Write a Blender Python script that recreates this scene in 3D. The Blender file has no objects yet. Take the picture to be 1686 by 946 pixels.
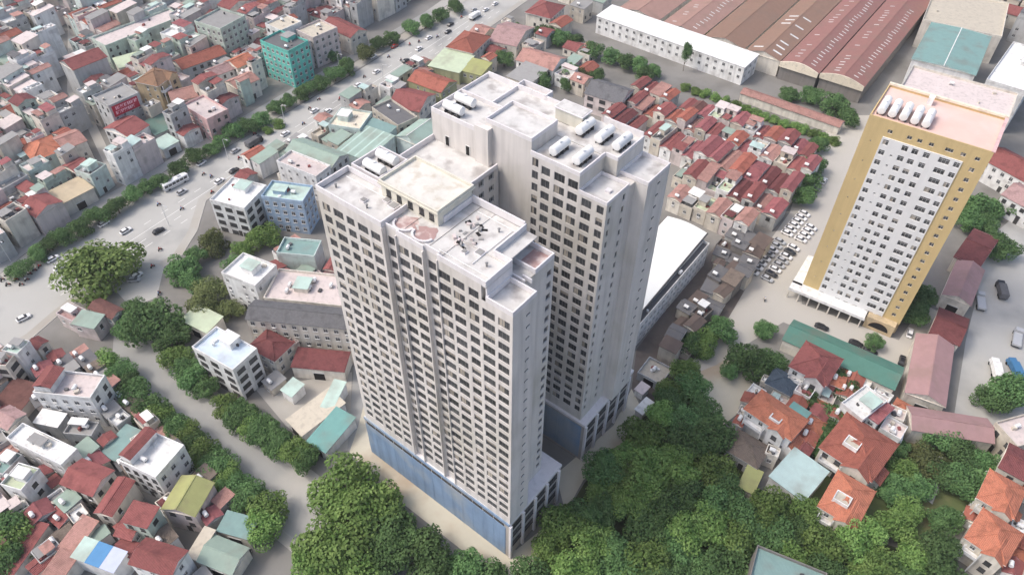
import bpy, bmesh, math, random
from mathutils import Matrix, Vector
R_ = math.radians
scene = bpy.context.scene
col = scene.collection

# ---------------------------------------------------------------- camera
cam_d = bpy.data.cameras.new('camera')
cam_d.sensor_fit = 'HORIZONTAL'; cam_d.sensor_width = 36.0
cam_d.lens = 36.0 * 1233.0 / 1686.0
cam_d.clip_start = 1.0; cam_d.clip_end = 9000.0
cam = bpy.data.objects.new('camera', cam_d); col.objects.link(cam)
cam.matrix_world = Matrix.Translation((0, 0, 175)) @ Matrix.Rotation(R_(90 - 44.8), 4, 'X') @ Matrix.Rotation(R_(0.7), 4, 'Z')
scene.camera = cam

# ---------------------------------------------------------------- sky, sun, exposure
SUN_EL, SHADOW = 54.0, Vector((0.99, 0.08))        # shadows fall towards SHADOW
w = bpy.data.worlds.new('World'); scene.world = w; w.use_nodes = True
nt = w.node_tree; nt.nodes.clear()
sky = nt.nodes.new('ShaderNodeTexSky'); sky.sky_type = 'NISHITA'; sky.sun_disc = False
sky.sun_elevation = R_(SUN_EL); sky.sun_rotation = math.atan2(-SHADOW.x, -SHADOW.y)
sky.altitude = 50; sky.air_density = 1.0; sky.dust_density = 5.5; sky.ozone_density = 1.5
bg = nt.nodes.new('ShaderNodeBackground'); bg.inputs['Strength'].default_value = 0.15
out = nt.nodes.new('ShaderNodeOutputWorld')
nt.links.new(sky.outputs[0], bg.inputs[0]); nt.links.new(bg.outputs[0], out.inputs[0])
sd = bpy.data.lights.new('sun', 'SUN'); sd.energy = 0.8; sd.angle = R_(12.0); sd.color = (1.0, 0.975, 0.94)
so = bpy.data.objects.new('sun', sd); col.objects.link(so)
dirv = Vector((SHADOW.x, SHADOW.y, 0)).normalized() * math.cos(R_(SUN_EL)); dirv.z = -math.sin(R_(SUN_EL))
so.rotation_euler = dirv.to_track_quat('-Z', 'Y').to_euler(); so.location = (-200, 100, 300)
vs = scene.view_settings
vs.view_transform = 'Standard'; vs.look = 'None'; vs.gamma = 1.0; vs.use_curve_mapping = False; vs.exposure = 0.6
scene.cycles.use_denoising = True
scene.cycles.max_bounces = 5; scene.cycles.diffuse_bounces = 3; scene.cycles.transparent_max_bounces = 6

# ---------------------------------------------------------------- survey tables (metres)
HOUSES=[
('apartment_block','apartment block',-177.85,335.88,51.4,40.29,12,12,'flat','palegreen','pinkwhite','long pale green block with cluttered pinkish rooftop in the old quarter',{},''),
('town_house','house',-186.93,298.15,51.4,15.22,11,15,'gable','grey','red','tall house with blank grey end wall and dark red gable roof',{'win':0},''),
('town_house','house',-102.37,311.67,-33.8,17.46,12,18,'flat','turq','darkgrey','bright turquoise house with rows of dark windows beside the boulevard',{'win':2},''),
('town_house','house',-107.38,331.32,-38.4,11.36,12,17,'flat','white','beige','tall white tower house rising right behind the turquoise house',{},''),
('town_house','house',-92.02,329.81,-40.7,12.48,14,15,'flat','pinkgrey','beige','pinkish balcony house with cream rooftop beside the turquoise house',{'win':2},''),
('town_house','house',-82.41,343.45,-40,20.87,10,9,'gable','cream','red','long cream house with faded red gable roof facing the boulevard trees',{},''),
('town_house','house',-191.98,271.72,54.9,9.29,12,11,'flat','white','beige','white two-window house with striped tan rooftop terrace above salmon roofs',{},''),
('town_house','house',-205.21,270.41,61.6,11.24,10,8,'gable','cream','terracotta','low house with mottled terracotta roof left of the white two-window house',{},''),
('town_house','house',-180.98,240.13,43.3,10.68,13,9,'hip','mint','orange','mint-walled villa with large orange hip roof at the left edge',{},''),
('town_house','house',-173.15,246.01,46.4,8.7,11,9,'gable','cream','salmon','cream house with salmon roof attached to the orange-roofed mint villa',{},''),
('town_house','house',-164.02,230.66,57.9,6.42,8,8,'gable','cream','red','small house with bright red roof below the salmon roofed house',{},''),
('town_house','house',-156.83,226.8,65.9,7.51,8,10,'flat','mint','grey','small mint-blue flat house at the mouth of the narrow lane',{},''),
('market_shed','shed',-161.54,217.31,52.7,12.5,9,6,'shed','cream','tan','wide open shed with smooth tan roof beside the boulevard trees',{'win':0},''),
('town_house','house',-161.05,268.1,51.4,13.24,12,16,'flat','grey','grey','grey house carrying the red banner on its wall',{'banner':1},''),
('town_house','house',-154.37,255.33,-26.7,13.6,10,9,'gabley','white','red','white house with red gable roof just below the red banner',{},''),
('roadside_shed','shed',-143.99,263.1,49.2,11.96,11,5.5,'shed','grey','green','low shed with dark green sheet roof near the boulevard',{'win':0},''),
('roadside_shed','shed',-138.92,251.4,54.6,7.37,7,4.5,'shed','white','mint','small mint sheet roof below the dark green shed',{'win':0},''),
('town_house','house',-140.01,280.92,29.1,10.37,10,9,'gable','cream','salmon','cream house with pale salmon roof above the green sheds',{},''),
('villa','villa',-151.49,285.64,70.6,11.82,11.16,14,'hip','tan','brown','ornate tan villa with brown hip roof amid grey roofs',{},''),
('market_shed','shed',-173.93,315.72,36.1,16.76,9,6,'shed','cream','palegreenroof','wide pale green shed roof below the long green block',{'win':0},''),
('town_house','house',-143.58,314.15,44.3,21.34,10,8,'gable','grey','terracotta','long low grey building with terracotta gable ridge roof',{},''),
('apartment_block','apartment block',-136.84,332.72,61.4,15.86,16,18,'flat','palegreen','grey','big grey-green block with small square windows near the top edge',{'win':2},''),
('town_house','house',-132.15,305.22,46.1,9.95,8,7,'gable','white','pink','small white house with pink sheet roof',{},''),
('town_house','house',-124.3,311.54,52.5,9.83,9,8,'gable','cream','orange','cream house with orange tiled roof left of the turquoise house',{},''),
('town_house','house',-118.85,294.22,49,11.12,9,8,'gable','cream','salmon','house with salmon roof directly below the orange tiled one',{},''),
('town_house','house',-126.13,267.51,-39.1,16.89,10,11,'flat','pink','pinkwhite','pink house with round rooftop tank close to the boulevard',{},''),
('corner_house','house',-95.75,207.59,-18.6,13.79,13.62,14,'flat','white','white','white house with black window bands on the boulevard corner',{'win':3},''),
('town_house','house',-78.51,207.51,-10.5,15.03,9.05,15,'flat','blue','mint','tall light blue house with dark window columns near the tower',{'win':2,'pent':1},''),
('town_house','house',-77.73,228.14,-29.8,18.98,7.94,12,'flat','white','pinkwhite','white house with terracotta rooftop strip behind the blue house',{},''),
('town_house','house',-74.96,237.74,-28.7,21.98,10.08,10,'gable','grey','greengrey','long house with grey-green roof next to the tower rear',{},''),
('town_house','house',-66.15,262.15,-13.8,13.49,13.03,10,'flat','mint','cream','pale mint house with rounded front windows on the boulevard',{'win':2},''),
('workshop_shed','shed',-57.77,247.07,-30.4,14.01,18.04,8,'shed','mint','mintstripe','broad striped mint sheet roof behind the left tower end',{'win':0},''),
('workshop_shed','shed',-37.72,255.27,-33.8,11.77,14.72,8,'gabley','mint','mintstripe','mint gabled workshop with white ridges touching the far tower',{'win':0},''),
('workshop_shed','shed',-53.63,258.36,-30.9,11.9,5.42,8.5,'shed','mint','tealgrey','narrow teal-grey roof linking the mint workshops',{'win':0},''),
('town_house','house',-49.2,268.76,-47.3,18.26,9.82,9,'flat','beige','darkgrey','beige house with small dark windows among the mint roofs',{'win':2},''),
('town_house','house',-43.58,283.55,-22.1,14.45,15.36,6,'gable','cream','red','low house with broken red tile roof beyond the mint workshops',{},''),
('town_house','house',-36.17,297.49,-33.2,18.15,11.21,7,'gable','olive','terracotta','olive walled house with rusty red ridge roof beside the boulevard',{},''),
('town_house','house',-28.99,316.97,-23.4,15.77,15.96,6,'shed','olive','palegreenroof','pale green sheet roofed house on the boulevard edge',{},''),
('town_house','house',-17.16,311.68,-24.9,9.85,11.07,6,'shed','olive','olive','small olive roofed house beside the pale green one',{},''),
('town_house','house',-21.89,332.39,-24.6,13.37,17.85,8,'hip','cream','terracotta','house with stacked terracotta hip roofs facing the boulevard',{'pent':0},''),
('town_house','house',-1.64,345.07,-23.8,14.35,21.38,6,'gable','cream','pink','house with pale pink sheet roof near the upper boulevard',{},''),
('town_house','house',15.15,368.34,-28.2,13.65,16.09,8,'hip','cream','red','red hip roofed house near the top of the boulevard',{},''),
('town_house','house',12.24,318.42,-30.4,19.06,13.22,7,'gable','white','salmon','wide salmon roof with white gable edge behind the far tower',{},''),
('town_house','house',5.74,305.74,-35.7,12.26,14.73,6.5,'shed','beige','grey','grey sheet roof house just behind the far tower',{},''),
('school_building','school',40.73,286.97,-30.3,16.77,13.52,9,'gable','pinkgrey','slate','long slate-grey gabled school building with dark arched windows',{'win':3},''),
('long_building','hotel',-62.2,151.83,-6.5,31.81,7.69,12,'gable','cream','slate','long cream building with dark grey roof beside the main tower',{'win':2},''),
('apartment_block','apartment block',-62.53,164.45,-7.2,25.23,12.94,11,'flat','cream','pinkwhite','long flat rooftop crowded with water tanks behind the grey-roofed building',{'tanks':6},''),
('town_house','house',-82.11,169.11,-25.3,13.07,10.22,14,'flat','white','white','white house with open rooftop frame beside street trees',{'pent':1,'win':1},''),
('town_house','house',-70.83,185.33,-6.9,12.78,7.75,9,'flat','mint','tealgrey','pale house with dark teal rooftop below the blue house',{'win':0},''),
('roof_annex','annex',-57.95,183.91,-14.5,4.31,13.61,6,'gabley','pink','red','red roofed annex squeezed against the left tower edge',{'win':0},''),
('office_block','office',-80.71,136.89,-30.6,15.87,9.04,14,'flat','white','bluewhite','bluish white office block with louvred balconies by the side road',{'win':3},''),
('back_shed','shed',-95.25,155.84,-28.6,10.65,6.82,5,'shed','cream','palegreenroof','low pale green roof behind the office block',{'win':0},''),
('pavilion','pavilion',-70.43,143.24,-29.7,9.9,7.55,8,'hip','cream','darkred','octagonal looking house with dark red tiled hip roof',{'win':2},''),
('canopy_shed','shed',-55.67,140.11,-5.8,15.5,6.7,5,'shed','cream','darkred','long dark red canopy roof below the cream building',{'win':0},''),
('yard_shed','shed',-53.81,122.4,-44.1,7.27,14.28,4,'shed','white','beige','pale beige sheet roof beside the teal one',{'win':0},''),
('yard_shed','shed',-48.54,116.5,-30.6,6.52,12.19,4,'shed','white','teal','teal sheet roof next to the lane by the main tower',{'win':0},''),
('yard_shed','shed',-49.81,127.83,-15.4,3.29,8.95,4.6,'shed','white','mint','pale mint roof piece above the teal sheet roof',{'win':0},''),
('yard_shed','shed',-62.17,130.74,-33.8,4.13,4.69,4,'shed','white','mint','tiny mint lean-to with dark edges by the yard',{'win':0},''),
('town_house','house',-119.34,124.32,-6.3,16.08,7.89,13,'flat','white','pinkwhite','white corner house with red roof strip above the side road trees',{'win':2,'strip':'red'},''),
('town_house','house',-89.67,103.06,-23.2,11.73,10.03,13,'flat','white','white','white house with small red roof on its bright terrace',{'win':2,'strip':'red'},''),
('town_house','house',-78.74,93.59,-12.2,8.53,8.96,9,'gabley','pinkgrey','olive','olive-green sheet roofed house by the side road',{},''),
('town_house','house',-87.43,87.32,-14,6.63,5.13,11,'shed','palegreen','red','narrow tall house with steep red roof beside the olive one',{},''),
('town_house','house',-105.69,98.65,-19.4,9.71,7.35,8.5,'gable','cream','red','red ridge roofed house in front of a narrow alley',{},''),
('town_house','house',-97.13,93.72,-11.8,4.41,9.59,8,'gabley','cream','red','second red gabled house standing across the narrow alley',{},''),
('town_house','house',-91.2,85.28,-15.8,4.51,3.44,7,'gable','pinkgrey','red','small red roofed house below the steep red one',{},''),
('town_house','house',-90.39,81.45,-13.9,4.7,3.37,6,'gable','pinkgrey','red','tiny red roof tucked between two larger red roofs',{},''),
('town_house','house',-80.13,77.44,-16,10.79,6.21,10,'gable','white','red','broad red gabled house at the bottom edge',{},''),
('town_house','house',-95.41,79.2,-18,11.73,4.72,7,'shed','white','stripe','house with mint, blue and lilac sheet roof panels',{'win':0},''),
('yard_shed','shed',-103.56,84.78,-20.5,4.57,8.85,5,'shed','cream','salmon','long pinkish red shed beside the paved yard',{'win':0},''),
('yard_shed','shed',-104.54,77.01,-17.5,5.07,6.83,5,'shed','cream','salmon','lower end of the pinkish red shed row',{'win':0},''),
('yard_shed','shed',-115.42,81.51,-14.3,3.33,13.46,4,'shed','cream','red','long narrow red roof at the lower left edge',{'win':0},''),
('town_house','house',-120.5,107.37,-23.7,19.09,5.09,10,'flat','white','white','white long house with green glass rooftop hatch',{'win':1},''),
('town_house','house',-121.5,97.8,-15.2,6.04,6.3,10,'flat','white','palegreenroof','pale grey-white house near the lower left corner',{},''),
('town_house','house',-128.69,103.16,-20.4,4.82,6.15,8,'flat','grey','tealgrey','house with dull teal rooftop at the left edge',{},''),
('town_house','house',-133.56,115.91,-25.5,6.04,5.44,9,'gable','cream','pink','pinkish red roofed house on the left edge',{},''),
('yard_shed','shed',-138.59,127.14,-15.3,8.88,8.32,4,'shed','cream','brownred','low brown-red shed roof below the balcony house',{'win':0},''),
('town_house','house',-141.05,138.35,-14,5.22,5.03,12,'flat','white','mint','white house with mint rooftop on the left edge',{},''),
('town_house','house',-142.97,134.21,-6.8,4.22,4.46,11,'flat','cream','pink','cream balcony house with pink rooftop on the left edge',{'win':3},''),
('town_house','house',-138.55,142.93,-26.2,4.08,3.39,8,'gable','cream','darkred','small dark red roof above the boulevard junction',{},''),
('corner_shop','shop',-135.8,157.38,-27.2,6.99,5.29,6,'flat','pinkgrey','pink','low pink roofed corner shop at the junction',{},''),
('corner_shop','shop',-129.14,154.05,-14.1,7.62,5.25,6,'shed','pinkgrey','greengrey','low grey-green roofed shop at the junction',{},''),
('corner_shop','shop',-125.63,158.81,-26.7,9.94,4.34,6,'gable','cream','brownred','brown-red roofed shop under the junction trees',{},''),
('yard_shed','shed',-67.49,80.6,-19.7,9.24,6.63,5,'gable','cream','greengrey','grey-green gabled shed near the bottom edge',{'win':0},''),
('yard_shed','shed',-73.44,83.21,-18.6,2.7,7.3,5,'shed','cream','beige','pale narrow roof strip beside the grey-green shed',{'win':0},''),
('yard_shed','shed',-66.02,88.05,-14.8,8.16,4.96,5,'shed','cream','tealgrey','dull green roof beside the roadside tree row',{'win':0},''),
('yard_shed','shed',-103.67,111.64,-23.1,5,9.38,4,'shed','cream','tealgrey','low grey-green roof between the two white houses',{'win':0},''),
('town_house','house',-124.52,117.83,-12,7.02,3.99,6,'shed','grey','white','pale lean-to roof behind the white long house',{},''),
('town_house','house',-115.02,115.02,-4.9,7.74,4.21,6,'flat','grey','grey','grey house in shade below the white corner house',{},''),
('row_building','row building',50.48,169.65,53.5,48.05,2.3,10,'flat','white','darkgrey','long white row building with three rows of windows',{'win':4,'keep':1,'pent':0},''),
('long_shed','shed',98.5,145.22,-34.3,32.63,9.62,5,'gable','cream','tealgreen','long teal-green roofed shed below the yellow block',{'win':0},''),
('yard_warehouse','warehouse',121.93,138.95,-27.3,10.23,24.88,6,'gabley','cream','dustypink','large dusty pink shed in the truck yard',{'win':0},''),
('yard_warehouse','warehouse',133.84,155.29,-34.6,8.34,13.01,6.5,'gable','cream','darkred','dark red roofed shed above the dusty pink one',{'win':0},''),
('yard_warehouse','warehouse',146.89,175.24,-35.1,8.22,19.71,6,'gabley','cream','dustypink','pink narrow shed beside the yellow block',{'win':0},''),
('yard_warehouse','warehouse',157.99,191.7,-41.8,7.88,19.6,6.5,'gable','cream','darkred','dark red shed under the trees beside the yellow block',{'win':0},''),
('yard_warehouse','warehouse',119.71,119.56,-11.1,20.47,7.76,6,'gable','cream','dustypink','long dusty pink shed closing the truck yard',{'win':0},''),
('villa','villa',71.28,119.18,-44.5,13.59,8.37,10,'hip','white','orange','white villa with orange hip roofs and teal roof annex',{'win':1,'teal':1},''),
('town_house','house',74.24,103.3,-46,9.66,11.42,6,'shed','white','paleaqua','house with wide pale aqua sheet roof',{'win':0},''),
('villa','villa',87.62,138.14,-38,10.42,11.62,9,'hip','white','red','white balcony villa with red hip roof under the green shed',{'win':2},''),
('villa_annex','annex',78.19,134.38,-37.4,6.97,6.6,5,'hip','grey','slateblue','low villa annex with dark slate-blue hip roof',{'win':0},''),
('villa','villa',96.44,123.74,-54.1,6.82,10.64,10,'flat','white','white','white cubic villa with black round window',{'win':1},''),
('villa','villa',100.34,121.31,-49.4,3.2,7.88,9,'gable','white','rose','rose-red gabled house beside the white cubic villa',{},''),
('villa','villa',91.23,110.62,-43.9,13.67,14.83,8.5,'hip','cream','terracotta','largest terracotta hip roofed villa with white skylight box',{'sky':1},''),
('villa','villa',83.34,95.22,-38.6,8.82,12.25,8.5,'hip','cream','orange','orange hip roofed villa above the grove edge',{'sky':1},''),
('villa','villa',122.17,96.96,-40.5,7.9,9.93,9,'hip','cream','orange','orange roofed villa at the right edge',{'win':1},''),
('villa','villa',115.2,85.67,-45.4,8.68,10.37,9,'hip','cream','orange','lower orange roofed villa near the bottom right corner',{},''),
('villa','villa',130.42,105.92,-40.4,6.36,9.28,9,'gable','cream','darkred','dark red roofed house at the right edge',{},''),
('town_house','house',136.89,116.16,-73.2,7.93,11.36,9,'flat','beige','pinkwhite','beige unfinished house with open dark windows at the right edge',{'win':2},''),
('town_house','house',63.21,111.72,-38.4,8.75,7.47,5,'hip','grey','greybrown','low grey-brown hip roofed house at the grove edge',{},''),
('garden_shed','shed',62.16,102.79,-31.7,3.87,6.8,4,'shed','cream','olive','small khaki roof hidden at the grove edge',{'win':0},''),
('service_building','building',61.51,72.44,-24.7,15.28,9.89,14,'flat','greydark','tealgrey','grey rooftop with dark rim at the bottom edge among the trees',{'win':0,'pent':0,'tanks':0},''),
('town_house','house',191.01,236.67,-57,17.23,14,9,'gable','white','red','white house with red roof at the right of the yellow block',{'win':2},''),
('town_house','house',187.31,217.39,-54.4,13.56,12,8,'gable','white','pink','white house with pinkish roof at the right edge',{'win':1},''),
('low_row','row building',119.32,284.66,-36.6,44.17,5.66,4,'gable','cream','salmon','very long low salmon roofed row beside the factory hedge',{'win':0},''),
('site_hut','site hut',37.7,126.44,-44,2.45,4.98,3,'shed','white','white','white site hut among rubble right of the rear podium',{'win':0},''),
('site_hut','site hut',37.81,132.81,-41.9,2.55,3.22,3,'shed','white','pinkwhite','small pale site hut behind the rubble hut',{'win':0},''),
('yard_shed','shed',42.25,139.1,-35.3,7.56,7.29,3.5,'flat','grey','beige','flat beige shed roof below the white row building',{'win':0},''),
('factory_office','factory office',76.19,339.49,-38.6,80.24,13.72,9,'shed','white','white','long white factory office block with two window rows',{'win':5},''),
('rear_annex','annex',173.98,263.58,-33,39.26,24.92,24,'flat','cream','pinkwhite','pale pink terrace block behind the yellow block',{'win':0},''),
('sports_hall','hall',194.29,312.6,-32.3,25.46,42.12,18,'gabley','white','tealroof','hall with flat teal roof and white ridge line',{'win':0},''),
('cream_hall','hall',221.92,358.78,-28.9,34.73,42.06,14,'flat','cream','beige','cream flat roof beyond the teal hall',{'win':0},''),
('white_block','building',214.05,293.45,-38.5,15.07,42.7,20,'flat','white','white','white angular rooftop at the right edge beyond the teal hall',{'win':0},''),
('factory_shed','factory',176.94,344.68,-36,18.91,110,8,'gabley','cream','factoryred','rightmost red factory shed with many small skylights',{'sk':1,'win':0,'front':1},''),
('factory_shed','factory',163.76,359.33,-36,17.2,120,8,'gabley','cream','factoryred','red factory shed with white skylight row left of the ridge wall',{'sk':1,'win':0,'front':1},''),
('factory_shed','factory',152.97,374.82,-36,16.4,130,8,'gabley','cream','factorybrown','brown factory shed with scattered pale panels',{'sk':2,'win':0},''),
('factory_shed','factory',140.27,391.24,-36,20.31,140,8,'gabley','cream','factorybrown','brown factory shed behind the white office block',{'sk':0,'win':0},''),
('factory_shed','factory',124.32,407.22,-36,21.47,150,8,'gabley','cream','factorypink','pinkish factory shed with faint skylights',{'sk':1,'win':0},''),
('factory_shed','factory',105.47,423.95,-36,22.66,150,8,'gabley','cream','factorypink','leftmost pinkish factory shed behind the white block',{'sk':0,'win':0},''),
]
FILL=[
(-176.5,188.9,-37.6,9.7,8.9,10.1,0,2,2,5,-1,0),
(-182.2,192.6,-28.5,3.9,9.4,11.5,4,0,8,5,-1,0),
(-171.5,197.6,-28.3,6.7,7.9,12.2,0,1,4,5,-1,0),
(-177.2,201.2,-30.4,6.8,8.6,9.1,2,2,9,5,-1,0),
(-181.5,204.6,-29.7,3.8,8.6,14.3,0,3,4,5,-1,0),
(-184.9,206.9,-36.5,4.1,8.6,7.3,0,3,3,5,-1,0),
(-188.6,208.8,-37.4,3.8,8.1,7.8,0,0,1,5,-1,0),
(-192.3,211.7,-32.9,5.2,8.4,10.9,0,3,0,5,-1,0),
(-165.8,205.7,-31.2,9.2,10.1,8.8,1,3,5,5,-1,0),
(-171.4,210.6,-33.3,4.3,9.9,8.8,0,3,2,5,-1,0),
(-176.9,213.1,-32.2,6.7,10.4,7.3,0,1,0,5,-1,0),
(-181.2,216.8,-29,4,10.9,10.6,0,2,0,5,-1,0),
(-184.8,218.5,-34.8,3.6,10.8,14,0,1,0,5,-1,0),
(-188.8,221.4,-35.1,6,10.2,9.5,4,1,8,4,-1,0),
(-194.4,224.8,-37,6.8,10.6,13.9,1,5,5,4,-1,0),
(-200.1,228.5,-28.4,6.6,10.4,14.4,4,3,8,4,-1,0),
(-205.2,231.8,-31.6,5.4,10,8.7,0,3,1,4,-1,0),
(-169.6,223.6,-30.5,4.6,10,8.3,0,5,2,5,-1,0),
(-178.3,228.7,-35.7,6.4,8.1,10,0,7,2,4,-1,0),
(-188.2,234.9,-36.1,3.2,7,6.6,0,2,0,4,0,0),
(-191.8,238.3,-33.3,3.8,7.8,13.8,4,1,0,4,-1,0),
(-196.3,240.1,-28.7,3.7,9.6,9.5,0,3,0,4,-1,0),
(-200.2,243,-34.5,5.5,10.5,6.4,2,2,6,4,-1,0),
(-204.2,245.7,-29.8,3.7,9.5,9.9,1,2,7,4,-1,0),
(-210,249.2,-30,9.5,9.5,12.3,0,5,4,4,-1,0),
(-216.3,253.4,-33.8,5.3,10.1,6.5,1,1,7,4,-1,0),
(-168.5,234.4,-34.5,4.4,5.6,12.1,4,4,0,5,-1,0),
(-186.9,246.9,-30.6,4.4,5.4,10.3,0,0,2,4,-1,0),
(-191.4,250,-35.4,4.4,7.6,6.5,2,5,9,4,-1,0),
(-196.1,252.9,-29.2,6.1,7.8,6.1,0,2,0,4,1,0),
(-201.4,256.6,-32,6.3,7.6,9.6,4,3,2,4,-1,0),
(-206.7,260.1,-34.9,6.3,8.6,8,0,4,2,4,-1,0),
(-212.7,263,-36.6,6.5,7.5,6.3,0,2,1,4,-1,0),
(-217.5,267.3,-34.4,5.8,8.3,13.8,0,7,2,4,-1,0),
(-225.2,271.3,-29.9,11.3,7.7,12,1,3,5,9,-1,0),
(-147.6,233.1,-29.7,5.3,7.9,14.6,0,0,3,5,-1,0),
(-179.2,253,-29.9,6.7,4.7,7.4,2,3,9,4,-1,0),
(-186.7,258.3,-35.7,6.8,7.7,12.7,0,1,0,4,-1,0),
(-192,261.8,-34.8,5.8,7.9,10.6,0,5,2,4,-1,0),
(-197.6,264.7,-34.8,6.5,7.3,15,1,5,7,4,-1,0),
(-213.2,275.4,-33.1,8.2,5.7,8,0,7,2,9,-1,0),
(-221.2,279.6,-33.3,6.3,7,11.3,4,3,2,9,-1,0),
(-226.6,283.3,-36.4,6.5,7.2,9,4,5,2,9,-1,0),
(-231,287,-34.4,4.5,7.4,12.1,0,4,0,9,-1,0),
(-143.4,241.2,-31.2,6.3,9.9,11.7,0,3,2,29,-1,0),
(-149.5,245.1,-29.1,5.5,7.1,6.4,0,4,4,29,-1,0),
(-180.8,265.5,-32.3,3.7,10.4,11.6,0,2,3,2,-1,0),
(-185.3,268.2,-36.7,3.9,5.7,14,2,2,6,2,-1,0),
(-201.1,278.6,-35.6,2.8,7.4,12.8,0,0,0,7,-1,0),
(-205.7,281.5,-35.4,5.6,8.1,10.9,4,0,2,7,1,0),
(-210.3,284.2,-33.6,3.9,9.4,12.2,4,1,2,7,-1,0),
(-213.9,287,-28.9,4.8,10,14.5,4,7,0,9,-1,0),
(-218.7,290.3,-34.3,6.5,9.6,13.1,4,0,0,9,-1,0),
(-224.6,293.3,-35.7,6.6,9.4,7.1,1,2,7,9,0,0),
(-229.3,296.8,-36.5,4.7,9.7,10,0,2,2,9,-1,0),
(-232.7,299.6,-33.4,3.7,9.9,10.6,0,3,4,9,-1,0),
(-236,301.5,-35.4,3.8,10.5,7.9,1,1,7,9,-1,0),
(-240.5,304.6,-37.4,6.8,10.9,12.9,1,2,5,9,-1,0),
(-171.5,272.8,-35.8,5.1,8.7,10.9,4,4,8,2,-1,0),
(-175.8,275.7,-35.3,4.9,8,14.3,0,2,3,2,-1,0),
(-206.4,295.4,-32.7,4,8.8,11.7,2,0,6,7,-1,0),
(-210.7,298.2,-36.6,6.1,8.5,11.5,0,0,2,7,-1,0),
(-215.7,301.9,-28.3,6.2,9.2,14.5,0,0,0,9,-1,0),
(-220,304.6,-28,3.8,8.5,10.9,2,1,9,9,-1,0),
(-225.5,307.9,-35.7,8.6,8.8,9.9,4,5,8,9,-1,0),
(-231.1,312.2,-31.8,5.4,9,15.5,2,7,6,9,-1,0),
(-236.3,314.4,-32.9,5.3,8.1,7,1,7,5,9,-1,0),
(-240.2,317.9,-29.8,4.7,8.5,8,0,1,3,9,-1,0),
(-244.3,320,-37.6,4.2,8.7,9.9,0,2,0,9,-1,0),
(-248.6,323.1,-37.7,5.9,9.1,7.7,0,5,0,9,-1,0),
(-131.3,257.6,-35,4.6,7.7,6.6,1,0,5,29,-1,0),
(-135.1,260.3,-30.3,4.3,8.5,14.4,0,2,4,29,-1,0),
(-148.8,269.3,-30.6,4.2,6,11.2,0,4,0,29,-1,0),
(-163.8,279.2,-31.1,4,7.8,9.7,0,2,2,2,-1,0),
(-167.8,281.9,-31.1,5.3,8.8,14,4,3,0,2,-1,0),
(-171.9,284.2,-30.4,3.8,8.1,6.4,0,2,0,2,-1,0),
(-175.8,286.9,-34.4,5.3,8.4,9.9,0,5,3,2,-1,0),
(-180,289.8,-32.8,4.6,8.5,10.2,1,7,7,2,-1,0),
(-210.6,309.2,-36.1,4.4,7.6,12.1,0,0,0,7,-1,0),
(-215.1,312.3,-34.8,6.1,8.5,9.5,1,2,7,9,1,0),
(-220.8,316.2,-28.9,7.4,8.3,15,4,1,2,9,-1,0),
(-226.4,319.5,-36.4,5.2,8,10.2,4,0,8,9,-1,0),
(-231.5,322.7,-31.9,6.7,8.2,13.9,2,2,9,9,-1,0),
(-236.2,325.9,-31.3,4.5,8.2,13.8,0,1,0,9,-1,0),
(-240.1,328.4,-34.8,4.5,8.3,10.4,0,1,4,9,-1,0),
(-244.9,331.5,-35,6.7,8.6,11.4,1,3,7,9,-1,0),
(-250.1,335.3,-35.8,5.7,8.7,13,0,2,2,9,-1,0),
(-255.1,338.3,-34,5.7,8.3,7.1,0,2,0,30,-1,0),
(-261.4,342.4,-35.5,9.1,8.7,10.6,4,2,0,10,-1,0),
(-158.8,288.4,-30.3,4.6,5,10.1,0,3,2,2,-1,0),
(-164.6,292.8,-35.6,4.6,11.2,6.2,0,1,1,2,-1,0),
(-169.1,295,-37.4,5,10.1,7.2,0,0,1,2,-1,0),
(-172.6,297.9,-31.6,3.8,10.6,6.1,2,0,6,2,-1,0),
(-176,300.2,-34.6,4.3,10.9,6.5,2,0,9,2,-1,0),
(-190.9,309.3,-33.2,4.1,10.6,6.3,1,5,5,7,-1,0),
(-195.4,312.1,-36.7,6.1,10.4,6.1,4,0,2,7,0,0),
(-200.2,315.8,-37.1,5.7,10.3,6.3,0,0,4,7,-1,0),
(-217.6,327,-33.9,3.8,10.3,14.7,0,0,2,30,-1,0),
(-221.4,328.9,-31.6,4.4,10.4,8.8,4,2,2,30,-1,0),
(-225.8,332.5,-36.6,6.7,10.5,8.9,0,1,2,30,-1,0),
(-230.7,334.8,-35.9,3.6,10.1,6.5,0,7,3,30,0,0),
(-239.5,341.1,-36.5,7.7,9.8,13,0,2,3,30,0,0),
(-244.9,344.6,-34.6,5.1,10.4,14.5,0,2,2,30,-1,0),
(-250,347.4,-37,6.1,9.7,6.2,2,0,6,30,-1,0),
(-255.3,350.9,-31.1,6.4,10.5,7.4,0,3,3,10,-1,0),
(-259.8,354.5,-29.2,4.7,11.2,12.9,0,7,0,10,-1,0),
(-264.1,356.1,-32.4,4.2,9.8,9.4,0,1,0,10,-1,0),
(-121.8,278,-32.8,5.1,10.2,8.3,1,3,7,29,-1,0),
(-126.3,280.3,-36.2,4.7,9,12.8,0,1,0,29,-1,0),
(-129.9,283.4,-36.7,4.4,9.7,15.1,1,4,5,29,-1,0),
(-134.4,286.4,-28.3,3,5.1,10.1,0,1,0,29,-1,0),
(-148.7,296.1,-28.1,8.9,8.4,7.7,0,3,2,6,-1,0),
(-155.6,299.9,-32.6,4.9,10.2,14.8,1,3,5,6,-1,0),
(-159.8,302.4,-37.8,4.7,9.7,10.7,0,4,3,6,-1,0),
(-164,305.1,-30.5,5.1,9.3,14,0,1,4,6,-1,0),
(-169,308.3,-28.1,6.2,9.2,8.6,0,0,0,6,-1,0),
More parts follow.
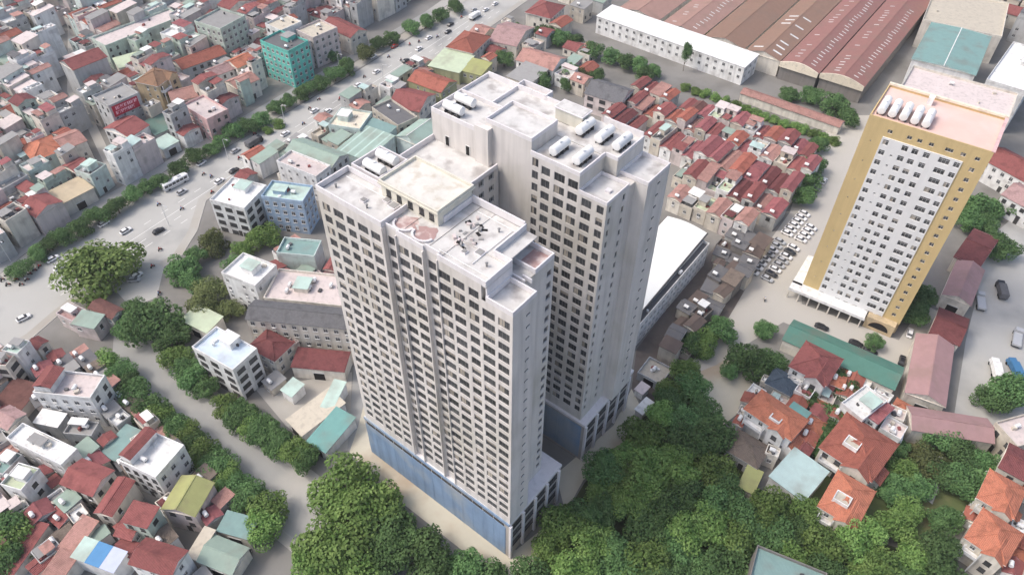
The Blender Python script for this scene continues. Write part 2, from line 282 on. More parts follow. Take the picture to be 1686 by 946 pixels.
(-198.5,328.2,-35.1,6.6,10.3,8,0,2,0,7,-1,0),
(-204.1,331.5,-37.5,6.1,9.8,8.1,0,7,0,30,-1,0),
(-228.5,348.3,-34.5,4,10.6,13.1,4,0,2,30,-1,0),
(-232.5,349.9,-33.3,4.2,9.5,13.3,0,4,2,30,-1,0),
(-238.8,354.6,-31.4,11.1,10,6.5,2,1,6,30,1,0),
(-246,358.7,-37.3,5,10.2,11.3,0,7,3,30,1,0),
(-250.4,361.7,-37,5.4,10,12.1,0,1,4,10,-1,0),
(-255,364.7,-28.6,5.4,9.6,9.2,4,2,2,10,1,0),
(-260.3,368.1,-36.8,6.9,10.4,10.4,0,4,0,10,-1,0),
(-265.7,371.2,-36.7,5.3,9.6,8.3,0,0,2,10,0,0),
(-269.3,374.2,-35.7,3.6,9.8,13.1,0,2,4,10,-1,0),
(-274,376.7,-31.4,6.8,10,8.1,0,4,2,10,1,0),
(-279.2,380.9,-37,6.1,10.3,8,0,2,0,10,0,0),
(-116.3,288.5,-37.1,3.1,4.9,12.2,2,5,6,0,-1,0),
(-155,312.6,-32.9,3.7,5.6,9.6,0,5,0,6,-1,0),
(-159.8,315.8,-30.9,4.9,9.3,12.5,0,5,1,6,-1,0),
(-174,325.6,-30.5,5.5,8.2,12.1,0,5,0,1,-1,0),
(-188.9,334.8,-30.6,3.7,5.4,7.6,1,0,5,1,-1,0),
(-193.8,338.4,-29.1,5.5,9.9,10.5,2,3,6,1,-1,0),
(-198.5,341,-36.9,4.9,9.3,14.8,4,3,0,1,-1,0),
(-203.2,344.4,-33.3,6.3,9.9,11.3,2,0,9,30,-1,0),
(-207.6,347.6,-35.4,4.5,10.2,13.3,0,3,1,30,-1,0),
(-212.2,350.5,-37.3,6.2,9.3,11.2,2,7,9,30,-1,0),
(-216.4,353.5,-30.3,4,9.7,9.7,2,1,6,30,0,0),
(-230.7,362,-29.6,5.4,9.6,7.4,0,3,2,30,-1,0),
(-234.7,364.9,-35.1,4,8.8,12.2,4,4,8,30,-1,0),
(-239.1,368.1,-29,6.5,9.9,8.9,1,5,7,30,-1,0),
(-244.8,370.5,-28.5,5.4,8.9,8.1,4,5,0,10,-1,0),
(-249.1,374.7,-37.7,6,9.5,11.1,4,0,0,10,-1,0),
(-253.8,378.1,-32.4,5.1,10.2,13.8,1,4,5,10,-1,0),
(-260.3,381.3,-37.4,9,9.9,12,0,4,2,10,0,0),
(-265.7,385.3,-37.5,4,10.2,9.5,2,5,6,10,-1,0),
(-272.6,389.1,-30.9,11.5,9.5,10.3,2,4,6,10,-1,0),
(-279.4,393.3,-33.6,4.2,9.2,7.9,0,2,3,10,-1,0),
(-113.9,300.9,-30.8,2.7,6,14.2,0,1,0,0,-1,0),
(-118.7,304.2,-31.9,3.4,7.5,7.1,4,4,2,0,-1,0),
(-133.5,312.9,-33.9,4,7.3,6.4,4,0,0,8,-1,0),
(-146.2,321.7,-31.4,3.3,10.1,11.8,4,1,0,8,-1,0),
(-150.9,323.7,-35.9,5.7,11.1,12.7,0,5,3,8,-1,0),
(-156.4,328.5,-30.7,8.5,12.5,14.1,0,0,3,8,-1,0),
(-181.4,344.7,-36.2,5,6,15,4,2,0,1,-1,0),
(-188.6,348.5,-33.6,5.9,11.3,15.3,4,4,2,1,-1,0),
(-193.6,352.2,-37.8,6.3,12.1,8.2,1,1,7,1,-1,0),
(-198.1,354.5,-37.6,3.6,11.1,14.1,2,5,9,1,-1,0),
(-203,357.7,-31.4,8,10.9,8.3,2,3,9,30,-1,0),
(-208.9,361.3,-37.9,5.8,10.9,8.5,0,2,3,30,-1,0),
(-213.4,365,-34.6,5.6,11,15.1,0,7,2,30,-1,0),
(-218.4,368.5,-37.3,6.4,11.8,6.6,4,2,8,30,-1,0),
(-223.2,370.9,-30.8,3.8,11.7,12.2,0,3,0,30,-1,0),
(-249.6,388.2,-34.4,7.3,10.7,12.9,0,1,4,10,-1,0),
(-255.3,392,-30,6.1,11.4,8.7,4,0,8,10,-1,0),
(-259.8,394.7,-33.3,4.3,11.1,14.3,0,0,1,10,-1,0),
(-264.3,397.2,-33.4,5.7,11.1,12.8,0,1,2,10,-1,0),
(-268.4,400,-37.3,4,11,9.4,4,2,2,10,0,0),
(-273,402.9,-29.3,6.6,10.8,15.1,4,0,8,10,-1,0),
(-114.4,316.2,-30.9,3.8,10,11.4,0,2,0,0,-1,0),
(-120.8,320.4,-30.9,7.6,8.3,7.3,0,3,2,0,-1,0),
(-127.3,324,-29.1,4,10.7,6.5,0,1,2,8,-1,0),
(-150.6,340.4,-35.4,7.2,12.1,8.2,1,3,7,8,-1,0),
(-155.9,343.1,-34.7,4.4,11.7,14.7,4,3,0,3,-1,0),
(-159.4,346.4,-28.3,4.7,12.2,15.3,0,2,2,1,-1,0),
(-172.9,354.2,-30.4,3.4,6.7,9,4,7,2,1,-1,0),
(-177.1,356.6,-29.6,3.7,10.7,12.1,0,7,2,1,-1,0),
(-180.8,359.7,-37.4,5.5,11.1,10.3,0,2,1,1,-1,0),
(-186.1,362.9,-29.6,6.5,11.2,6.8,0,0,2,1,-1,0),
(-190.2,366.3,-37.2,4.2,12.1,6.8,0,2,3,1,-1,0),
(-196.2,369.1,-34.7,8.7,11.1,14.8,0,2,0,11,-1,0),
(-203,373.9,-34.7,7.6,10.5,10.8,0,2,4,30,-1,0),
(-208.3,377.9,-35,5.5,11.9,6.2,1,0,5,30,-1,0),
(-215.5,381.8,-30.1,10.5,11.5,8.2,0,5,2,30,-1,0),
(-222.2,386.2,-33.4,5.1,10.4,13.1,2,3,9,30,-1,0),
(-226.7,389,-31.6,5.3,10.5,12.6,0,2,3,30,1,0),
(-230.7,391.8,-30.3,4.3,11.6,13.9,1,1,5,10,-1,0),
(-234.6,394.1,-32.9,4.6,10.5,7.4,0,3,2,10,-1,0),
(-237.7,397,-33.2,3.7,11.9,9,0,0,2,10,1,0),
(-242.3,399,-33.5,5.7,11.2,14.1,2,7,9,10,-1,0),
(-246.3,402.9,-33.4,4.8,12.1,12,0,2,0,10,1,0),
(-96.8,318.8,-28.8,4.7,6.4,13.6,0,2,0,0,-1,0),
(-102.5,322.1,-32.6,3.7,5.3,9.2,0,1,1,0,-1,0),
(-119.4,332.5,-29,6.3,8.4,6.2,1,0,7,0,-1,0),
(-124.2,336.1,-33.2,3.3,4.8,9.6,4,1,2,8,-1,0),
(-129.3,339.7,-32.1,3.2,4.2,13.9,0,3,2,8,-1,0),
(-135.8,343.8,-28.7,5.1,5.6,12.3,0,5,3,3,-1,0),
(-144.1,349.1,-37.1,11.1,8.8,11,1,0,7,3,0,0),
(-154.6,356.4,-34.7,5,8.9,13,0,3,0,3,0,0),
(-163.9,362,-29.3,5.4,8.2,9.4,0,2,1,3,1,0),
(-168.3,365.3,-33.4,5.2,9.1,7.5,0,2,3,3,1,0),
(-172.9,367,-35.7,4.1,8,8.1,4,0,0,1,-1,0),
(-177.2,370.6,-35.4,6.6,8.4,10.9,0,2,0,11,-1,0),
(-182.5,373.9,-30.9,5.5,8.2,12.8,0,1,0,11,-1,0),
(-189.5,378.9,-30,11.2,9.3,12.4,0,1,4,11,-1,0),
(-196.3,383.3,-36,5.1,9.3,7.5,2,1,9,11,-1,0),
(-201.3,385.7,-34.8,5.6,8.2,10.8,0,1,0,11,-1,0),
(-205.5,389.3,-36,5.1,9.3,11.6,0,3,4,11,-1,0),
(-210.7,392.9,-33.7,7,8.9,9.3,4,5,8,11,-1,0),
(-215.9,395.3,-34.5,4.1,8.7,12,4,1,8,11,0,0),
(-219.8,398.6,-31.7,5.6,8.8,12.4,4,1,8,11,1,0),
(-224.5,401.6,-36.2,5.5,8.4,7.1,0,4,0,11,-1,0),
(-229.1,404.1,-32.7,4.6,8.6,14.8,4,0,2,10,-1,0),
(-110.1,340.9,-36.5,5.2,12.4,13.2,2,2,9,0,-1,0),
(-114.8,343.9,-35.2,5.5,12.4,7.1,2,3,9,0,-1,0),
(-120.2,346.9,-29.7,6.4,10.8,8.8,0,5,2,3,1,0),
(-124.7,350,-30.3,4.4,11.1,12.6,0,3,0,3,1,0),
(-128.8,353.3,-29.6,5.7,12,13.7,1,0,5,3,1,0),
(-133.5,356.7,-29.4,5.5,12.1,8.5,0,3,1,3,0,0),
(-139.5,360.7,-33.3,8.7,12.3,12.8,1,1,5,3,0,0),
(-145.9,364.8,-29.6,6.3,12.5,8.5,0,2,0,3,0,0),
(-151.7,368,-36.4,6.5,12.3,15.5,1,0,5,3,0,0),
(-156.8,371.5,-29.9,5.6,12.3,12.5,4,2,8,3,-1,0),
(-161.8,374.2,-36.8,5.7,11.7,9,0,2,0,3,1,0),
(-166.7,378.1,-28.3,6.5,12.4,9.1,2,0,6,11,1,0),
(-171.6,381,-34.1,4.8,12.5,11.2,2,0,6,11,0,0),
(-175.5,383.8,-28.6,4.6,12.5,12.6,4,5,2,11,-1,0),
(-179.6,385.8,-35.1,4.2,11.9,12.7,0,1,2,11,-1,0),
(-183.1,387.9,-31.3,3.6,11.1,12.5,0,2,3,11,0,0),
(-187.4,390,-34.9,5.8,10.7,11.4,0,3,0,11,-1,0),
(-191.3,394,-36.2,4.9,11.8,13.9,0,2,3,11,1,0),
(-196.2,397.2,-33.9,6.6,12.3,12.6,0,4,2,11,-1,0),
(-202,400.3,-34.4,6.3,10.9,12.3,0,0,0,11,-1,0),
(-207.5,403.9,-34.4,6.8,11.9,14.6,0,3,0,11,-1,0),
(-96,345.8,-35.4,4,9.9,7.1,4,0,8,12,-1,0),
(-107.7,354.3,-31.6,4.6,10.5,15,0,2,3,3,1,0),
(-112.4,356.5,-35.8,5.3,9.7,8.6,0,3,4,3,-1,0),
(-116.3,359,-31.7,3.7,10.2,10.2,1,3,7,3,-1,0),
(-119.7,361.9,-29.7,5.1,10.6,6.3,0,3,0,3,1,0),
(-123.9,364.8,-37.1,4.6,10.4,9.4,0,2,3,3,0,0),
(-129.1,367.6,-32.5,6.7,10.4,9.2,2,0,9,3,-1,0),
(-133.7,371.4,-34.6,5,10.6,10.5,0,3,0,3,0,0),
(-137.9,373.3,-33.8,3.9,10.6,15.1,1,1,5,3,1,0),
(-141.2,375.8,-31.3,4.1,10.2,8.3,0,2,1,3,0,0),
(-145.9,378.5,-29,6.5,9.5,10.2,4,4,8,3,-1,0),
(-151.7,381.9,-36.9,6.8,9.8,9.1,0,5,4,3,-1,0),
(-156.1,385,-37,3.7,9.5,12.7,0,2,2,11,1,0),
(-159.9,387.6,-29.5,5.1,10.6,6.9,4,0,0,11,-1,0),
(-163.6,390.9,-34.7,4.4,10.8,9.8,2,2,9,11,-1,0),
(-167.7,392.8,-33.3,4.7,10.2,12.8,4,0,0,11,-1,0),
(-171.5,395,-32.5,3.8,9.6,9.7,0,2,3,11,-1,0),
(-175.4,398.5,-31.1,6,10.7,6.6,0,2,2,11,-1,0),
(-180.5,400.8,-28.2,4.8,10,7.6,4,0,2,11,-1,0),
(-184.5,403.7,-31.9,4.8,9.5,11.4,1,0,5,11,0,0),
(-90.7,358,-30.4,4.9,11.8,10,0,3,0,12,1,0),
(-95.7,361.4,-29,6.7,12.6,8.5,1,5,7,12,-1,0),
(-100.3,364.2,-29.3,4,12,8.9,0,3,4,12,0,0),
(-104.3,367,-37,5.4,12.5,15.2,2,3,9,12,-1,0),
(-108.9,369.6,-32.9,5,12.7,7.4,0,5,2,3,2,0),
(-114.1,372,-33.2,6.4,11.1,11.1,4,5,0,3,1,0),
(-118.8,375.7,-30.3,5.2,10.9,11.4,2,2,9,3,-1,0),
(-123.6,379.1,-34.5,6.3,12,7,0,5,2,3,0,0),
(-128.2,381.9,-32.3,4.1,11.3,14.5,0,2,3,3,0,0),
(-131.8,384.4,-28.8,4.3,12.4,8.1,0,7,2,3,-1,0),
(-135.8,386.9,-33.1,4.9,12.5,6.2,0,2,2,3,-1,0),
(-140,389.6,-33.8,4.7,11.6,11.9,4,5,0,3,0,0),
(-144.1,392.6,-29.1,5,12.4,9.9,0,3,1,3,1,0),
(-147.8,395.5,-31.2,4.3,12.6,14.5,2,0,9,11,-1,0),
(-151.4,397.5,-35,3.6,12,12.8,0,2,3,11,2,0),
(-155.8,399.5,-32,5.7,12.1,9.2,0,0,4,11,-1,0),
(-160.5,403,-36.8,5.7,12.3,12.9,0,2,2,11,0,0),
(-164.8,405.2,-33.9,3.7,11.5,7.2,4,2,0,11,-1,0),
(-77.2,364.2,-29.6,4.5,11.7,14,0,2,0,12,-1,0),
(-80.7,366.7,-36.6,3.9,11.8,11.2,2,2,6,12,-1,0),
(-84.7,368.7,-37.9,4.6,11.6,14.2,4,0,8,12,-1,0),
(-88.2,371.2,-33.8,3.9,11.6,12.3,0,2,2,12,0,0),
(-92.1,373.7,-30.4,5,10.9,11.6,4,3,2,12,-1,0),
(-95.6,376.8,-37.1,4.1,12.5,15.3,2,4,6,12,-1,0),
(-99.7,379,-32.9,5,11.4,6.4,0,7,0,12,-1,0),
(-104.6,381.7,-33.5,6,11.3,10.4,2,0,6,12,-1,0),
(-109.5,385.2,-35.9,5.8,11.1,8,2,2,6,3,-1,0),
(-114.7,388.9,-28.3,6.6,11.7,7.7,0,0,2,3,-1,0),
(-121.3,392.9,-29.5,8.6,11.8,13.4,2,2,9,3,1,0),
(-127.3,396.4,-37.6,4.7,11.6,13.5,2,2,9,3,0,0),
(-131.1,399.2,-33.1,4.3,10.9,10.7,1,0,7,3,1,0),
(-135.6,401.6,-37.3,5.5,10.9,11.2,4,0,8,3,-1,0),
(-139.9,404.9,-36.8,5.2,11,11.7,1,0,5,11,1,0),
(-68.3,375.3,-36.6,5.1,12,14.8,0,1,0,12,0,0),
(-73.5,377.6,-29.3,5.9,10.9,10.1,0,3,0,12,0,0),
(-78.7,381.5,-28.1,6.8,11.6,8.9,0,1,3,12,0,0),
(-83.7,384.6,-35.7,4.8,11.6,8.9,0,4,3,12,-1,0),
(-88.1,387.9,-35.6,6,12.1,12,2,1,9,12,-1,0),
(-92.9,390.3,-35.9,4.4,11.3,6.5,0,0,0,12,-1,0),
(-96.8,393.1,-32.6,4.7,12,11.1,0,7,1,12,-1,0),
(-100.6,395.5,-35,3.8,11.6,6.6,2,5,6,12,-1,0),
(-104.8,397.5,-30.7,5,10.5,9.5,0,2,2,12,2,0),
(-108.4,400.7,-29.9,4.2,11.9,11.7,4,3,8,12,-1,0),
(-112.2,402.6,-32.5,3.8,11,9.6,2,0,6,3,-1,0),
(-115.2,404.9,-32.3,3.6,11.2,8.1,0,7,3,3,-1,0),
(-119.3,407.4,-37.2,5.6,11.2,14.2,0,4,0,3,-1,0),
(-62.6,384.6,-28.7,6.1,9.5,8.6,0,2,2,12,1,0),
(-67.3,386.9,-36.2,4,8.9,10.9,0,0,4,12,-1,0),
(-70.9,389.1,-33.2,3.9,8.7,14.3,0,1,3,12,-1,0),
(-74.3,391.8,-36.3,4.6,8.6,9.3,0,1,3,12,1,0),
(-81.3,395.9,-31.5,11.4,8.6,13.4,0,5,4,12,-1,0),
(-88.3,401.2,-36.7,5.7,9.2,10,2,0,9,12,-1,0),
(-93.1,404,-28.3,5,8.9,6.9,0,1,0,12,1,0),
(-97.7,407.2,-37.8,5.9,9,14.3,1,3,5,12,-1,0),
(-59.4,394.9,-28.3,6.3,9.3,10.8,0,1,0,12,0,0),
(-64.6,398.2,-36.2,5.7,9.5,8.9,0,3,4,12,1,0),
(-68.7,401.6,-33.4,4.6,9.6,13.1,0,3,3,12,-1,0),
(-73,404.5,-34.7,5.4,10.4,14.2,0,3,0,12,-1,0),
(-77,407.1,-37.4,3.9,10.5,13.1,0,7,0,12,-1,0),
(-52.2,403.7,-30.6,5.5,10.1,13.4,4,3,0,12,-1,0),
(-56.9,407.3,-28.2,6.1,10.8,12.9,0,1,0,12,1,0),
(81.8,204,-37,5,8.9,8.9,2,0,6,20,-1,1),
(77.9,207.4,-39.3,4.8,9.2,8,0,3,12,17,-1,1),
(74,210.7,-35.8,5.4,10.1,7.2,2,4,6,17,-1,1),
(69.8,214.3,-37.5,5,9.1,6.5,0,4,12,17,-1,1),
(65.5,217.2,-38.6,5,9.6,5.7,0,4,0,17,-1,1),
(61.2,220,-36.4,5,9,6.4,2,1,6,17,-1,1),
(94.5,212.4,-37.5,5.4,10.7,6.2,2,2,10,16,0,1),
(90.9,215.5,-37.1,3.8,10.6,5.9,2,4,6,16,-1,1),
(87.6,218.1,-35.7,4.3,11.6,8.8,2,2,5,16,-1,1),
(83.8,221.3,-37.9,5.3,12.2,6.9,2,4,7,16,-1,1),
(80.1,225,-36.4,4.7,12.2,7.9,0,0,12,16,-1,1),
(76.2,227.1,-35.6,3.8,10.7,5.9,0,3,12,13,1,1),
(73.2,229.7,-35.6,3.8,11.6,8.7,4,3,6,13,-1,1),
(69.5,232.6,-37,5.5,11.9,8,2,4,5,13,-1,1),
(65.6,235.5,-37.3,3.8,11.5,5.2,0,4,0,13,-1,1),
(103.1,224.3,-35.7,4.1,12.5,9.1,2,4,10,16,-1,1),
(99.6,227.3,-38.2,4.7,12.1,6,2,0,7,16,-1,1),
(96.2,230.6,-37.6,4.4,13.1,6.6,2,3,7,16,-1,1),
(92,233.3,-36.2,5.4,13.4,7.1,1,2,10,16,1,1),
(87.5,236.5,-36,5.1,13.4,8.4,2,0,9,13,0,1),
(83.7,240,-39.2,5.1,13.6,6.8,2,4,6,13,-1,1),
(80.1,243.5,-39.2,4.3,13.9,9,2,4,10,13,0,1),
(76.1,246.3,-39,5.5,13.6,9.4,2,0,10,13,1,1),
(71.3,248.5,-37.5,4.2,12.5,5.9,2,0,10,13,0,1),
(68.1,251.9,-36.2,4.8,13.6,5.9,0,3,12,13,0,1),
(63.7,254.3,-36.2,4.8,12.5,5.9,2,0,5,13,0,1),
(60.4,257.6,-39.2,4.3,13.5,8.2,0,4,0,13,-1,1),
(57.1,260.4,-37.8,3.9,12.8,7.3,2,0,5,13,1,1),
(49.8,266.5,-37.3,4.1,13.8,5.9,2,3,5,14,2,1),
(45.4,268.6,-38.8,5.1,12.2,7.9,2,1,7,14,-1,1),
(41.4,272.2,-37.5,4.7,11.2,8.9,2,3,5,14,1,1),
(113.2,235.9,-36.7,4.1,9.9,9.3,2,0,10,16,-1,1),
(109.7,239,-37.1,5,9.4,6.2,2,1,5,16,-1,1),
(105.3,242.3,-36.3,5.5,9.3,7,0,4,1,16,-1,1),
(100.9,245.7,-39.4,5.2,9.8,7.1,2,0,6,16,-1,1),
(96.4,248.9,-36.5,5.3,9,8,0,0,1,13,-1,1),
(92.8,251.7,-38.8,3.7,9.4,5.8,1,1,10,13,-1,1),
(89.2,254.5,-38,5.2,9.5,7.7,2,0,9,13,1,1),
(85.2,257.8,-38.7,5.1,9.9,5.7,0,3,0,13,-1,1),
(81.6,260.9,-36.2,4.1,9.8,7.2,2,0,5,13,2,1),
(78,263.3,-36.5,4.5,10.2,8.5,2,4,10,13,1,1),
(74.5,266.2,-38.7,4.2,9.7,5.7,2,0,6,13,-1,1),
(71.2,268.8,-38.7,4,9.9,9.5,2,3,9,13,-1,1),
(67.1,271.2,-36.3,5.3,9,7,2,2,9,13,-1,1),
(62.9,274.6,-39.2,5.4,9.1,8.3,2,1,5,14,1,1),
(58.8,277.8,-35.9,4.7,8.9,5.1,2,4,9,14,1,1),
(55.3,280.5,-38.9,3.8,10.1,7.1,4,3,6,14,-1,1),
(52.4,283.1,-37.3,3.7,10,8.6,2,3,5,14,0,1),
(116.1,248.4,-36.6,4.1,10,6.5,2,4,5,22,-1,1),
(113.1,251.2,-38.4,3.8,9.6,6.6,2,2,10,22,-1,1),
(109.4,254.3,-36.2,5.5,9.9,8.7,2,2,5,22,1,1),
(104.5,256.8,-37.3,5.2,9.4,8.5,2,3,9,22,-1,1),
(101,260.1,-35.9,4.2,9.9,6.6,2,2,5,22,0,1),
(97.1,263.2,-36.1,5.5,9.4,8.2,0,0,0,22,-1,1),
(92.9,266.6,-36.2,5,9.4,9,2,4,10,22,-1,1),
(89,270.1,-38.5,5.1,10.3,8.6,0,3,12,15,-1,1),
(85.1,273.1,-37.2,4.6,10.4,8.3,0,0,12,15,-1,1),
(80.9,275.7,-38.9,4.9,9.8,6.5,2,2,10,15,-1,1),
(77.1,278.3,-38.3,3.8,10,7,2,0,11,15,-1,1),
(73.9,280.7,-37.1,3.8,9.4,6.9,2,4,5,15,-1,1),
(66.5,285.8,-39.2,4.4,9,8.6,2,2,9,14,-1,1),
(63,289.3,-39.2,5,9.3,8.7,4,1,6,14,-1,1),
(59.1,292.4,-36.5,4.8,10.1,7.5,2,1,5,14,0,1),
(55.2,294.8,-39,4.2,9.7,9,2,4,5,14,-1,1),
(47.5,146.6,-35.4,5.3,4.4,6.3,4,4,14,18,-1,2),
(53.1,149.1,-37.9,4.2,5.4,3.3,2,4,14,18,1,2),
(50,152.2,-32.1,4.4,5.6,5.6,1,8,4,18,-1,2),
(56.3,155.9,-44.3,3.8,5.7,5.9,2,2,14,18,-1,2),
(52.8,157.7,-43.1,3.8,5.8,3,2,2,14,18,-1,2),
(59.5,161.4,-43.5,4.3,5.9,5.7,0,8,14,18,-1,2),
(55.4,164,-41.4,4.5,4.6,4.6,1,4,4,18,0,2),
(63.8,165.8,-32.6,6,6.2,2.9,1,4,4,18,1,2),
(59.7,168.7,-42,3.8,5.9,3.2,4,8,14,18,-1,2),
(68.1,170.9,-44,3.6,5.7,5.4,2,4,14,18,0,2),
(64.9,173.8,-30.1,4.9,5.7,3.9,4,2,4,18,-1,2),
(71.7,175.5,-39.9,4.7,6.1,6.4,4,8,13,18,-1,2),
(67.8,178.1,-43.4,4.4,5.9,5.8,4,8,4,18,-1,2),
(76.5,179.6,-37.3,4.9,5.4,6.3,1,4,4,20,-1,2),
(73.6,182.5,-44.6,3.3,5.3,4.3,4,2,14,20,-1,2),
(69.7,185.2,-33.7,3,2.6,4.2,2,4,14,20,-1,2),
(79.3,184.9,-30.3,5.3,3.9,5.1,4,4,4,20,1,2),
(75.2,187.6,-33.1,4.5,4.4,3.4,4,2,4,20,-1,2),
(71.7,190.8,-30,4.7,4.3,3.7,1,4,4,20,-1,2),
(81.8,189.4,-34.1,5.4,4.7,5.9,2,8,14,20,-1,2),
(77.8,192.5,-39.1,4.6,4,6.3,1,8,4,20,-1,2),
(73.9,195.5,-37,5.3,4.1,3.3,0,8,14,20,-1,2),
(85.1,193.7,-42.6,5.1,6.3,6.4,4,4,14,20,-1,2),
(81.5,196.3,-42,3.6,6.2,5.2,4,4,4,20,0,2),
(78.2,199.4,-39.9,5.2,6.3,4.7,1,2,4,20,-1,2),
(-11.9,318.8,-36,4.8,5.6,7.7,2,4,9,28,0,3),
(-9,332.1,-36,7,6.9,4.2,1,2,5,28,-1,3),
(33.4,315.5,-36,6.5,9.8,4.4,2,4,9,14,0,3),
(27.1,319.6,-36,5.1,7.8,6.1,4,4,8,28,-1,3),
(8.7,333.8,-36,6.8,8.9,7.2,0,4,2,28,-1,3),
(-16.1,351.8,-36,8.3,9.6,4.4,1,4,6,28,-1,3),
(34.8,331.9,-36,6.4,8.1,4.6,0,1,1,28,-1,3),
(28.5,337.3,-36,7.3,8.8,4.1,1,1,5,28,-1,3),
(15.1,346.5,-36,6.3,8.4,6.5,1,2,5,28,-1,3),
(-3.7,360,-36,4.8,4.7,5.9,0,1,2,28,-1,3),
(22.7,356.7,-36,7.1,10.2,6.9,2,4,9,28,1,3),
(37.3,265.1,-38,7.1,8.6,4.5,4,4,0,14,-1,4),
(29.8,301.8,-38,7,7.2,6.8,1,4,6,14,-1,4),
(23.5,307.9,-38,7.7,7.9,6.2,0,0,2,28,-1,4),
(-137.7,100.7,-35.5,7.2,5.4,4.6,4,4,0,35,-1,5),
(-132.3,106.9,-34.2,3.4,6.2,4.9,2,2,6,35,-1,5),
(-136.4,109.8,-43,5.2,6.7,6.5,0,2,0,35,-1,5),
(-141.1,113.5,-37.1,6,6.4,7,0,0,1,35,-1,5),
(-145.5,117,-43.9,4.7,6.9,6.7,4,1,0,35,-1,5),
(-136.4,119.7,-41.2,3.2,3.4,5.2,0,1,3,35,-1,5),
(-148.3,130.3,-38.5,3.9,7.5,7.8,0,3,4,24,-1,5),
(-153,133.3,-34.8,6.4,6.8,5.6,4,4,2,24,-1,5),
(-157.2,137.7,-34.6,5.2,7.1,8,0,2,1,24,-1,5),
(-146.7,139,-41.2,5.3,4.2,6.5,2,0,9,24,-1,5),
(245.9,329.8,-40,10.9,9.7,7.8,4,4,8,21,-1,6),
(253.9,337.5,-40,9.3,8.2,12,2,4,9,21,-1,6),
(262.5,350.8,-40,12,12.4,8.7,0,0,1,21,-1,6),
(254,358.4,-40,9,12.4,12.8,0,2,2,21,-1,6),
(265.5,367.5,-40,8.5,11.6,13.2,4,4,0,21,-1,6),
(258,374.1,-40,10.7,12.1,7.1,1,1,5,21,-1,6),
(270.8,385.5,-40,8.3,12.6,13.5,0,4,2,21,-1,6),
(263.5,391.6,-40,8.7,12.4,8.2,4,4,0,21,-1,6),
(275.7,401.4,-40,11.8,11.7,13.2,2,2,9,21,-1,6),
(33.9,375.1,-36,8.4,8.9,7.8,4,4,0,23,-1,7),
(44.2,386,-36,9.5,9.4,6.5,4,2,8,23,-1,7),
(36.1,391.8,-36,9.6,9.4,6.2,2,4,9,23,-1,7),
(28.6,397.2,-36,7.3,9.3,5.7,0,1,1,23,-1,7),
(44.7,401.2,-36,7.2,9,6.4,2,1,9,23,-1,7),
(29.9,412.4,-36,9.3,9.7,6.5,1,2,5,23,-1,7),
(-126.1,77.4,-37.7,5.9,5.9,5.3,0,2,2,25,-1,8),
(-123.3,83.9,-39.1,4.6,5.7,5.7,0,1,0,25,-1,8),
(-127.9,86.9,-39.6,5.8,4.9,5.3,0,3,2,25,0,8),
(-109.8,81.4,-38,4.4,5.2,4.8,0,2,3,34,-1,8),
(-118.2,88,-36.2,5.3,5.4,4.5,0,1,2,34,-1,8),
(-122.1,91.9,-42.9,4.4,5.3,5.3,0,1,3,34,-1,8),
(-110,91.2,-33.1,4.7,5.8,4.1,1,0,5,34,-1,8),
(-113.8,94,-40,4.2,6.1,4.9,0,0,0,34,-1,8),
(125.4,78.4,-38,8.2,8.7,7.1,0,1,3,27,-1,10),
(134.6,89.6,-38,8.4,9.4,8.1,0,0,3,46,-1,10),
(89.5,121.8,-126.7,2.9,2.5,6.8,1,0,9,45,-1,11),
(96.3,131.6,-124.8,5.6,5,4.5,1,0,9,44,1,11),
(99.4,136.4,-124,4.3,5.3,4.3,1,1,9,44,-1,11),
(103.4,117.6,-130.5,5.3,5.6,7.1,0,0,2,45,-1,11),
(106.1,122.4,-122.1,4.1,4.1,7,0,1,2,44,-1,11),
(-101.7,231.3,-36.4,5.3,6.2,4,1,2,5,29,-1,12),
(-87.4,232.7,-38,2.7,4.5,4.3,0,1,1,29,-1,12),
(-95.7,239,-39.1,5.1,9,7.2,4,0,8,29,-1,12),
(-100.7,241.7,-38.3,4.8,8,7,2,0,9,29,-1,12),
(-89.8,244.4,-33.5,5.5,5.5,4.2,4,2,8,29,-1,12),
(-94.1,247.5,-36,4.7,6.3,5.8,4,4,8,29,0,12),
(-84.1,250.5,-35.4,4.4,6.5,6.6,0,2,1,29,-1,12),
(-87.7,253.5,-32.6,4.7,7.1,4.8,4,2,0,29,-1,12),
(-68.9,251,-35.9,5.9,7.7,7.9,4,4,8,29,1,12),
(-73.6,254.2,-37.5,3.3,5.6,5.8,4,1,8,29,-1,12),
(-77.5,257.4,-35.2,4.2,7.4,6.9,0,4,1,29,-1,12),
(-79,269.4,-38.9,4.9,5.8,5.5,1,0,6,29,-1,12),
(-69.4,271.6,-35.4,3.3,3.8,6.3,1,1,6,0,1,12),
(-65.6,280.4,-38.1,5.3,7,5.5,1,1,6,0,0,12),
(-70,284.7,-36.6,5.7,7.3,8,4,2,8,0,-1,12),
(-55.5,283.8,-36,4,7.1,4.3,4,2,8,0,-1,12),
(-63.4,290.1,-37.3,4.3,7.5,7.3,0,1,2,0,-1,12),
(-49.9,291.7,-34.6,3.2,5.1,7.8,4,2,0,0,-1,12),
(-54.6,295.1,-33.9,5.9,7,7.1,0,0,2,0,-1,12),
(-50.5,304.2,-38.9,4.5,8.6,7.5,4,4,8,0,-1,12),
(-41.5,310.3,-35.6,5,7.4,4.6,1,2,6,28,-1,12),
(-46,313.8,-38.5,5.8,7.8,6.1,0,2,1,28,-1,12),
(-42.4,320.3,-38.1,5.3,5.9,4.2,1,0,6,28,-1,12),
(-122.7,81.5,-35.3,5,5.7,6.1,4,2,6,25,-1,13),
(-126.4,84.4,-42.8,4.2,5.7,4.5,4,3,6,25,-1,13),
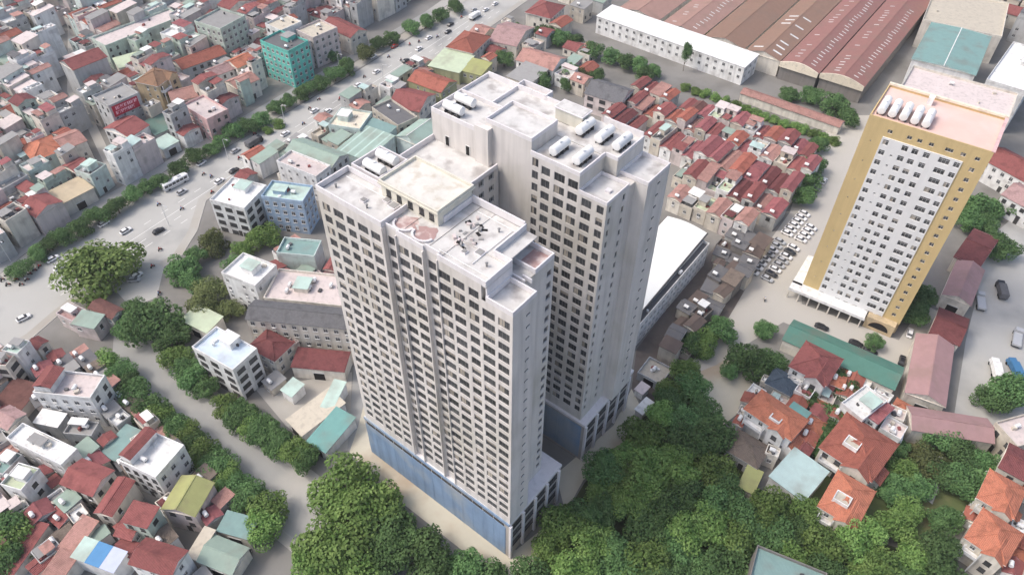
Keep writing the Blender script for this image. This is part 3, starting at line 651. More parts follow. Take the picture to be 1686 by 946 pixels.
(-130.1,87.6,-37.5,5.5,5.6,4.5,0,3,2,25,1,13),
(-110.2,78.6,-33.9,3.6,4.8,4,2,3,5,34,-1,13),
(-121,87.2,-42.1,3.9,4.8,4.7,4,3,0,34,-1,13),
(-124.7,90.3,-38.4,5.4,4.9,6.1,0,4,3,25,-1,13),
(-128.3,93.4,-36.9,3.7,4.8,4.3,0,3,2,25,2,13),
(-131.2,96.4,-37.1,4.4,5.1,5.9,0,3,3,35,-1,13),
(-134.7,99.2,-45.5,4.3,4.8,3.5,4,1,4,35,-1,13),
(-108.4,85.2,-40.6,4.1,5.7,3.5,4,1,13,34,-1,13),
(-115.7,91.1,-42.1,4.7,5.2,5.1,1,2,10,34,-1,13),
(-125.9,99.9,-36.8,3.3,3.8,5.9,1,0,10,35,-1,13),
(-132.5,105.4,-46.9,3,4.3,3.9,1,0,5,35,0,13),
(-139.3,111.2,-41.1,4.6,5.8,4.5,4,1,6,35,-1,13),
(-143.2,114.5,-39.1,5.2,5.8,4.9,4,3,13,35,-1,13),
(-99.2,85.5,-44.8,3,4.1,4.1,4,0,8,33,-1,13),
(-105.8,90.3,-41.7,4.1,3.7,5.8,0,1,3,34,-1,13),
(-109.4,93.6,-36.1,4.8,4.3,6.1,4,3,8,34,-1,13),
(-113.1,96.9,-43.8,3.3,3.2,3.8,4,4,0,34,-1,13),
(-116.7,100.2,-36.6,2.9,2.5,4,2,1,5,35,-1,13),
(-120.7,103,-43.3,3.2,3,3.7,1,3,10,35,-1,13),
(-130.8,111.5,-40.4,3.4,3.5,5.2,0,4,0,35,-1,13),
(-137.5,117.5,-43.8,2.7,3.1,5.2,0,1,2,35,-1,13),
(-140.2,120,-37.2,3.2,4.6,4.6,1,0,5,35,1,13),
(-143.8,122.4,-37.1,4.2,3.7,5.7,4,0,0,24,-1,13),
(-147.1,125.1,-38.2,3.7,4.6,3.9,1,3,10,24,-1,13),
(-150.5,128.3,-36.1,5,4.3,5.3,1,2,10,24,-1,13),
(-94.1,87.7,-39.4,3.3,2.7,4.4,2,0,5,33,-1,13),
(-145.7,130.9,-39.7,4,3.8,5.2,4,2,13,24,2,13),
(-149.2,134.2,-40.1,4.8,4.2,4.6,1,4,5,24,-1,13),
(-152.7,137.3,-43.8,4.4,4.6,6.1,0,4,2,24,-1,13),
(-155.9,139.9,-40.9,3.6,4.3,3.6,0,2,0,36,-1,13),
(-71.4,75.2,-42.6,4.9,4.2,3.3,4,2,0,32,-1,13),
(-82.3,84.2,-42.7,4.7,4.4,6,4,0,13,32,-1,13),
(-91.3,91.5,-43,3.4,4.5,3.5,1,0,10,32,-1,13),
(-107.9,105.7,-36.2,5.1,4.3,4.5,1,4,10,31,-1,13),
(-111.8,109.1,-35.8,5.1,4.6,5,4,2,8,31,-1,13),
(-130.4,125.1,-46.3,4.4,4.7,5.2,4,3,4,24,-1,13),
(-149.2,139.7,-41.1,5.5,4.2,5.2,4,0,13,24,-1,13),
(-153.1,143.3,-36.2,5,4.5,4.5,0,2,2,36,-1,13),
(-85.1,93.6,-40.1,3.8,3.8,5.9,0,1,3,32,-1,13),
(-97.6,104.8,-44.1,3.2,5.1,4.9,4,4,13,31,-1,13),
(-100.8,106.5,-43.3,3.6,4.5,3.3,4,3,4,31,-1,13),
(-107.4,112.3,-38.6,2.7,3.6,5.1,1,0,5,31,-1,13),
(-128.2,129.3,-41.9,3.6,3.2,4.6,4,2,13,24,0,13),
(-131.4,132.6,-36.1,3.8,4.9,4.8,4,4,8,24,-1,13),
(-134.4,135.1,-46.1,3.9,4.8,6,1,4,10,24,-1,13),
(-143.9,142.5,-46,4.1,3.8,5.6,4,0,0,36,-1,13),
(-73,90.4,-46.1,3.4,4,5.7,1,2,10,32,-1,13),
(-95.8,108.7,-35.3,4,3.4,5.7,4,3,8,31,-1,13),
(-99.3,112.1,-44,2.9,2.5,5.2,0,1,2,31,-1,13),
(-106.2,118.5,-35.5,4,4.2,6,0,2,3,31,-1,13),
(-109.5,121,-40.2,3.9,4,6,4,2,0,31,-1,13),
(-127.1,135.6,-42.7,3.5,4.2,5.4,4,2,0,24,-1,13),
(-129.9,138.2,-44.3,4.1,4.2,5,4,4,4,24,0,13),
(-133.3,140.5,-46.4,3.6,4,5.1,1,1,5,24,-1,13),
(-71.4,94.9,-36.1,3.3,4.2,5.7,4,3,6,32,-1,13),
(-78.1,101.2,-36.4,4.6,4.4,5.8,4,1,13,32,-1,13),
(-87.8,109.1,-40.8,3,3.2,6.3,4,2,4,31,-1,13),
(-91,111.6,-37.7,3.9,3.8,4.5,4,3,13,31,-1,13),
(-94.6,114.3,-46.3,4.8,4,3.6,4,0,6,31,-1,13),
(-98.5,117.9,-39.2,5.4,4.3,6.2,0,4,3,31,-1,13),
(-101.8,121,-43.7,3.6,4.4,4.4,0,4,3,31,-1,13),
(-105.5,124.1,-34.8,5.5,4.1,5.3,4,2,13,31,-1,13),
(-110,127.4,-33.2,3.2,2.5,3.3,0,0,2,24,-1,13),
(-113.8,130.4,-33.9,4.2,4.4,5.7,4,2,6,24,-1,13),
(-117.1,133.5,-41.9,4.7,3.8,4.7,4,0,0,24,-1,13),
(-120.2,136.4,-46.6,3.4,4.4,5.5,4,2,13,24,1,13),
(-123.7,139.2,-41.4,5.1,4.1,5.4,4,4,4,24,1,13),
(-127.4,142.4,-42.8,4.6,4.4,4.1,4,4,6,24,-1,13),
(-68.3,133.8,-41.4,4.5,4.9,3.3,4,4,0,40,-1,14),
(-65.8,146.6,-33.9,2.9,3.5,5.2,0,3,2,40,-1,14),
(-78.4,158,-38.8,3,3.8,5.7,0,0,3,37,-1,14),
(-75.1,176,-42.1,4.8,5.3,4.4,2,0,5,37,-1,14),
(-78.7,179.5,-33.7,4.9,5.8,4.6,1,3,5,38,-1,14),
(-61.9,173.7,-41.2,3.7,5.6,5,1,2,10,37,-1,14),
(-64.9,176.3,-44.3,3.7,5.7,3.6,0,3,0,37,-1,14),
(-68.7,178.6,-33.1,4.8,4.8,4,4,1,8,37,-1,14),
(-78.8,187.9,-43.3,2.8,4,4.8,0,0,3,38,-1,14),
(-75.8,193.3,-40.5,4.7,5.6,3.5,4,3,6,38,-1,14),
(62.7,120.2,-125,2.7,2.3,5.4,1,0,9,41,1,15),
(65.5,124.9,-123,3.3,3.1,3.4,0,1,2,41,1,15),
(67.9,128.6,-120.7,3.5,4.3,4,1,0,9,41,0,15),
(70.4,132,-131.4,4.2,4.2,3.3,0,0,3,41,-1,15),
(73.9,135.8,-121.1,2.7,2.3,4.3,0,1,3,41,-1,15),
(73.2,125.8,-130.6,4.2,5,5.8,0,0,2,41,0,15),
(76.1,129.2,-124.5,4.3,4.8,3.5,0,1,2,41,0,15),
(69.5,110.6,-119,3.1,3.3,5.8,0,1,3,42,-1,15),
(77.4,122.2,-122.2,4.3,3.7,5.4,3,1,15,41,-1,15),
(80.5,126.7,-130.7,5.2,4.3,4.5,1,1,9,41,-1,15),
(83.3,130.7,-129.2,4.1,4.5,6.1,0,0,2,41,1,15),
(77.1,111.3,-129.7,4.2,4.6,5.5,1,0,5,42,-1,15),
(79.9,114.8,-122.4,4,4.3,5.8,1,0,9,42,-1,15),
(82.6,118.9,-125.4,5.2,4.4,5.5,3,0,15,41,0,15),
(85.5,123.2,-130.4,4.2,4.5,5.5,1,1,5,41,-1,15),
(87.6,126.8,-125.8,3.6,4.4,3.5,3,0,15,41,1,15),
(90.3,130.3,-122.9,4.7,4.1,3.8,0,1,2,44,0,15),
(93.5,134.3,-118.9,4,3.7,5.9,3,0,15,44,-1,15),
(96.5,137.9,-128.7,4.3,4.8,3.5,1,0,5,43,-1,15),
(98,131.6,-128.9,3.9,4.1,4.1,1,0,9,44,0,15),
(101.2,135.5,-127.1,4,5.6,4.2,0,1,3,44,-1,15),
(103.3,127.6,-128.7,5.2,4.4,5.8,0,0,2,44,-1,15),
(106.5,131.5,-131.8,3.9,5,3.1,0,0,3,44,-1,15),
(104.1,118,-120.8,4.9,5.3,5.2,0,0,3,45,-1,15),
(107.3,122.5,-130.5,3.8,4.1,3,0,1,2,44,1,15),
(110.5,127.3,-131.7,3.1,3.6,3.4,3,1,15,44,-1,15),
(116.1,93.9,-126.4,3.7,3.3,3.4,1,0,9,46,0,16),
(124.4,105,-125.9,3.5,2.7,3.5,1,0,9,46,1,16),
(118.3,79.4,-121,4.5,3.9,6,1,0,5,27,-1,16),
(120.8,83.1,-123.6,3.5,3.2,5.2,3,0,15,27,-1,16),
(123.6,86.1,-118.5,3.6,4.2,4.9,1,0,9,27,-1,16),
(125.5,90.1,-122,4.4,3.9,5.1,0,0,3,46,-1,16),
(133.9,101.4,-118.4,4.2,3.8,3.6,3,0,15,46,-1,16),
(136.8,104.9,-130,4.2,4.1,5.8,3,0,15,46,-1,16),
(128.8,84.3,-126.9,5.3,5.1,4.2,1,1,5,27,-1,16),
(132.1,88.7,-121.3,5.3,4.9,6.3,1,1,5,27,-1,16),
]
WALLN={'white': 'white', 'cream': 'cream', 'grey': 'grey', 'pinkgrey': 'pinkish', 'beige': 'beige', 'palegreen': 'pale green', 'pink': 'pink', 'mint': 'mint', 'greydark': 'dark grey'}
ROOFN={'grey': 'grey', 'beige': 'beige', 'pinkwhite': 'pale pink', 'white': 'bright white', 'darkgrey': 'dark grey', 'red': 'red', 'salmon': 'salmon', 'darkred': 'dark red', 'greengrey': 'grey-green', 'terracotta': 'terracotta', 'rose': 'rose', 'brownred': 'brown-red', 'palegreenroof': 'pale green', 'greybrown': 'grey-brown', 'slum': 'rusty brown', 'orange': 'orange'}
STN={'flat': 'flat rooftop', 'gable': 'gabled roof', 'gabley': 'gabled roof', 'hip': 'hipped roof', 'shed': 'sheet roof'}
ZTAG=['old quarter', 'row houses', 'dark yard', 'mid block', 'boulevard side', 'left corner', 'upper right', 'far factory side', 'lower left', 'villa side', 'right villas', 'villa gaps', 'boulevard shops', 'lower left block', 'centre block', 'villa block', 'right edge']
NEAR=['the turquoise house', 'the long pale green block', 'the red banner', 'the grey-green block', 'the orange mint villa', 'the tan shed', 'the tan ornate villa', 'the blank grey wall house', 'the long terracotta house', 'the left picture edge', 'the upper left corner', 'the top edge', 'the upper boulevard', 'the far tower', 'the slate school', 'the factory hedge', 'the parking row', 'the white arched hall', 'the white row building', 'the white factory office', 'the parked cars', 'the teal hall', 'the salmon row', 'the factory sheds', 'the white corner house', 'the lower left corner', 'the truck yard', 'the lower right corner', 'the salmon roof', 'the boulevard trees', 'the middle of the old quarter', 'the red terrace house', 'the olive roof', 'the striped sheet roof', 'the paved yard', 'the white long house', 'the junction shops', 'the slate roofed long building', 'the white roof-frame house', 'the mint office block', 'the dark red canopy', 'the orange white villa', 'the pale aqua roof', 'the red balcony villa', 'the white cubic villa', 'the skylight villa', 'the orange right-edge villas']
TREES=[
(-161,187.9,3.6,6.5,0,'trees along the boulevard','boulevard tree',0),
(-159,191.7,3.4,6.5,0,'trees along the boulevard','boulevard tree',1),
(-155.9,194.6,3.8,7,0,'trees along the boulevard','boulevard tree',2),
(-152.5,200.5,3.9,7,0,'trees along the boulevard','boulevard tree',3),
(-148.4,206.2,4,7.5,0,'trees along the boulevard','boulevard tree',4),
(-143.7,212.2,4,7.5,0,'trees along the boulevard','boulevard tree',5),
(-140.5,219.8,3.6,7,0,'trees along the boulevard','boulevard tree',6),
(-137.6,225.1,3.4,6,0,'trees along the boulevard','boulevard tree',7),
(-133.6,228.5,3.8,7,0,'trees along the boulevard','boulevard tree',8),
(-129.8,236.4,3.9,7,0,'trees along the boulevard','boulevard tree',9),
(-126,245.4,4,7,0,'trees along the boulevard','boulevard tree',10),
(-121,249.7,3.4,6,0,'trees along the boulevard','boulevard tree',11),
(-117.7,255.4,3.6,6.5,0,'trees along the boulevard','boulevard tree',12),
(-114.4,261.6,4,7,0,'trees along the boulevard','boulevard tree',13),
(-110.5,265.7,4.2,7.5,0,'trees along the boulevard','boulevard tree',14),
(-106.7,270.9,4.2,7.5,0,'trees along the boulevard','boulevard tree',15),
(-102.3,280.5,3.6,6.5,0,'trees along the boulevard','boulevard tree',16),
(-97.7,286.6,3.6,6.5,0,'trees along the boulevard','boulevard tree',17),
(-93.7,292.7,3.6,6.5,0,'trees along the boulevard','boulevard tree',18),
(-91.1,296.9,3.6,6.5,0,'trees along the boulevard','boulevard tree',19),
(-86.7,301.3,4.2,7.5,0,'trees along the boulevard','boulevard tree',20),
(-81.7,308.4,4.4,8,0,'trees along the boulevard','boulevard tree',21),
(-76.9,316.3,4.4,8,0,'trees along the boulevard','boulevard tree',22),
(-70.9,328.7,4.5,8.5,2,'trees along the boulevard','boulevard tree',23),
(-66.1,339.1,4,7,0,'trees along the boulevard','boulevard tree',24),
(-60.2,345.6,4,7,0,'trees along the boulevard','boulevard tree',25),
(-51.5,356.3,4.4,8,0,'trees along the boulevard','boulevard tree',26),
(-45.4,363.2,4.4,8,0,'trees along the boulevard','boulevard tree',27),
(-39.3,370.2,4.4,8,0,'trees along the boulevard','boulevard tree',28),
(-31.8,380.4,4.4,8,0,'trees along the boulevard','boulevard tree',29),
(-118.8,139.4,4.4,8,1,'trees left of the side road','tree on the left row of the side road',0),
(-113.6,134.9,4,8,0,'trees left of the side road','tree on the left row of the side road',1),
(-109.7,131.7,3.8,7.5,0,'trees left of the side road','tree on the left row of the side road',2),
(-105.5,127.6,4.6,8.5,0,'trees left of the side road','tree on the left row of the side road',3),
(-100,123.1,4.2,8,0,'trees left of the side road','tree on the left row of the side road',4),
(-96.8,121.2,3.6,7,1,'trees left of the side road','tree on the left row of the side road',5),
(-94,119.4,3.4,6.5,0,'trees left of the side road','tree on the left row of the side road',6),
(-90.4,116.8,3.4,7,0,'trees left of the side road','tree on the left row of the side road',7),
(-87.2,114.5,3.8,7.5,1,'trees left of the side road','tree on the left row of the side road',8),
(-84.5,111.9,3.6,7,0,'trees left of the side road','tree on the left row of the side road',9),
(-81.5,108.9,4,8,1,'trees left of the side road','tree on the left row of the side road',10),
(-78.5,106.6,3.8,7.5,0,'trees left of the side road','tree on the left row of the side road',11),
(-75.6,104.1,4.4,8.5,0,'trees left of the side road','tree on the left row of the side road',12),
(-72.8,101.6,3.8,7.5,1,'trees left of the side road','tree on the left row of the side road',13),
(-69.9,99,4,8,0,'trees left of the side road','tree on the left row of the side road',14),
(-65.4,96.2,4,8,0,'trees left of the side road','tree on the left row of the side road',15),
(-60.6,88.2,4.5,9,1,'trees left of the side road','tree on the left row of the side road',16),
(-60.4,93.9,5,9.5,1,'trees left of the side road','tree on the left row of the side road',17),
(-98.8,141.1,4.2,8,1,'trees right of the side road','tree on the right row of the side road',0),
(-94.9,137.7,3.8,7.5,0,'trees right of the side road','tree on the right row of the side road',1),
(-90.9,133.9,4,8,0,'trees right of the side road','tree on the right row of the side road',2),
(-87,131,3.4,7,0,'trees right of the side road','tree on the right row of the side road',3),
(-79.2,124.5,3.8,7.5,1,'trees right of the side road','tree on the right row of the side road',4),
(-76.6,122.7,3.6,7,0,'trees right of the side road','tree on the right row of the side road',5),
(-73.8,120.5,3.9,7.5,0,'trees right of the side road','tree on the right row of the side road',6),
(-71.3,118.9,3.6,7,1,'trees right of the side road','tree on the right row of the side road',7),
(-68.6,117,4,7.5,0,'trees right of the side road','tree on the right row of the side road',8),
(-66,115.4,3.8,7,0,'trees right of the side road','tree on the right row of the side road',9),
(-63,113.3,4,8,0,'trees right of the side road','tree on the right row of the side road',10),
(-60.6,112.1,3.8,7,0,'trees right of the side road','tree on the right row of the side road',11),
(-57.8,110,4,8,1,'trees right of the side road','tree on the right row of the side road',12),
(-54.2,107.8,3.6,7,0,'trees right of the side road','tree on the right row of the side road',13),
(-134.2,176.3,11,15,4,'','giant spreading tree at the boulevard junction',-1),
(-108.7,179.1,5.6,9,0,'','round tree just right of the junction kerb',-1),
(-102.7,193.6,5.2,8,2,'','olive tree in front of the white black-banded house',-1),
(-106.8,186.1,3.5,7,0,'','small tree left of the olive tree',-1),
(-86.6,195.7,5.6,10,1,'','bright green tree before the light blue house',-1),
(-97,170.7,5,10,2,'','olive-brown tree beside the white roof-frame house',-1),
(-96.6,163.4,5.6,10,2,'','larger olive-brown tree below the white roof-frame house',-1),
(-109.4,154.2,8,12,0,'','broad tree at the top of the side road',-1),
(-103.1,149.7,5.5,10,0,'','tree on the right flank of the broad side road tree',-1),
(-117.5,160,4.5,8,0,'','tree on the left flank of the broad side road tree',-1),
(-98.8,270.7,2.6,4,1,'','yellow-green bush beside the grey-green roof',-1),
(-102.4,266,2.2,3,1,'','low bush strip beside the boulevard wall',-1),
(-77.9,264.2,3.4,5,1,'','round yellow-green bush beside the pale mint house',-1),
(-42.6,99,8,13,1,'','tall bright tree left of the blue podium',-1),
(-35.4,93.7,8,13,1,'','tall bright tree closest to the blue podium',-1),
(-28.9,86.7,7,12,0,'','dark tree below the podium strip',-1),
(-43,80.9,8,12,1,'','big leafy tree at the bottom edge beside the side road',-1),
(-35,78.3,7,11,1,'','leafy tree at the bottom edge under the podium tree',-1),
(-46.8,77,6,10,1,'','leftmost leafy tree at the bottom edge',-1),
(-18,81.5,6.2,11,0,'','dark round tree below the blue podium middle',-1),
(-10.7,78.5,5,9,0,'','small dark tree near the podium corner',-1),
(-4.4,76.6,4.5,8,0,'','small tree at the bottom edge below the podium corner',-1),
(-28.3,80.9,5.5,10,0,'','tree between the dark tree and the bottom edge',-1),
(64.3,154.7,5,9,0,'','dark round tree on the pale parking ground',-1),
(59.4,149.8,4.6,8,1,'','bright tree under the dark round parking tree',-1),
(70.8,143.2,6.2,11,0,'','large tree left of the red balcony villa',-1),
(77.2,142.5,4,8,0,'','smaller tree behind the large villa tree',-1),
(171.3,216.8,6.5,11,0,'','tall tree right of the yellow block',-1),
(163.9,209,5,10,0,'','second tree right of the yellow block',-1),
(168.9,196.3,6,10,0,'','round tree at the right edge above the truck yard',-1),
(94.5,135.9,4.5,8,0,'','garden tree beside the white cubic villa',-1),
(84.7,118.6,4.5,8,0,'','garden tree above the terracotta villa',-1),
(90.4,122.7,5,9,0,'','garden tree behind the pale aqua roof',-1),
(110.7,109.4,5.2,9,2,'','olive garden tree in the villa lane',-1),
(117.3,116.3,5,9,0,'','garden tree below the long pink shed',-1),
(120.8,111.4,5,9,0,'','garden tree at the villa lane end',-1),
(118.4,102.7,5.5,9,0,'','garden tree left of the orange right-edge villa',-1),
(105.3,114.1,3,5,0,'','small garden shrub right of the terracotta villa',-1),
(100.4,93.9,4.5,8,1,'','bright garden tree below the orange grove villa',-1),
(94.9,90.2,5,9,1,'','grove-edge tree right of the orange villa',-1),
(115.8,122.3,4,7,0,'','tree overlapping the long pink shed',-1),
(92.2,346.6,6,11,3,'','yellow-green tree before the brown factory shed',-1),
(12.2,304.2,4.5,9,0,'','dark tree behind the far tower',-1),
(24.5,312.1,5,9,0,'','second dark tree behind the far tower',-1),
(30.4,308.9,4,8,2,'','brownish tree beside the slate school',-1),
(-5,323.9,4.5,9,0,'','dark tree left of the salmon roof',-1),
(130.7,295.4,5,8,0,'','tree at the factory front wall',-1),
(138.9,287.5,6,9,0,'','large tree at the factory front wall',-1),
(141.6,278.8,5,8,0,'','tree at the factory alley corner',-1),
(121.5,296.2,4,7,0,'','grey tree at the white office end',-1),
(124.1,256.7,4,7,0,'','tree at the end of the salmon row',-1),
(116.8,243.9,5,9,0,'','tree beside the row house end',-1),
(111.7,231.9,5,9,0,'','tree between row houses and parking',-1),
(107.6,222.9,4,8,0,'','lowest tree above the parked cars',-1),
(184.6,219.3,5,9,0,'','tree at the far right edge behind the house',-1),
(109.4,93.8,4,7,0,'','small tree by the villa lane',-1),
(177,217.1,4,7,0,'','small tree between the white houses at right',-1),
(142.6,131.8,6,10,0,'','round tree at the right edge below the lorry',-1),
(136.8,129,5,9,0,'','dark tree left of the right-edge round tree',-1),
(1.1,356.3,3,7,0,'','small tree near the pink boulevard roof',-1),
(79,321.4,2.2,9,0,'','narrow cypress before the white factory office',-1),
(111.2,152.2,3,5,0,'','small tree by the teal shed',-1),
(132.8,171.7,5,8,0,'','dark tree beside the yellow block right wall',-1),
(128.1,163.6,5,8,0,'','second dark tree beside the yellow block',-1),
(-122.4,87.1,6,10,0,'','tree at the lower left edge',-1),
(-120,82.8,6,10,1,'','second tree at the lower left edge',-1),
(-118.3,79.3,5,9,0,'','third tree at the lower left edge',-1),
(-177.3,311.6,4,6,0,'','dark tree below the long pale green block',-1),
(-147,323.8,4,7,0,'','tree left of the orange tiled roof',-1),
(-148.4,289.4,3,5.5,0,'','small tree below the tan ornate villa',-1),
(-215.3,306.2,3.5,6,0,'','small tree amid grey roofs near the left edge',-1),
(-183.3,362,3.5,6,2,'','olive tree near the top edge',-1),
(-86.5,326.5,3.5,6,0,'','tree behind the median beside the red gable',-1),
(97.2,132.5,4,7,0,'','garden tree above the white cubic villa',-1),
(94.7,113.5,3,6,0,'','small garden tree right of the skylight villa',-1),
(103.1,106.4,4.5,8,1,'','bright garden tree in the villa gardens',-1),
(105,101.4,4,7,0,'','dark garden tree at the lower villa gardens',-1),
(99.6,101,4.5,8,0,'','garden tree below the small shrub',-1),
(113.5,104.7,4.5,8,0,'','garden tree beside the villa lane car',-1),
(125,108.5,4,8,0,'','garden tree above the right-edge orange villa',-1),
(84.4,130.1,3.5,7,0,'','garden tree beside the slate-blue annex',-1),
(82.7,114.9,3.5,7,0,'','garden tree above the pale aqua roof',-1),
(168.2,208.5,5,9,0,'','third tree right of the yellow block',-1),
(121.7,297.3,4,7,0,'','second grey tree at the white office end',-1),
(155.9,305.4,3,5,0,'','low tree in the factory alley',-1),
(78.8,156.1,3.5,6,0,'','small tree at the parking ground edge',-1),
(65,139.6,3,5,0,'','small round tree in the garden clearing',-1),
(54.9,150.2,4,7,0,'','tree at the foot of the white row building',-1),
(-92.6,182.1,4.5,8,0,'','tree behind the white roof-frame house',-1),
(-93,190.4,4,7,1,'','bright tree left of the pale teal-topped house',-1),
(-105,173.2,4.5,8,0,'','tree between the junction tree pair',-1),
(-88.9,161.2,4,8,2,'','olive tree in front of the low pale green roof',-1),
(-119,154.8,4,7,0,'','tree behind the brown-red shop',-1),
(-163,178.6,4,7,0,'','tree at the left crossing',-1),
(22.5,302.8,3.5,7,0,'','tree above the slate school',-1),
(38,310.2,4,8,0,'','tree at the left end of the slate school',-1),
(58.8,311.8,4,8,0,'','tree at the right end above the slate school',-1),
(-16.8,334.2,3.5,6,0,'','tree beside the terracotta hip roofs',-1),
(-52,268,2.5,5.5,0,'','small tree among the mint workshops',-1),
(14.9,351.5,5,9,0,'trees before the white factory office','tree in the row before the white factory office',0),
(21.9,345.3,5,9,0,'trees before the white factory office','tree in the row before the white factory office',1),
(29.5,342.9,4.6,8,0,'trees before the white factory office','tree in the row before the white factory office',2),
(37,333.3,5,9,0,'trees before the white factory office','tree in the row before the white factory office',3),
(44.7,328.1,4.6,8.5,0,'trees before the white factory office','tree in the row before the white factory office',4),
(51.7,323.6,4.6,8.5,0,'trees before the white factory office','tree in the row before the white factory office',5),
(58.7,320.3,4.6,8.5,0,'trees before the white factory office','tree in the row before the white factory office',6),
(64.5,316.4,3.6,7,0,'trees before the white factory office','tree in the row before the white factory office',7),
(77.5,304.6,2.6,4,1,'shrubs along the salmon row','shrub in the hedge below the salmon row',0),
(81.5,301.6,2.6,4,1,'shrubs along the salmon row','shrub in the hedge below the salmon row',1),
(85.4,298.6,2.6,4,1,'shrubs along the salmon row','shrub in the hedge below the salmon row',2),
(89.3,295.7,2.6,4,1,'shrubs along the salmon row','shrub in the hedge below the salmon row',3),
(93.1,292.8,2.6,4,1,'shrubs along the salmon row','shrub in the hedge below the salmon row',4),
(96.9,289.9,2.6,4,1,'shrubs along the salmon row','shrub in the hedge below the salmon row',5),
(100.6,287.1,2.6,4,1,'shrubs along the salmon row','shrub in the hedge below the salmon row',6),
(104.3,284.3,2.6,4,1,'shrubs along the salmon row','shrub in the hedge below the salmon row',7),
(107.9,281.5,2.6,4,1,'shrubs along the salmon row','shrub in the hedge below the salmon row',8),
(111.5,278.8,2.6,4,1,'shrubs along the salmon row','shrub in the hedge below the salmon row',9),
(115.1,276.1,2.6,4,1,'shrubs along the salmon row','shrub in the hedge below the salmon row',10),
(118.6,273.4,2.6,4,1,'shrubs along the salmon row','shrub in the hedge below the salmon row',11),
(122.1,270.8,2.6,4,1,'shrubs along the salmon row','shrub in the hedge below the salmon row',12),
(125.5,268.2,2.6,4,1,'shrubs along the salmon row','shrub in the hedge below the salmon row',13),
(128.9,265.6,2.6,4,1,'shrubs along the salmon row','shrub in the hedge below the salmon row',14),
(132.2,263,2.6,4,1,'shrubs along the salmon row','shrub in the hedge below the salmon row',15),
(75.2,84,5.9,12.7,1,'canopy trees of the grove below the towers','leafy grove tree eighth nearest the grey rimmed rooftop',-2),
(35.8,98.6,6.2,11.2,1,'canopy trees of the grove below the towers','leafy grove tree seventeenth nearest the bottom edge middle',-2),
(37.9,106.9,6.1,11.2,1,'canopy trees of the grove below the towers','leafy grove tree fifth nearest the rear podium',-2),
(44.6,102.8,4.7,10,1,'canopy trees of the grove below the towers','leafy grove tree seventh nearest the grey-brown hip roof',-2),
(24,92.7,4.7,9.5,0,'canopy trees of the grove below the towers','leafy grove tree twelfth nearest the bottom edge middle',-2),
(51,94.6,4.9,10.8,0,'canopy trees of the grove below the towers','leafy grove tree eleventh nearest the grey rimmed rooftop',-2),
(101.5,76.6,6,10.9,0,'canopy trees of the grove below the towers','leafy grove tree second nearest the lower villas',-2),
(35.7,74.8,4.5,11.1,0,'canopy trees of the grove below the towers','leafy grove tree third nearest the bottom edge middle',-2),
(36.3,115.3,5.8,11.9,1,'canopy trees of the grove below the towers','leafy grove tree second nearest the rear podium',-2),
(43,88,5.7,12.2,1,'canopy trees of the grove below the towers','leafy grove tree eleventh nearest the bottom edge middle',-2),
(53.6,114.6,5.9,12.1,0,'canopy trees of the grove below the towers','leafy grove tree nearest the grey-brown hip roof',-2),
(9.2,83.3,4.7,10.1,1,'canopy trees of the grove below the towers','leafy grove tree nearest the blue podium corner',-2),
(96.5,81.1,5.1,10,1,'canopy trees of the grove below the towers','leafy grove tree sixth nearest the bottom edge right of the rimmed rooftop',-2),
(57,91.3,5.5,11.1,0,'canopy trees of the grove below the towers','leafy grove tree sixth nearest the grey rimmed rooftop',-2),
(70.5,89.1,4.4,9,0,'canopy trees of the grove below the towers','leafy grove tree third nearest the grey rimmed rooftop',-2),
(14.8,78,5.7,13,1,'canopy trees of the grove below the towers','leafy grove tree fourth nearest the blue podium corner',-2),
(44.5,125.6,4.7,10.1,0,'canopy trees of the grove below the towers','leafy grove tree fourth nearest the clearing',-2),
(51.5,78.7,6.2,11.5,0,'canopy trees of the grove below the towers','leafy grove tree ninth nearest the grey rimmed rooftop',-2),
(18.8,90.1,4.7,10.5,0,'canopy trees of the grove below the towers','leafy grove tree fifteenth nearest the bottom edge middle',-2),
(19.1,73.7,4.3,8.9,0,'canopy trees of the grove below the towers','leafy grove tree ninth nearest the bottom edge middle',-2),
(30.4,94.9,5,11.2,1,'canopy trees of the grove below the towers','leafy grove tree thirteenth nearest the bottom edge middle',-2),
(23.5,98.3,4.5,8.9,1,'canopy trees of the grove below the towers','leafy grove tree eighteenth nearest the bottom edge middle',-2),
(46.6,113.8,5.4,11.2,0,'canopy trees of the grove below the towers','leafy grove tree fifth nearest the grey-brown hip roof',-2),
(66.6,79.9,4.9,10.6,1,'canopy trees of the grove below the towers','leafy grove tree fourth nearest the grey rimmed rooftop',-2),
(29.9,109,4.4,10.2,1,'canopy trees of the grove below the towers','leafy grove tree nearest the rear podium',-2),
(33.8,88.2,6.2,10.9,0,'canopy trees of the grove below the towers','leafy grove tree fifth nearest the bottom edge middle',-2),
(61.1,81.7,4.3,8.6,0,'canopy trees of the grove below the towers','leafy grove tree second nearest the grey rimmed rooftop',-2),
(46.4,131.2,4.3,8.5,1,'canopy trees of the grove below the towers','leafy grove tree third nearest the clearing',-2),
(32,79.4,6,12.2,1,'canopy trees of the grove below the towers','leafy grove tree nearest the bottom edge middle',-2),
(54.3,84.9,5.5,11.3,1,'canopy trees of the grove below the towers','leafy grove tree seventh nearest the grey rimmed rooftop',-2),
(46.1,74.6,4.4,10.4,0,'canopy trees of the grove below the towers','leafy grove tree sixteenth nearest the bottom edge middle',-2),
(85.7,79,5.4,11.9,1,'canopy trees of the grove below the towers','leafy grove tree nearest the bottom edge right of the rimmed rooftop',-2),
(29.8,102.5,4.8,10.6,1,'canopy trees of the grove below the towers','leafy grove tree sixth nearest the rear podium',-2),
(25.5,81.4,6,11.6,0,'canopy trees of the grove below the towers','leafy grove tree second nearest the bottom edge middle',-2),
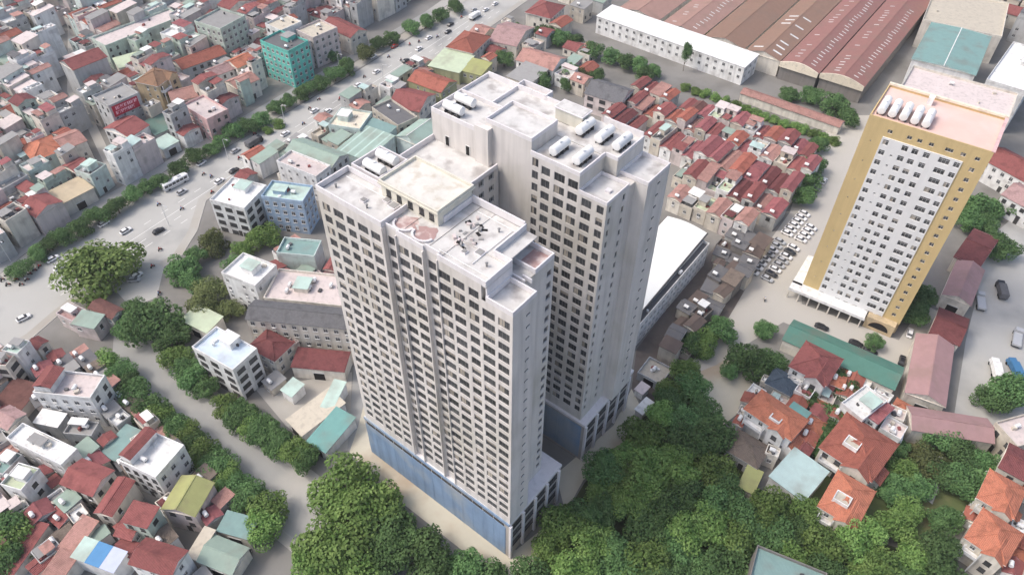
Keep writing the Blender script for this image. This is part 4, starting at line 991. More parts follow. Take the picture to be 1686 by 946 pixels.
(53.2,105.6,6.1,11,1,'canopy trees of the grove below the towers','leafy grove tree second nearest the grey-brown hip roof',-2),
(74.4,75.7,5.2,11.9,0,'canopy trees of the grove below the towers','leafy grove tree seventh nearest the bottom edge right of the rimmed rooftop',-2),
(52.3,131.3,4.7,10.7,0,'canopy trees of the grove below the towers','leafy grove tree nearest the clearing',-2),
(39.3,82.8,4.8,10.8,0,'canopy trees of the grove below the towers','leafy grove tree sixth nearest the bottom edge middle',-2),
(12.9,88.5,6,12.5,1,'canopy trees of the grove below the towers','leafy grove tree second nearest the blue podium corner',-2),
(64.4,93.6,6.2,12.1,1,'canopy trees of the grove below the towers','leafy grove tree fifth nearest the grey rimmed rooftop',-2),
(26.8,73.3,4.7,9.8,1,'canopy trees of the grove below the towers','leafy grove tree fourth nearest the bottom edge middle',-2),
(39,93,5.3,11.2,0,'canopy trees of the grove below the towers','leafy grove tree fourteenth nearest the bottom edge middle',-2),
(54.2,99.3,4.8,10.2,0,'canopy trees of the grove below the towers','leafy grove tree fourth nearest the grey-brown hip roof',-2),
(53.8,121.3,5.4,11.5,0,'canopy trees of the grove below the towers','leafy grove tree third nearest the grey-brown hip roof',-2),
(87.6,87.5,4.6,10.4,1,'canopy trees of the grove below the towers','leafy grove tree third nearest the bottom edge right of the rimmed rooftop',-2),
(5.5,73.5,5.4,12.2,0,'canopy trees of the grove below the towers','leafy grove tree third nearest the blue podium corner',-2),
(20.2,84.7,5.1,11.7,1,'canopy trees of the grove below the towers','leafy grove tree eighth nearest the bottom edge middle',-2),
(45.3,80.5,4.6,8.8,0,'canopy trees of the grove below the towers','leafy grove tree tenth nearest the bottom edge middle',-2),
(44.6,96.5,5.4,11.5,0,'canopy trees of the grove below the towers','leafy grove tree nineteenth nearest the bottom edge middle',-2),
(24.5,105.3,4.8,10.4,0,'canopy trees of the grove below the towers','leafy grove tree third nearest the rear podium',-2),
(44,108.7,4.2,10.3,1,'canopy trees of the grove below the towers','leafy grove tree seventh nearest the rear podium',-2),
(41.8,121,4.5,11,1,'canopy trees of the grove below the towers','leafy grove tree fourth nearest the rear podium',-2),
(80.5,74.9,4.9,10.6,1,'canopy trees of the grove below the towers','leafy grove tree fifth nearest the bottom edge right of the rimmed rooftop',-2),
(92.2,74.9,5,10,0,'canopy trees of the grove below the towers','leafy grove tree fourth nearest the bottom edge right of the rimmed rooftop',-2),
(101.7,83,4.6,11.8,0,'canopy trees of the grove below the towers','leafy grove tree nearest the lower villas',-2),
(82.3,85.2,5.4,12.2,1,'canopy trees of the grove below the towers','leafy grove tree second nearest the bottom edge right of the rimmed rooftop',-2),
(40.7,77.4,4.8,9.5,0,'canopy trees of the grove below the towers','leafy grove tree seventh nearest the bottom edge middle',-2),
(12.7,72.1,5.1,9.4,1,'canopy trees of the grove below the towers','leafy grove tree fifth nearest the blue podium corner',-2),
(63.9,86.9,5.1,10.3,0,'canopy trees of the grove below the towers','leafy grove tree nearest the grey rimmed rooftop',-2),
(49.3,89.2,5.1,12.1,1,'canopy trees of the grove below the towers','leafy grove tree tenth nearest the grey rimmed rooftop',-2),
(47.1,119.6,4.7,11,0,'canopy trees of the grove below the towers','leafy grove tree sixth nearest the grey-brown hip roof',-2),
(50,136.6,4.3,10.8,1,'canopy trees of the grove below the towers','leafy grove tree second nearest the clearing',-2),
(73.6,93.8,4.2,9.6,1,'canopy trees of the grove below the towers','leafy grove tree nearest the pale aqua roof',-2),
]
VEHICLES=[
('car',81.7,184.7,-40.8,'white','front|0','cars parked in the double row'),
('car',85.7,181.4,-39.8,'silver','back|0','cars parked in the double row'),
('car',83.6,187,-37.2,'white','front|1','cars parked in the double row'),
('car',87.6,183.7,-38,'black','back|1','cars parked in the double row'),
('car',85.4,189.2,-42,'white','front|2','cars parked in the double row'),
('car',89.4,185.9,-37.4,'white','back|2','cars parked in the double row'),
('car',87.2,191.5,-38.3,'white','front|3','cars parked in the double row'),
('car',91.3,188.2,-37.9,'silver','back|3','cars parked in the double row'),
('car',89.1,193.7,-39.8,'silver','front|4','cars parked in the double row'),
('car',93.1,190.4,-42.2,'silver','back|4','cars parked in the double row'),
('car',90.9,195.9,-38.5,'white','front|5','cars parked in the double row'),
('car',94.9,192.6,-39.3,'white','back|5','cars parked in the double row'),
('car',92.8,198.2,-41.3,'silver','front|6','cars parked in the double row'),
('car',96.8,194.9,-41.4,'black','back|6','cars parked in the double row'),
('car',94.6,200.4,-40,'silver','front|7','cars parked in the double row'),
('car',98.6,197.1,-40.1,'white','back|7','cars parked in the double row'),
('car',98.3,204.9,-40.1,'white','front|9','cars parked in the double row'),
('car',102.3,201.6,-38.2,'white','back|9','cars parked in the double row'),
('car',100.1,207.1,-39.9,'white','front|10','cars parked in the double row'),
('car',104.2,203.8,-41.1,'white','back|10','cars parked in the double row'),
('car',102,209.4,-41.2,'white','front|11','cars parked in the double row'),
('car',106,206.1,-41.5,'white','back|11','cars parked in the double row'),
('car',103.8,211.6,-39.8,'white','front|12','cars parked in the double row'),
('car',107.8,208.3,-42.3,'white','back|12','cars parked in the double row'),
('car',105.7,213.9,-40.1,'white','front|13','cars parked in the double row'),
('car',107.5,216.1,-41.3,'white','front|14','cars parked in the double row'),
('car',-156.8,186.8,57,'white','white van-like car behind the giant tree',''),
('car',-146.8,205.6,57,'white','white car under the boulevard trees',''),
('car',-125.9,202,49,'black','black car on the empty boulevard stretch',''),
('car',-153.8,159.4,45,'white','white taxi near the junction corner',''),
('car',-125.3,179,57,'white','white car parked at the kerb beside the giant tree',''),
('car',-125.5,177.2,7,'silver','silver car beside the junction kerb',''),
('car',-123.2,243.2,57,'white','white car between median trees',''),
('car',-112.1,251.8,57,'silver','silver car ahead of the dark lorry',''),
('car',-86.2,282.4,57,'white','white car on the middle of the boulevard',''),
('car',-70.7,304.2,57,'white','white car near the lamp pole',''),
('car',-67.8,330.9,57,'white','white car under the upper median trees',''),
('car',-58.7,341.4,57,'red','red car on the upper boulevard',''),
('car',-42.9,350.7,57,'white','white car in the upper boulevard lane',''),
('car',-33.7,357.4,57,'black','black car turning before the terracotta house',''),
('car',-22,382.6,57,'silver','silver car at the top of the boulevard',''),
('car',-10.9,390.3,57,'white','white car at the top edge of the boulevard',''),
('car',-108.9,238.3,57,'black','black car beside the white banded house',''),
('car',97.8,159.7,-30,'black','black car below the yellow block',''),
('car',106.5,153,-30,'black','black car left of its twin beside the teal shed',''),
('car',109.9,149.8,-30,'black','black car right of its twin beside the teal shed',''),
('car',124.9,157.6,60,'white','white car beside the dark red shed',''),
('car',118.4,146.4,60,'black','black car at the end of the teal shed',''),
('car',-112.7,91.5,62,'black','black car in the paved yard at lower left',''),
('car',115.8,111,50,'white','white car in the villa lane',''),
('car',120.5,236.3,55,'white','white car by the row house trees',''),
('car',114.8,229.2,55,'black','dark car by the row house trees',''),
('car',110.5,87.1,52,'black','black car beside the lower villas',''),
('car',-64.6,82.6,40,'black','black car beside the grey-green shed',''),
('car',-67,84.1,40,'black','second black car beside the grey-green shed',''),
('car',142.9,172.5,60,'silver','silver car between the pink sheds',''),
('car',-152.5,182.6,56.5953,'white','white car in the open boulevard lane, first from the left',''),
('car',-147.1,189.4,54.8052,'white','white car in the open boulevard lane, second from the left',''),
('car',-137.5,201.8,54.2927,'white','white car in the open boulevard lane, third from the left',''),
('car',-124.9,224.5,54.4036,'silver','silver car in the open boulevard lane, fourth from the left',''),
('car',-112.7,231.5,59.3853,'white','white car in the open boulevard lane, fifth from the left',''),
('car',-106.6,246.9,57.3819,'silver','silver car in the open boulevard lane, sixth from the left',''),
('car',-98,252.1,54.1671,'black','black car in the open boulevard lane, seventh from the left',''),
('car',-94.8,264.4,57.2653,'white','white car in the open boulevard lane, eighth from the left',''),
('car',-80.4,282.1,59.6974,'white','white car in the open boulevard lane, ninth from the left',''),
('car',-75.7,294.7,56.7624,'red','red car in the open boulevard lane, tenth from the left',''),
('car',-64.1,316.5,59.1055,'white','white car in the open boulevard lane, eleventh from the left',''),
('car',-51.7,327.1,56.3123,'black','black car in the open boulevard lane, twelfth from the left',''),
('car',-46.6,339.3,58.2812,'white','white car in the open boulevard lane, thirteenth from the left',''),
('car',-33,365.5,56.1938,'black','black car in the open boulevard lane, fourteenth from the left',''),
('car',-15.6,382.8,54.0676,'white','white car in the open boulevard lane, fifteenth from the left',''),
('bus',-128.7,229.3,51,'white','white bus beside the median trees',''),
('truck',-105.6,257.1,57,'black','dark lorry on the boulevard before the sheds',''),
('truck',152.8,171.3,70,'silver','loaded lorry beside the pink shed',''),
('truck',161.9,176.5,75,'black','dark lorry in the upper truck yard',''),
('truck',144.8,142.8,75,'white','white lorry in the middle of the truck yard',''),
('truck',157.3,155.6,60,'silver','silver lorry at the right edge',''),
('truck',150.6,142.9,85,'blue','blue lorry at the right edge',''),
('truck',-20.9,374.1,57,'white','white lorry near the top of the boulevard',''),
]
BIKES=[
(-131,217,50,'motorbike crossing beside the lamp pole'),
(-122.1,192.3,58,'motorbike alone on the boulevard below the black car'),
(-166,174.2,41,'motorbike at the left edge of the boulevard'),
(-120.3,236.1,64,'motorbike behind the white bus'),
(-116.8,234.6,78,'second motorbike behind the white bus'),
(-107.4,264.1,40,'motorbike beside the dark lorry'),
(-88.7,284.3,49,'motorbike beside the middle white car'),
(-86.2,291.9,38,'motorbike above the middle white car'),
(-60.3,331,39,'motorbike near the red car'),
(-51.5,343.5,57,'motorbike on the upper boulevard'),
(-164.9,178.5,39,'motorbike waiting at the left crossing'),
(-160.9,176.6,39,'second motorbike waiting at the left crossing'),
(-115.1,171.1,80,'motorbike stopped at the side lane mouth'),
(-109.3,246.8,71,'motorbike near the boulevard kerb'),
(-47.3,346.7,59,'motorbike following the white car'),
(82.6,171.7,77,'motorbike on the parking ground'),
(-45.6,361.1,68,'motorbike at the upper lane'),
(-121.7,183.8,51,'motorbike by the junction'),
(-168.9,176.4,70,'motorbike in the cluster at the left crossing, first from the left'),
(-168.5,178.5,15,'motorbike in the cluster at the left crossing, second from the left'),
(-167.5,180.6,98,'motorbike in the cluster at the left crossing, third from the left'),
(-164.3,176.5,34,'motorbike in the cluster at the left crossing, fourth from the left'),
(-161.6,174.3,27,'motorbike in the cluster at the left crossing, fifth from the left'),
(-161.3,179.5,11,'motorbike in the cluster at the left crossing, sixth from the left'),
(-160.5,181.3,10,'motorbike in the cluster at the left crossing, seventh from the left'),
(-159.6,183.1,79,'motorbike in the cluster at the left crossing, eighth from the left'),
(-146.8,178.9,63,'motorbike riding along the near kerb lane, first from the left'),
(-135.3,194.3,61,'motorbike riding along the near kerb lane, second from the left'),
(-121.7,214.7,51,'motorbike riding along the near kerb lane, third from the left'),
(-113.5,224.7,61,'motorbike riding along the near kerb lane, fourth from the left'),
(-104.6,243.6,60,'motorbike riding along the near kerb lane, fifth from the left'),
(-97,257.3,64,'motorbike riding along the near kerb lane, sixth from the left'),
(-88.9,272.3,51,'motorbike riding along the near kerb lane, seventh from the left'),
(-76.9,292.1,48,'motorbike riding along the near kerb lane, eighth from the left'),
(-69.1,311.9,52,'motorbike riding along the near kerb lane, ninth from the left'),
(-54.2,328.2,66,'motorbike riding along the near kerb lane, tenth from the left'),
(-38.7,352.1,53,'motorbike riding along the near kerb lane, eleventh from the left'),
(-27.9,373.9,54,'motorbike riding along the near kerb lane, twelfth from the left'),
]
LAMPS=[
(-123.3,205.4,'lamp pole on the boulevard below the bus'),
(-59.5,306.7,'lamp pole near the middle of the boulevard'),
(-35.1,339.6,'tall lamp pole beside the terracotta house'),
(-170.9,185.9,'lamp pole at the left crossing'),
(-96.6,272.2,'lamp pole beside the pale mint house'),
(-139,174.7,'lamp pole under the giant tree'),
(-81,316.1,'lamp pole between the median trees'),
(-113.6,246.7,'lamp pole behind the white banded house'),
]
POLY={
'grove':[(6.9,83.5),(13.3,93.2),(19.6,103.6),(28.3,114.9),(35.9,124.1),(43.3,134.9),(50.1,138.3),(56.1,126.4),(58.1,114.4),(64.7,103.3),(76.0,94.8),(90.9,88.5),(104.9,83.9),(108.7,73.6),(3.3,72.3)],
'shack_yard':[(75.2,203.7),(91.1,199.4),(76.8,175.6),(66.6,159.2),(53.7,144.2),(41.0,130.5),(35.3,134.8),(38.4,149.9),(50.6,168.2)],
'boulevard':[(-189.7,142.7),(-169.9,176.4),(-160.9,197.1),(-138.5,224.2),(-111.7,261.4),(-79.6,307.8),(-45.6,361.1),(-26.0,399.7),(-6.7,428.4),(28.0,429.5),(7.0,396.8),(-14.8,360.6),(-42.1,322.7),(-56.5,300.3),(-74.8,279.8),(-82.0,263.3),(-98.2,247.0),(-107.3,231.7),(-114.5,220.3),(-112.5,202.9),(-113.8,190.0),(-118.0,183.8),(-115.5,169.5),(-122.4,165.2),(-130.1,172.6),(-141.4,166.3),(-143.9,160.9),(-147.5,151.9),(-153.5,143.3),(-170.5,111.1)],
'median':[(-171.3,179.3),(-167.8,189.0),(-140.7,230.2),(-113.8,269.5),(-81.2,317.2),(-46.5,370.6),(-29.3,399.6),(-25.8,395.8),(-42.5,368.0),(-76.7,313.9),(-109.6,265.0),(-136.6,226.5),(-162.5,186.7),(-167.9,176.5)],
'service':[(-203.4,165.2),(-188.5,188.6),(-168.7,200.2),(-143.0,236.8),(-116.0,277.9),(-82.9,327.5),(-47.4,380.5),(-37.5,399.3),(-30.3,399.5),(-46.6,372.0),(-81.5,318.9),(-114.2,270.8),(-140.9,231.0),(-168.1,189.6),(-171.6,179.9),(-179.7,157.7)],
'side_road':[(-123.7,154.8),(-119.1,156.1),(-112.6,151.2),(-90.2,132.8),(-70.1,116.5),(-50.6,101.8),(-35.9,88.4),(-25.6,77.8),(-25.0,72.0),(-39.1,71.8),(-50.3,85.1),(-61.2,93.0),(-73.2,103.2),(-91.4,120.1),(-106.8,132.6),(-120.4,145.0)],
'kerb_a':[(7.0,396.8),(-14.8,360.6),(-42.1,322.7),(-56.5,300.3),(-74.8,279.8),(-82.0,263.3),(-98.2,247.0),(-107.3,231.7),(-114.5,220.3),(-112.5,202.9),(-113.8,190.0),(-118.0,183.8)],
'kerb_b':[(-130.1,172.6),(-141.4,166.3),(-143.9,160.9),(-147.5,151.9),(-153.5,143.3),(-159.6,134.0)],
'kerb_c':[(-112.6,151.2),(-90.2,132.8),(-70.1,116.5),(-50.6,101.8),(-35.9,88.4)],
'kerb_d':[(-50.3,85.1),(-61.2,93.0),(-73.2,103.2),(-91.4,120.1),(-106.8,132.6),(-120.4,145.0)],
'lane':[(-242.8,389.7),(-225.0,361.7),(-197.5,297.0),(-181.1,275.0),(-154.0,234.6)],
'tower_lane':[(-47.1,142.6),(-42.9,142.7),(-39.0,109.2),(-44.2,112.9)],
'tower_strip':[(-41.6,133.6),(-36.5,120.9),(-26.0,109.4),(1.8,85.0),(14.2,95.7),(12.2,106.2),(28.9,121.9),(35.3,134.8),(37.3,128.3),(33.6,118.0),(19.4,104.5),(9.3,85.8),(1.9,78.1),(-8.5,82.5),(-31.4,100.3),(-43.5,112.0),(-42.4,120.9)],
'parking':[(124.9,265.6),(146.1,284.7),(155.4,285.0),(96.8,178.8),(94.5,170.3),(120.7,155.0),(134.4,171.0),(140.1,165.6),(116.4,142.8),(86.5,162.1),(75.1,154.2),(62.0,144.3),(52.1,139.5),(45.1,141.7),(70.7,169.9),(75.4,178.4),(102.5,217.3)],
'yard':[(167.6,201.5),(196.9,226.4),(190.4,171.9),(157.5,123.8),(136.8,123.5),(125.6,125.4),(141.7,155.3),(154.8,176.9)],
'left_yard':[(-117.8,76.6),(-118.0,89.8),(-111.5,94.0),(-108.5,92.4),(-110.7,83.5),(-111.3,75.2)],
'villa_lane':[(114.9,111.4),(117.9,110.5),(109.2,98.7),(105.6,103.9)],
'villa_garden':[(86.4,126.9),(99.6,135.7),(112.7,123.1),(135.0,119.4),(128.1,104.2),(111.1,93.6),(105.4,87.1),(92.0,91.7),(76.9,98.2),(83.1,114.7)],
'clearing':[(49.9,137.2),(62.4,146.7),(73.0,144.5),(70.0,130.9),(59.6,122.4),(54.2,130.7)],
'yard_mint':[(-74.3,133.1),(-47.2,139.8),(-43.7,112.9),(-49.1,111.0),(-62.7,120.6)],
}
YELLOW=(112.98,174.40,-33.92,30.67,19.39)
HALL=(45.43,176.76,54.39,46.55,13.99)
rnd = random.Random(11)
# ---------------------------------------------------------------- materials
def srgb(r, g, b):
    f = lambda c: c / 12.92 if c <= .04045 else ((c + .055) / 1.055) ** 2.4
    return (f(r / 255), f(g / 255), f(b / 255), 1)
MATS = {}
def material(name, colr, rough=.85, var=.12, scale=.5, streak=0.0, corr=0.0, spec=.3, metal=0.0, rvar=.1, patch=None, tile=0.0):
    """procedural paint: noise mottling, per-object value shift, optional vertical run-off streaks, corrugation or tile relief"""
    m = bpy.data.materials.new(name); m.use_nodes = True
    n = m.node_tree.nodes; l = m.node_tree.links
    bs = n['Principled BSDF']; bs.inputs['Roughness'].default_value = rough; bs.inputs['Metallic'].default_value = metal
    bs.inputs['Specular IOR Level'].default_value = spec
    tc = n.new('ShaderNodeTexCoord'); oi = n.new('ShaderNodeObjectInfo')
    off = n.new('ShaderNodeVectorMath'); off.operation = 'MULTIPLY_ADD'
    off.inputs[1].default_value = (1, 1, 1)
    rv = n.new('ShaderNodeCombineXYZ'); mm = n.new('ShaderNodeMath'); mm.operation = 'MULTIPLY'; mm.inputs[1].default_value = 91.0
    l.new(oi.outputs['Random'], mm.inputs[0])
    for k in range(3): l.new(mm.outputs[0], rv.inputs[k])
    l.new(tc.outputs['Object'], off.inputs[0]); l.new(rv.outputs[0], off.inputs[2])
    n1 = n.new('ShaderNodeTexNoise'); n1.inputs['Scale'].default_value = scale; n1.inputs['Detail'].default_value = 6; n1.inputs['Roughness'].default_value = .65
    l.new(off.outputs[0], n1.inputs['Vector'])
    hv = n.new('ShaderNodeHueSaturation'); hv.inputs['Color'].default_value = colr
    # value = 1 + var*(noise-.5)*2 + rvar*(random-.5)*2
    a = n.new('ShaderNodeMath'); a.operation = 'MULTIPLY_ADD'; a.inputs[1].default_value = 2.6 * var; a.inputs[2].default_value = 1 - 1.3 * var
    l.new(n1.outputs['Fac'], a.inputs[0])
    b = n.new('ShaderNodeMath'); b.operation = 'MULTIPLY_ADD'; b.inputs[1].default_value = 2 * rvar; b.inputs[2].default_value = -rvar
    l.new(oi.outputs['Random'], b.inputs[0])
    s = n.new('ShaderNodeMath'); s.operation = 'ADD'; l.new(a.outputs[0], s.inputs[0]); l.new(b.outputs[0], s.inputs[1])
    last = s
    if streak:
        mp = n.new('ShaderNodeMapping'); mp.inputs['Scale'].default_value = (.8, .8, .05); l.new(off.outputs[0], mp.inputs['Vector'])
        n2 = n.new('ShaderNodeTexNoise'); n2.inputs['Scale'].default_value = 1.0; n2.inputs['Detail'].default_value = 5; l.new(mp.outputs[0], n2.inputs['Vector'])
        r2 = n.new('ShaderNodeMapRange'); r2.inputs[1].default_value = .45; r2.inputs[2].default_value = .75; r2.inputs[3].default_value = 0; r2.inputs[4].default_value = -streak
        l.new(n2.outputs['Fac'], r2.inputs[0])
        t = n.new('ShaderNodeMath'); t.operation = 'ADD'; l.new(last.outputs[0], t.inputs[0]); l.new(r2.outputs[0], t.inputs[1]); last = t
    l.new(last.outputs[0], hv.inputs['Value'])
    colout = hv.outputs[0]
    if patch:
        n3 = n.new('ShaderNodeTexNoise'); n3.inputs['Scale'].default_value = patch[2]; n3.inputs['Detail'].default_value = 4; l.new(off.outputs[0], n3.inputs['Vector'])
        r3 = n.new('ShaderNodeMapRange'); r3.inputs[1].default_value = .5; r3.inputs[2].default_value = .68; r3.inputs[4].default_value = patch[1]; l.new(n3.outputs['Fac'], r3.inputs[0])
        mx = n.new('ShaderNodeMix'); mx.data_type = 'RGBA'; l.new(r3.outputs[0], mx.inputs[0]); l.new(colout, mx.inputs[6]); mx.inputs[7].default_value = patch[0]
        colout = mx.outputs[2]
    l.new(colout, bs.inputs['Base Color'])
    if corr or tile:
        wv = n.new('ShaderNodeTexWave'); wv.bands_direction = 'X'; wv.inputs['Scale'].default_value = 1.1 if corr else .9; wv.inputs['Distortion'].default_value = .2 if corr else .8
        l.new(tc.outputs['Object'], wv.inputs['Vector'])
        bp = n.new('ShaderNodeBump'); bp.inputs['Strength'].default_value = corr or tile; bp.inputs['Distance'].default_value = .12
        l.new(wv.outputs['Fac'], bp.inputs['Height']); l.new(bp.outputs[0], bs.inputs['Normal'])
    MATS[name] = m
    return m
def M(k): return MATS[k]
DIRT = srgb(120, 112, 104)
for k, c in dict(white=(232, 232, 230), cream=(224, 218, 206), grey=(186, 187, 186), pinkgrey=(210, 198, 195), beige=(206, 198, 184), palegreen=(190, 204, 192),
                 pink=(218, 182, 180), mint=(204, 218, 213), turq=(112, 200, 186), blue=(168, 189, 210), tan=(204, 184, 150), olive=(178, 178, 140), greydark=(130, 126, 122)).items():
    material('wall_' + k, srgb(*c), .9, .10, .35, .22, rvar=.08, patch=(DIRT, .35, .25))
for k, c in dict(grey=(150, 149, 147), beige=(190, 182, 166), pinkwhite=(208, 196, 192), white=(224, 224, 221), darkgrey=(104, 104, 106), cream=(226, 216, 196)).items():
    material('roof_' + k, srgb(*c), .9, .16, .4, rvar=.1, patch=(srgb(120, 114, 108), .3, .8))
for k, c in dict(red=(148, 90, 87), salmon=(180, 138, 128), darkred=(120, 72, 72), terracotta=(166, 102, 87), rose=(158, 98, 100), orange=(190, 122, 97), brown=(140, 110, 88), brownred=(120, 84, 78), pink=(182, 150, 147), slate=(112, 112, 114), slateblue=(84, 98, 112), greybrown=(126, 114, 104)).items():
    material('roof_' + k, srgb(*c), .85, .3, 1.6, rvar=.14, tile=.9, patch=(tuple(v * .5 for v in srgb(*c)[:3]) + (1,), .55, .45))
for k, c in dict(greengrey=(146, 164, 152), green=(98, 124, 114), mint=(186, 208, 198), palegreenroof=(190, 202, 174), olive=(160, 162, 108), tan=(196, 180, 152), tealgrey=(128, 156, 152), teal=(112, 158, 153), tealgreen=(84, 126, 113), paleaqua=(178, 200, 196), tealroof=(122, 154, 150), bluewhite=(196, 210, 222), dustypink=(164, 132, 131), slum=(98, 86, 80), mintstripe=(160, 182, 170),
                 factoryred=(146, 106, 99), factorybrown=(142, 114, 98), factorypink=(160, 128, 117)).items():
    material('roof_' + k, srgb(*c), .7, .14, .5, rvar=.06, corr=.35, patch=(srgb(128, 112, 100), .35, .15))
material('roof_blue', srgb(84, 140, 186), .6, .1, .6, corr=.3); material('roof_lilac', srgb(196, 204, 226), .6, .1, .6, corr=.3)
material('tower_paint', srgb(216, 211, 206), .9, .10, .16, .2, rvar=.0, patch=(srgb(182, 178, 164), .5, .07))
material('tower_roof', srgb(204, 202, 198), .9, .26, .35, rvar=.0, patch=(srgb(150, 144, 140), .75, .28))
material('tower_parapet', srgb(224, 220, 220), .9, .06, .3, .12, rvar=0)
material('cream_paint', srgb(216, 212, 198), .9, .08, .3, .12, rvar=0)
material('cream_deck', srgb(212, 209, 200), .9, .2, .3, rvar=0, patch=(srgb(178, 164, 140), .6, .4))
material('red_screed', srgb(170, 142, 138), .9, .2, .5, rvar=0, patch=(srgb(224, 214, 208), .8, .45))
material('podium_blue', srgb(128, 152, 180), .85, .2, .12, .25, rvar=0, patch=(srgb(164, 170, 174), .85, .08))
material('podium_concrete', srgb(176, 170, 164), .9, .12, .3, .2, rvar=0)
material('yellow_paint', srgb(204, 181, 133), .9, .09, .2, .10, rvar=0)
material('panel_white', srgb(226, 226, 225), .85, .05, .3, .06, rvar=0)
material('roof_rosy', srgb(222, 190, 178), .9, .1, .2, rvar=0, patch=(srgb(226, 206, 200), .5, .12))
material('brick_side', srgb(168, 112, 96), .9, .12, .4, .1, rvar=0)
material('hall_roof', srgb(238, 238, 232), .8, .04, .1, rvar=0, corr=.1)
material('steel', srgb(232, 232, 230), .45, .05, 1.0, spec=.5, metal=.0, rvar=.03)
material('dark_metal', srgb(70, 70, 72), .6, .1, 1.0)
material('frame_white', srgb(214, 214, 212), .5, .04, 1.0, rvar=.04)
material('frame_grey', srgb(128, 128, 128), .5, .08, 1.0, rvar=.1)
material('frame_dark', srgb(66, 64, 62), .5, .08, 1.0, rvar=.1)
material('glass', srgb(76, 77, 79), .3, .3, .4, spec=.35, rvar=.4)
material('curtain', srgb(168, 160, 148), .9, .15, .8, rvar=.3)
material('dark_void', srgb(42, 40, 40), .9, .2, .5, rvar=.2)
material('banner_red', srgb(190, 40, 66), .7, .1, .5); material('banner_white', srgb(236, 190, 200), .7, .05, .5)
material('ground_city', srgb(132, 130, 126), .95, .18, .07, rvar=0, patch=(srgb(104, 102, 98), .7, .05))
material('asphalt_pale', srgb(178, 177, 172), .95, .10, .05, rvar=0, patch=(srgb(134, 134, 133), .7, .05))
material('asphalt', srgb(154, 154, 151), .95, .12, .08, rvar=0, patch=(srgb(180, 177, 170), .8, .05))
material('paving', srgb(172, 169, 162), .95, .10, .15, rvar=0, patch=(srgb(160, 152, 140), .6, .06))
material('concrete_yard', srgb(182, 178, 170), .95, .08, .05, rvar=0, patch=(srgb(182, 178, 166), .7, .04))
material('sand_strip', srgb(196, 190, 172), .95, .10, .12, rvar=0, patch=(srgb(170, 150, 128), .7, .08))
material('dirt_dark', srgb(112, 104, 98), .95, .2, .12, rvar=0, patch=(srgb(84, 78, 74), .7, .15))
material('kerb', srgb(176, 174, 168), .9, .06, .5, rvar=0)
material('lawn', srgb(92, 104, 66), .95, .25, .3, rvar=0, patch=(srgb(128, 116, 88), .7, .12))
material('grove_soil', srgb(70, 78, 52), .95, .3, .3, rvar=0, patch=(srgb(92, 84, 66), .6, .15))
material('paint_white', srgb(226, 226, 222), .8, .1, .6, rvar=0)
material('bark', srgb(98, 84, 70), .9, .2, 2.0)
for k, c in dict(white=(236, 236, 236), silver=(178, 180, 182), black=(34, 34, 38), red=(160, 40, 40), cream=(222, 210, 170), blue=(70, 120, 160)).items():
    material('car_' + k, srgb(*c), .35, .02, 1.0, spec=.5, rvar=.03)
material('tyre', srgb(34, 34, 34), .9, .05, 2.0)
for i, c in enumerate([(120, 150, 190), (190, 60, 60), (60, 60, 66), (220, 216, 206)]): material('cloth_%d' % i, srgb(*c), .9, .05, 2)
material('skin', srgb(196, 150, 120), .7, .03, 2)

def foliage(name, c0, c1):
    m = bpy.data.materials.new(name); m.use_nodes = True
    n = m.node_tree.nodes; l = m.node_tree.links; bs = n['Principled BSDF']
    bs.inputs['Roughness'].default_value = .75; bs.inputs['Specular IOR Level'].default_value = .12
    geo = n.new('ShaderNodeNewGeometry'); tc = n.new('ShaderNodeTexCoord'); oi = n.new('ShaderNodeObjectInfo')
    nz = n.new('ShaderNodeTexNoise'); nz.inputs['Scale'].default_value = 1.6; nz.inputs['Detail'].default_value = 3; l.new(tc.outputs['Object'], nz.inputs['Vector'])
    ad = n.new('ShaderNodeMath'); ad.operation = 'MULTIPLY_ADD'; ad.inputs[1].default_value = .4; l.new(geo.outputs['Random Per Island'], ad.inputs[0])
    ad2 = n.new('ShaderNodeMath'); ad2.operation = 'MULTIPLY_ADD'; ad2.inputs[1].default_value = 1.5; ad2.inputs[2].default_value = -.45; l.new(nz.outputs['Fac'], ad2.inputs[0]); l.new(ad2.outputs[0], ad.inputs[2])
    mx = n.new('ShaderNodeMix'); mx.data_type = 'RGBA'; l.new(ad.outputs[0], mx.inputs[0]); mx.inputs[6].default_value = c0; mx.inputs[7].default_value = c1
    hv = n.new('ShaderNodeHueSaturation'); l.new(mx.outputs[2], hv.inputs['Color'])
    v = n.new('ShaderNodeMapRange'); v.inputs[3].default_value = .68; v.inputs[4].default_value = 1.4; l.new(oi.outputs['Random'], v.inputs[0]); l.new(v.outputs[0], hv.inputs['Value'])
    h = n.new('ShaderNodeMapRange'); h.inputs[3].default_value = .488; h.inputs[4].default_value = .507; l.new(oi.outputs['Random'], h.inputs[0]); l.new(h.outputs[0], hv.inputs['Hue'])
    l.new(hv.outputs[0], bs.inputs['Base Color'])
    tr = n.new('ShaderNodeBsdfTranslucent'); l.new(hv.outputs[0], tr.inputs[0])
    ms = n.new('ShaderNodeMixShader'); ms.inputs[0].default_value = .3
    l.new(bs.outputs[0], ms.inputs[1]); l.new(tr.outputs[0], ms.inputs[2]); l.new(ms.outputs[0], n['Material Output'].inputs[0])
    MATS[name] = m
foliage('leaf_0', srgb(64, 94, 56), srgb(120, 152, 98))
foliage('leaf_1', srgb(80, 114, 58), srgb(148, 174, 104))
foliage('leaf_2', srgb(84, 96, 60), srgb(140, 150, 100))
foliage('leaf_4', srgb(92, 124, 66), srgb(160, 184, 112))
foliage('leaf_3', srgb(118, 136, 48), srgb(170, 180, 80))

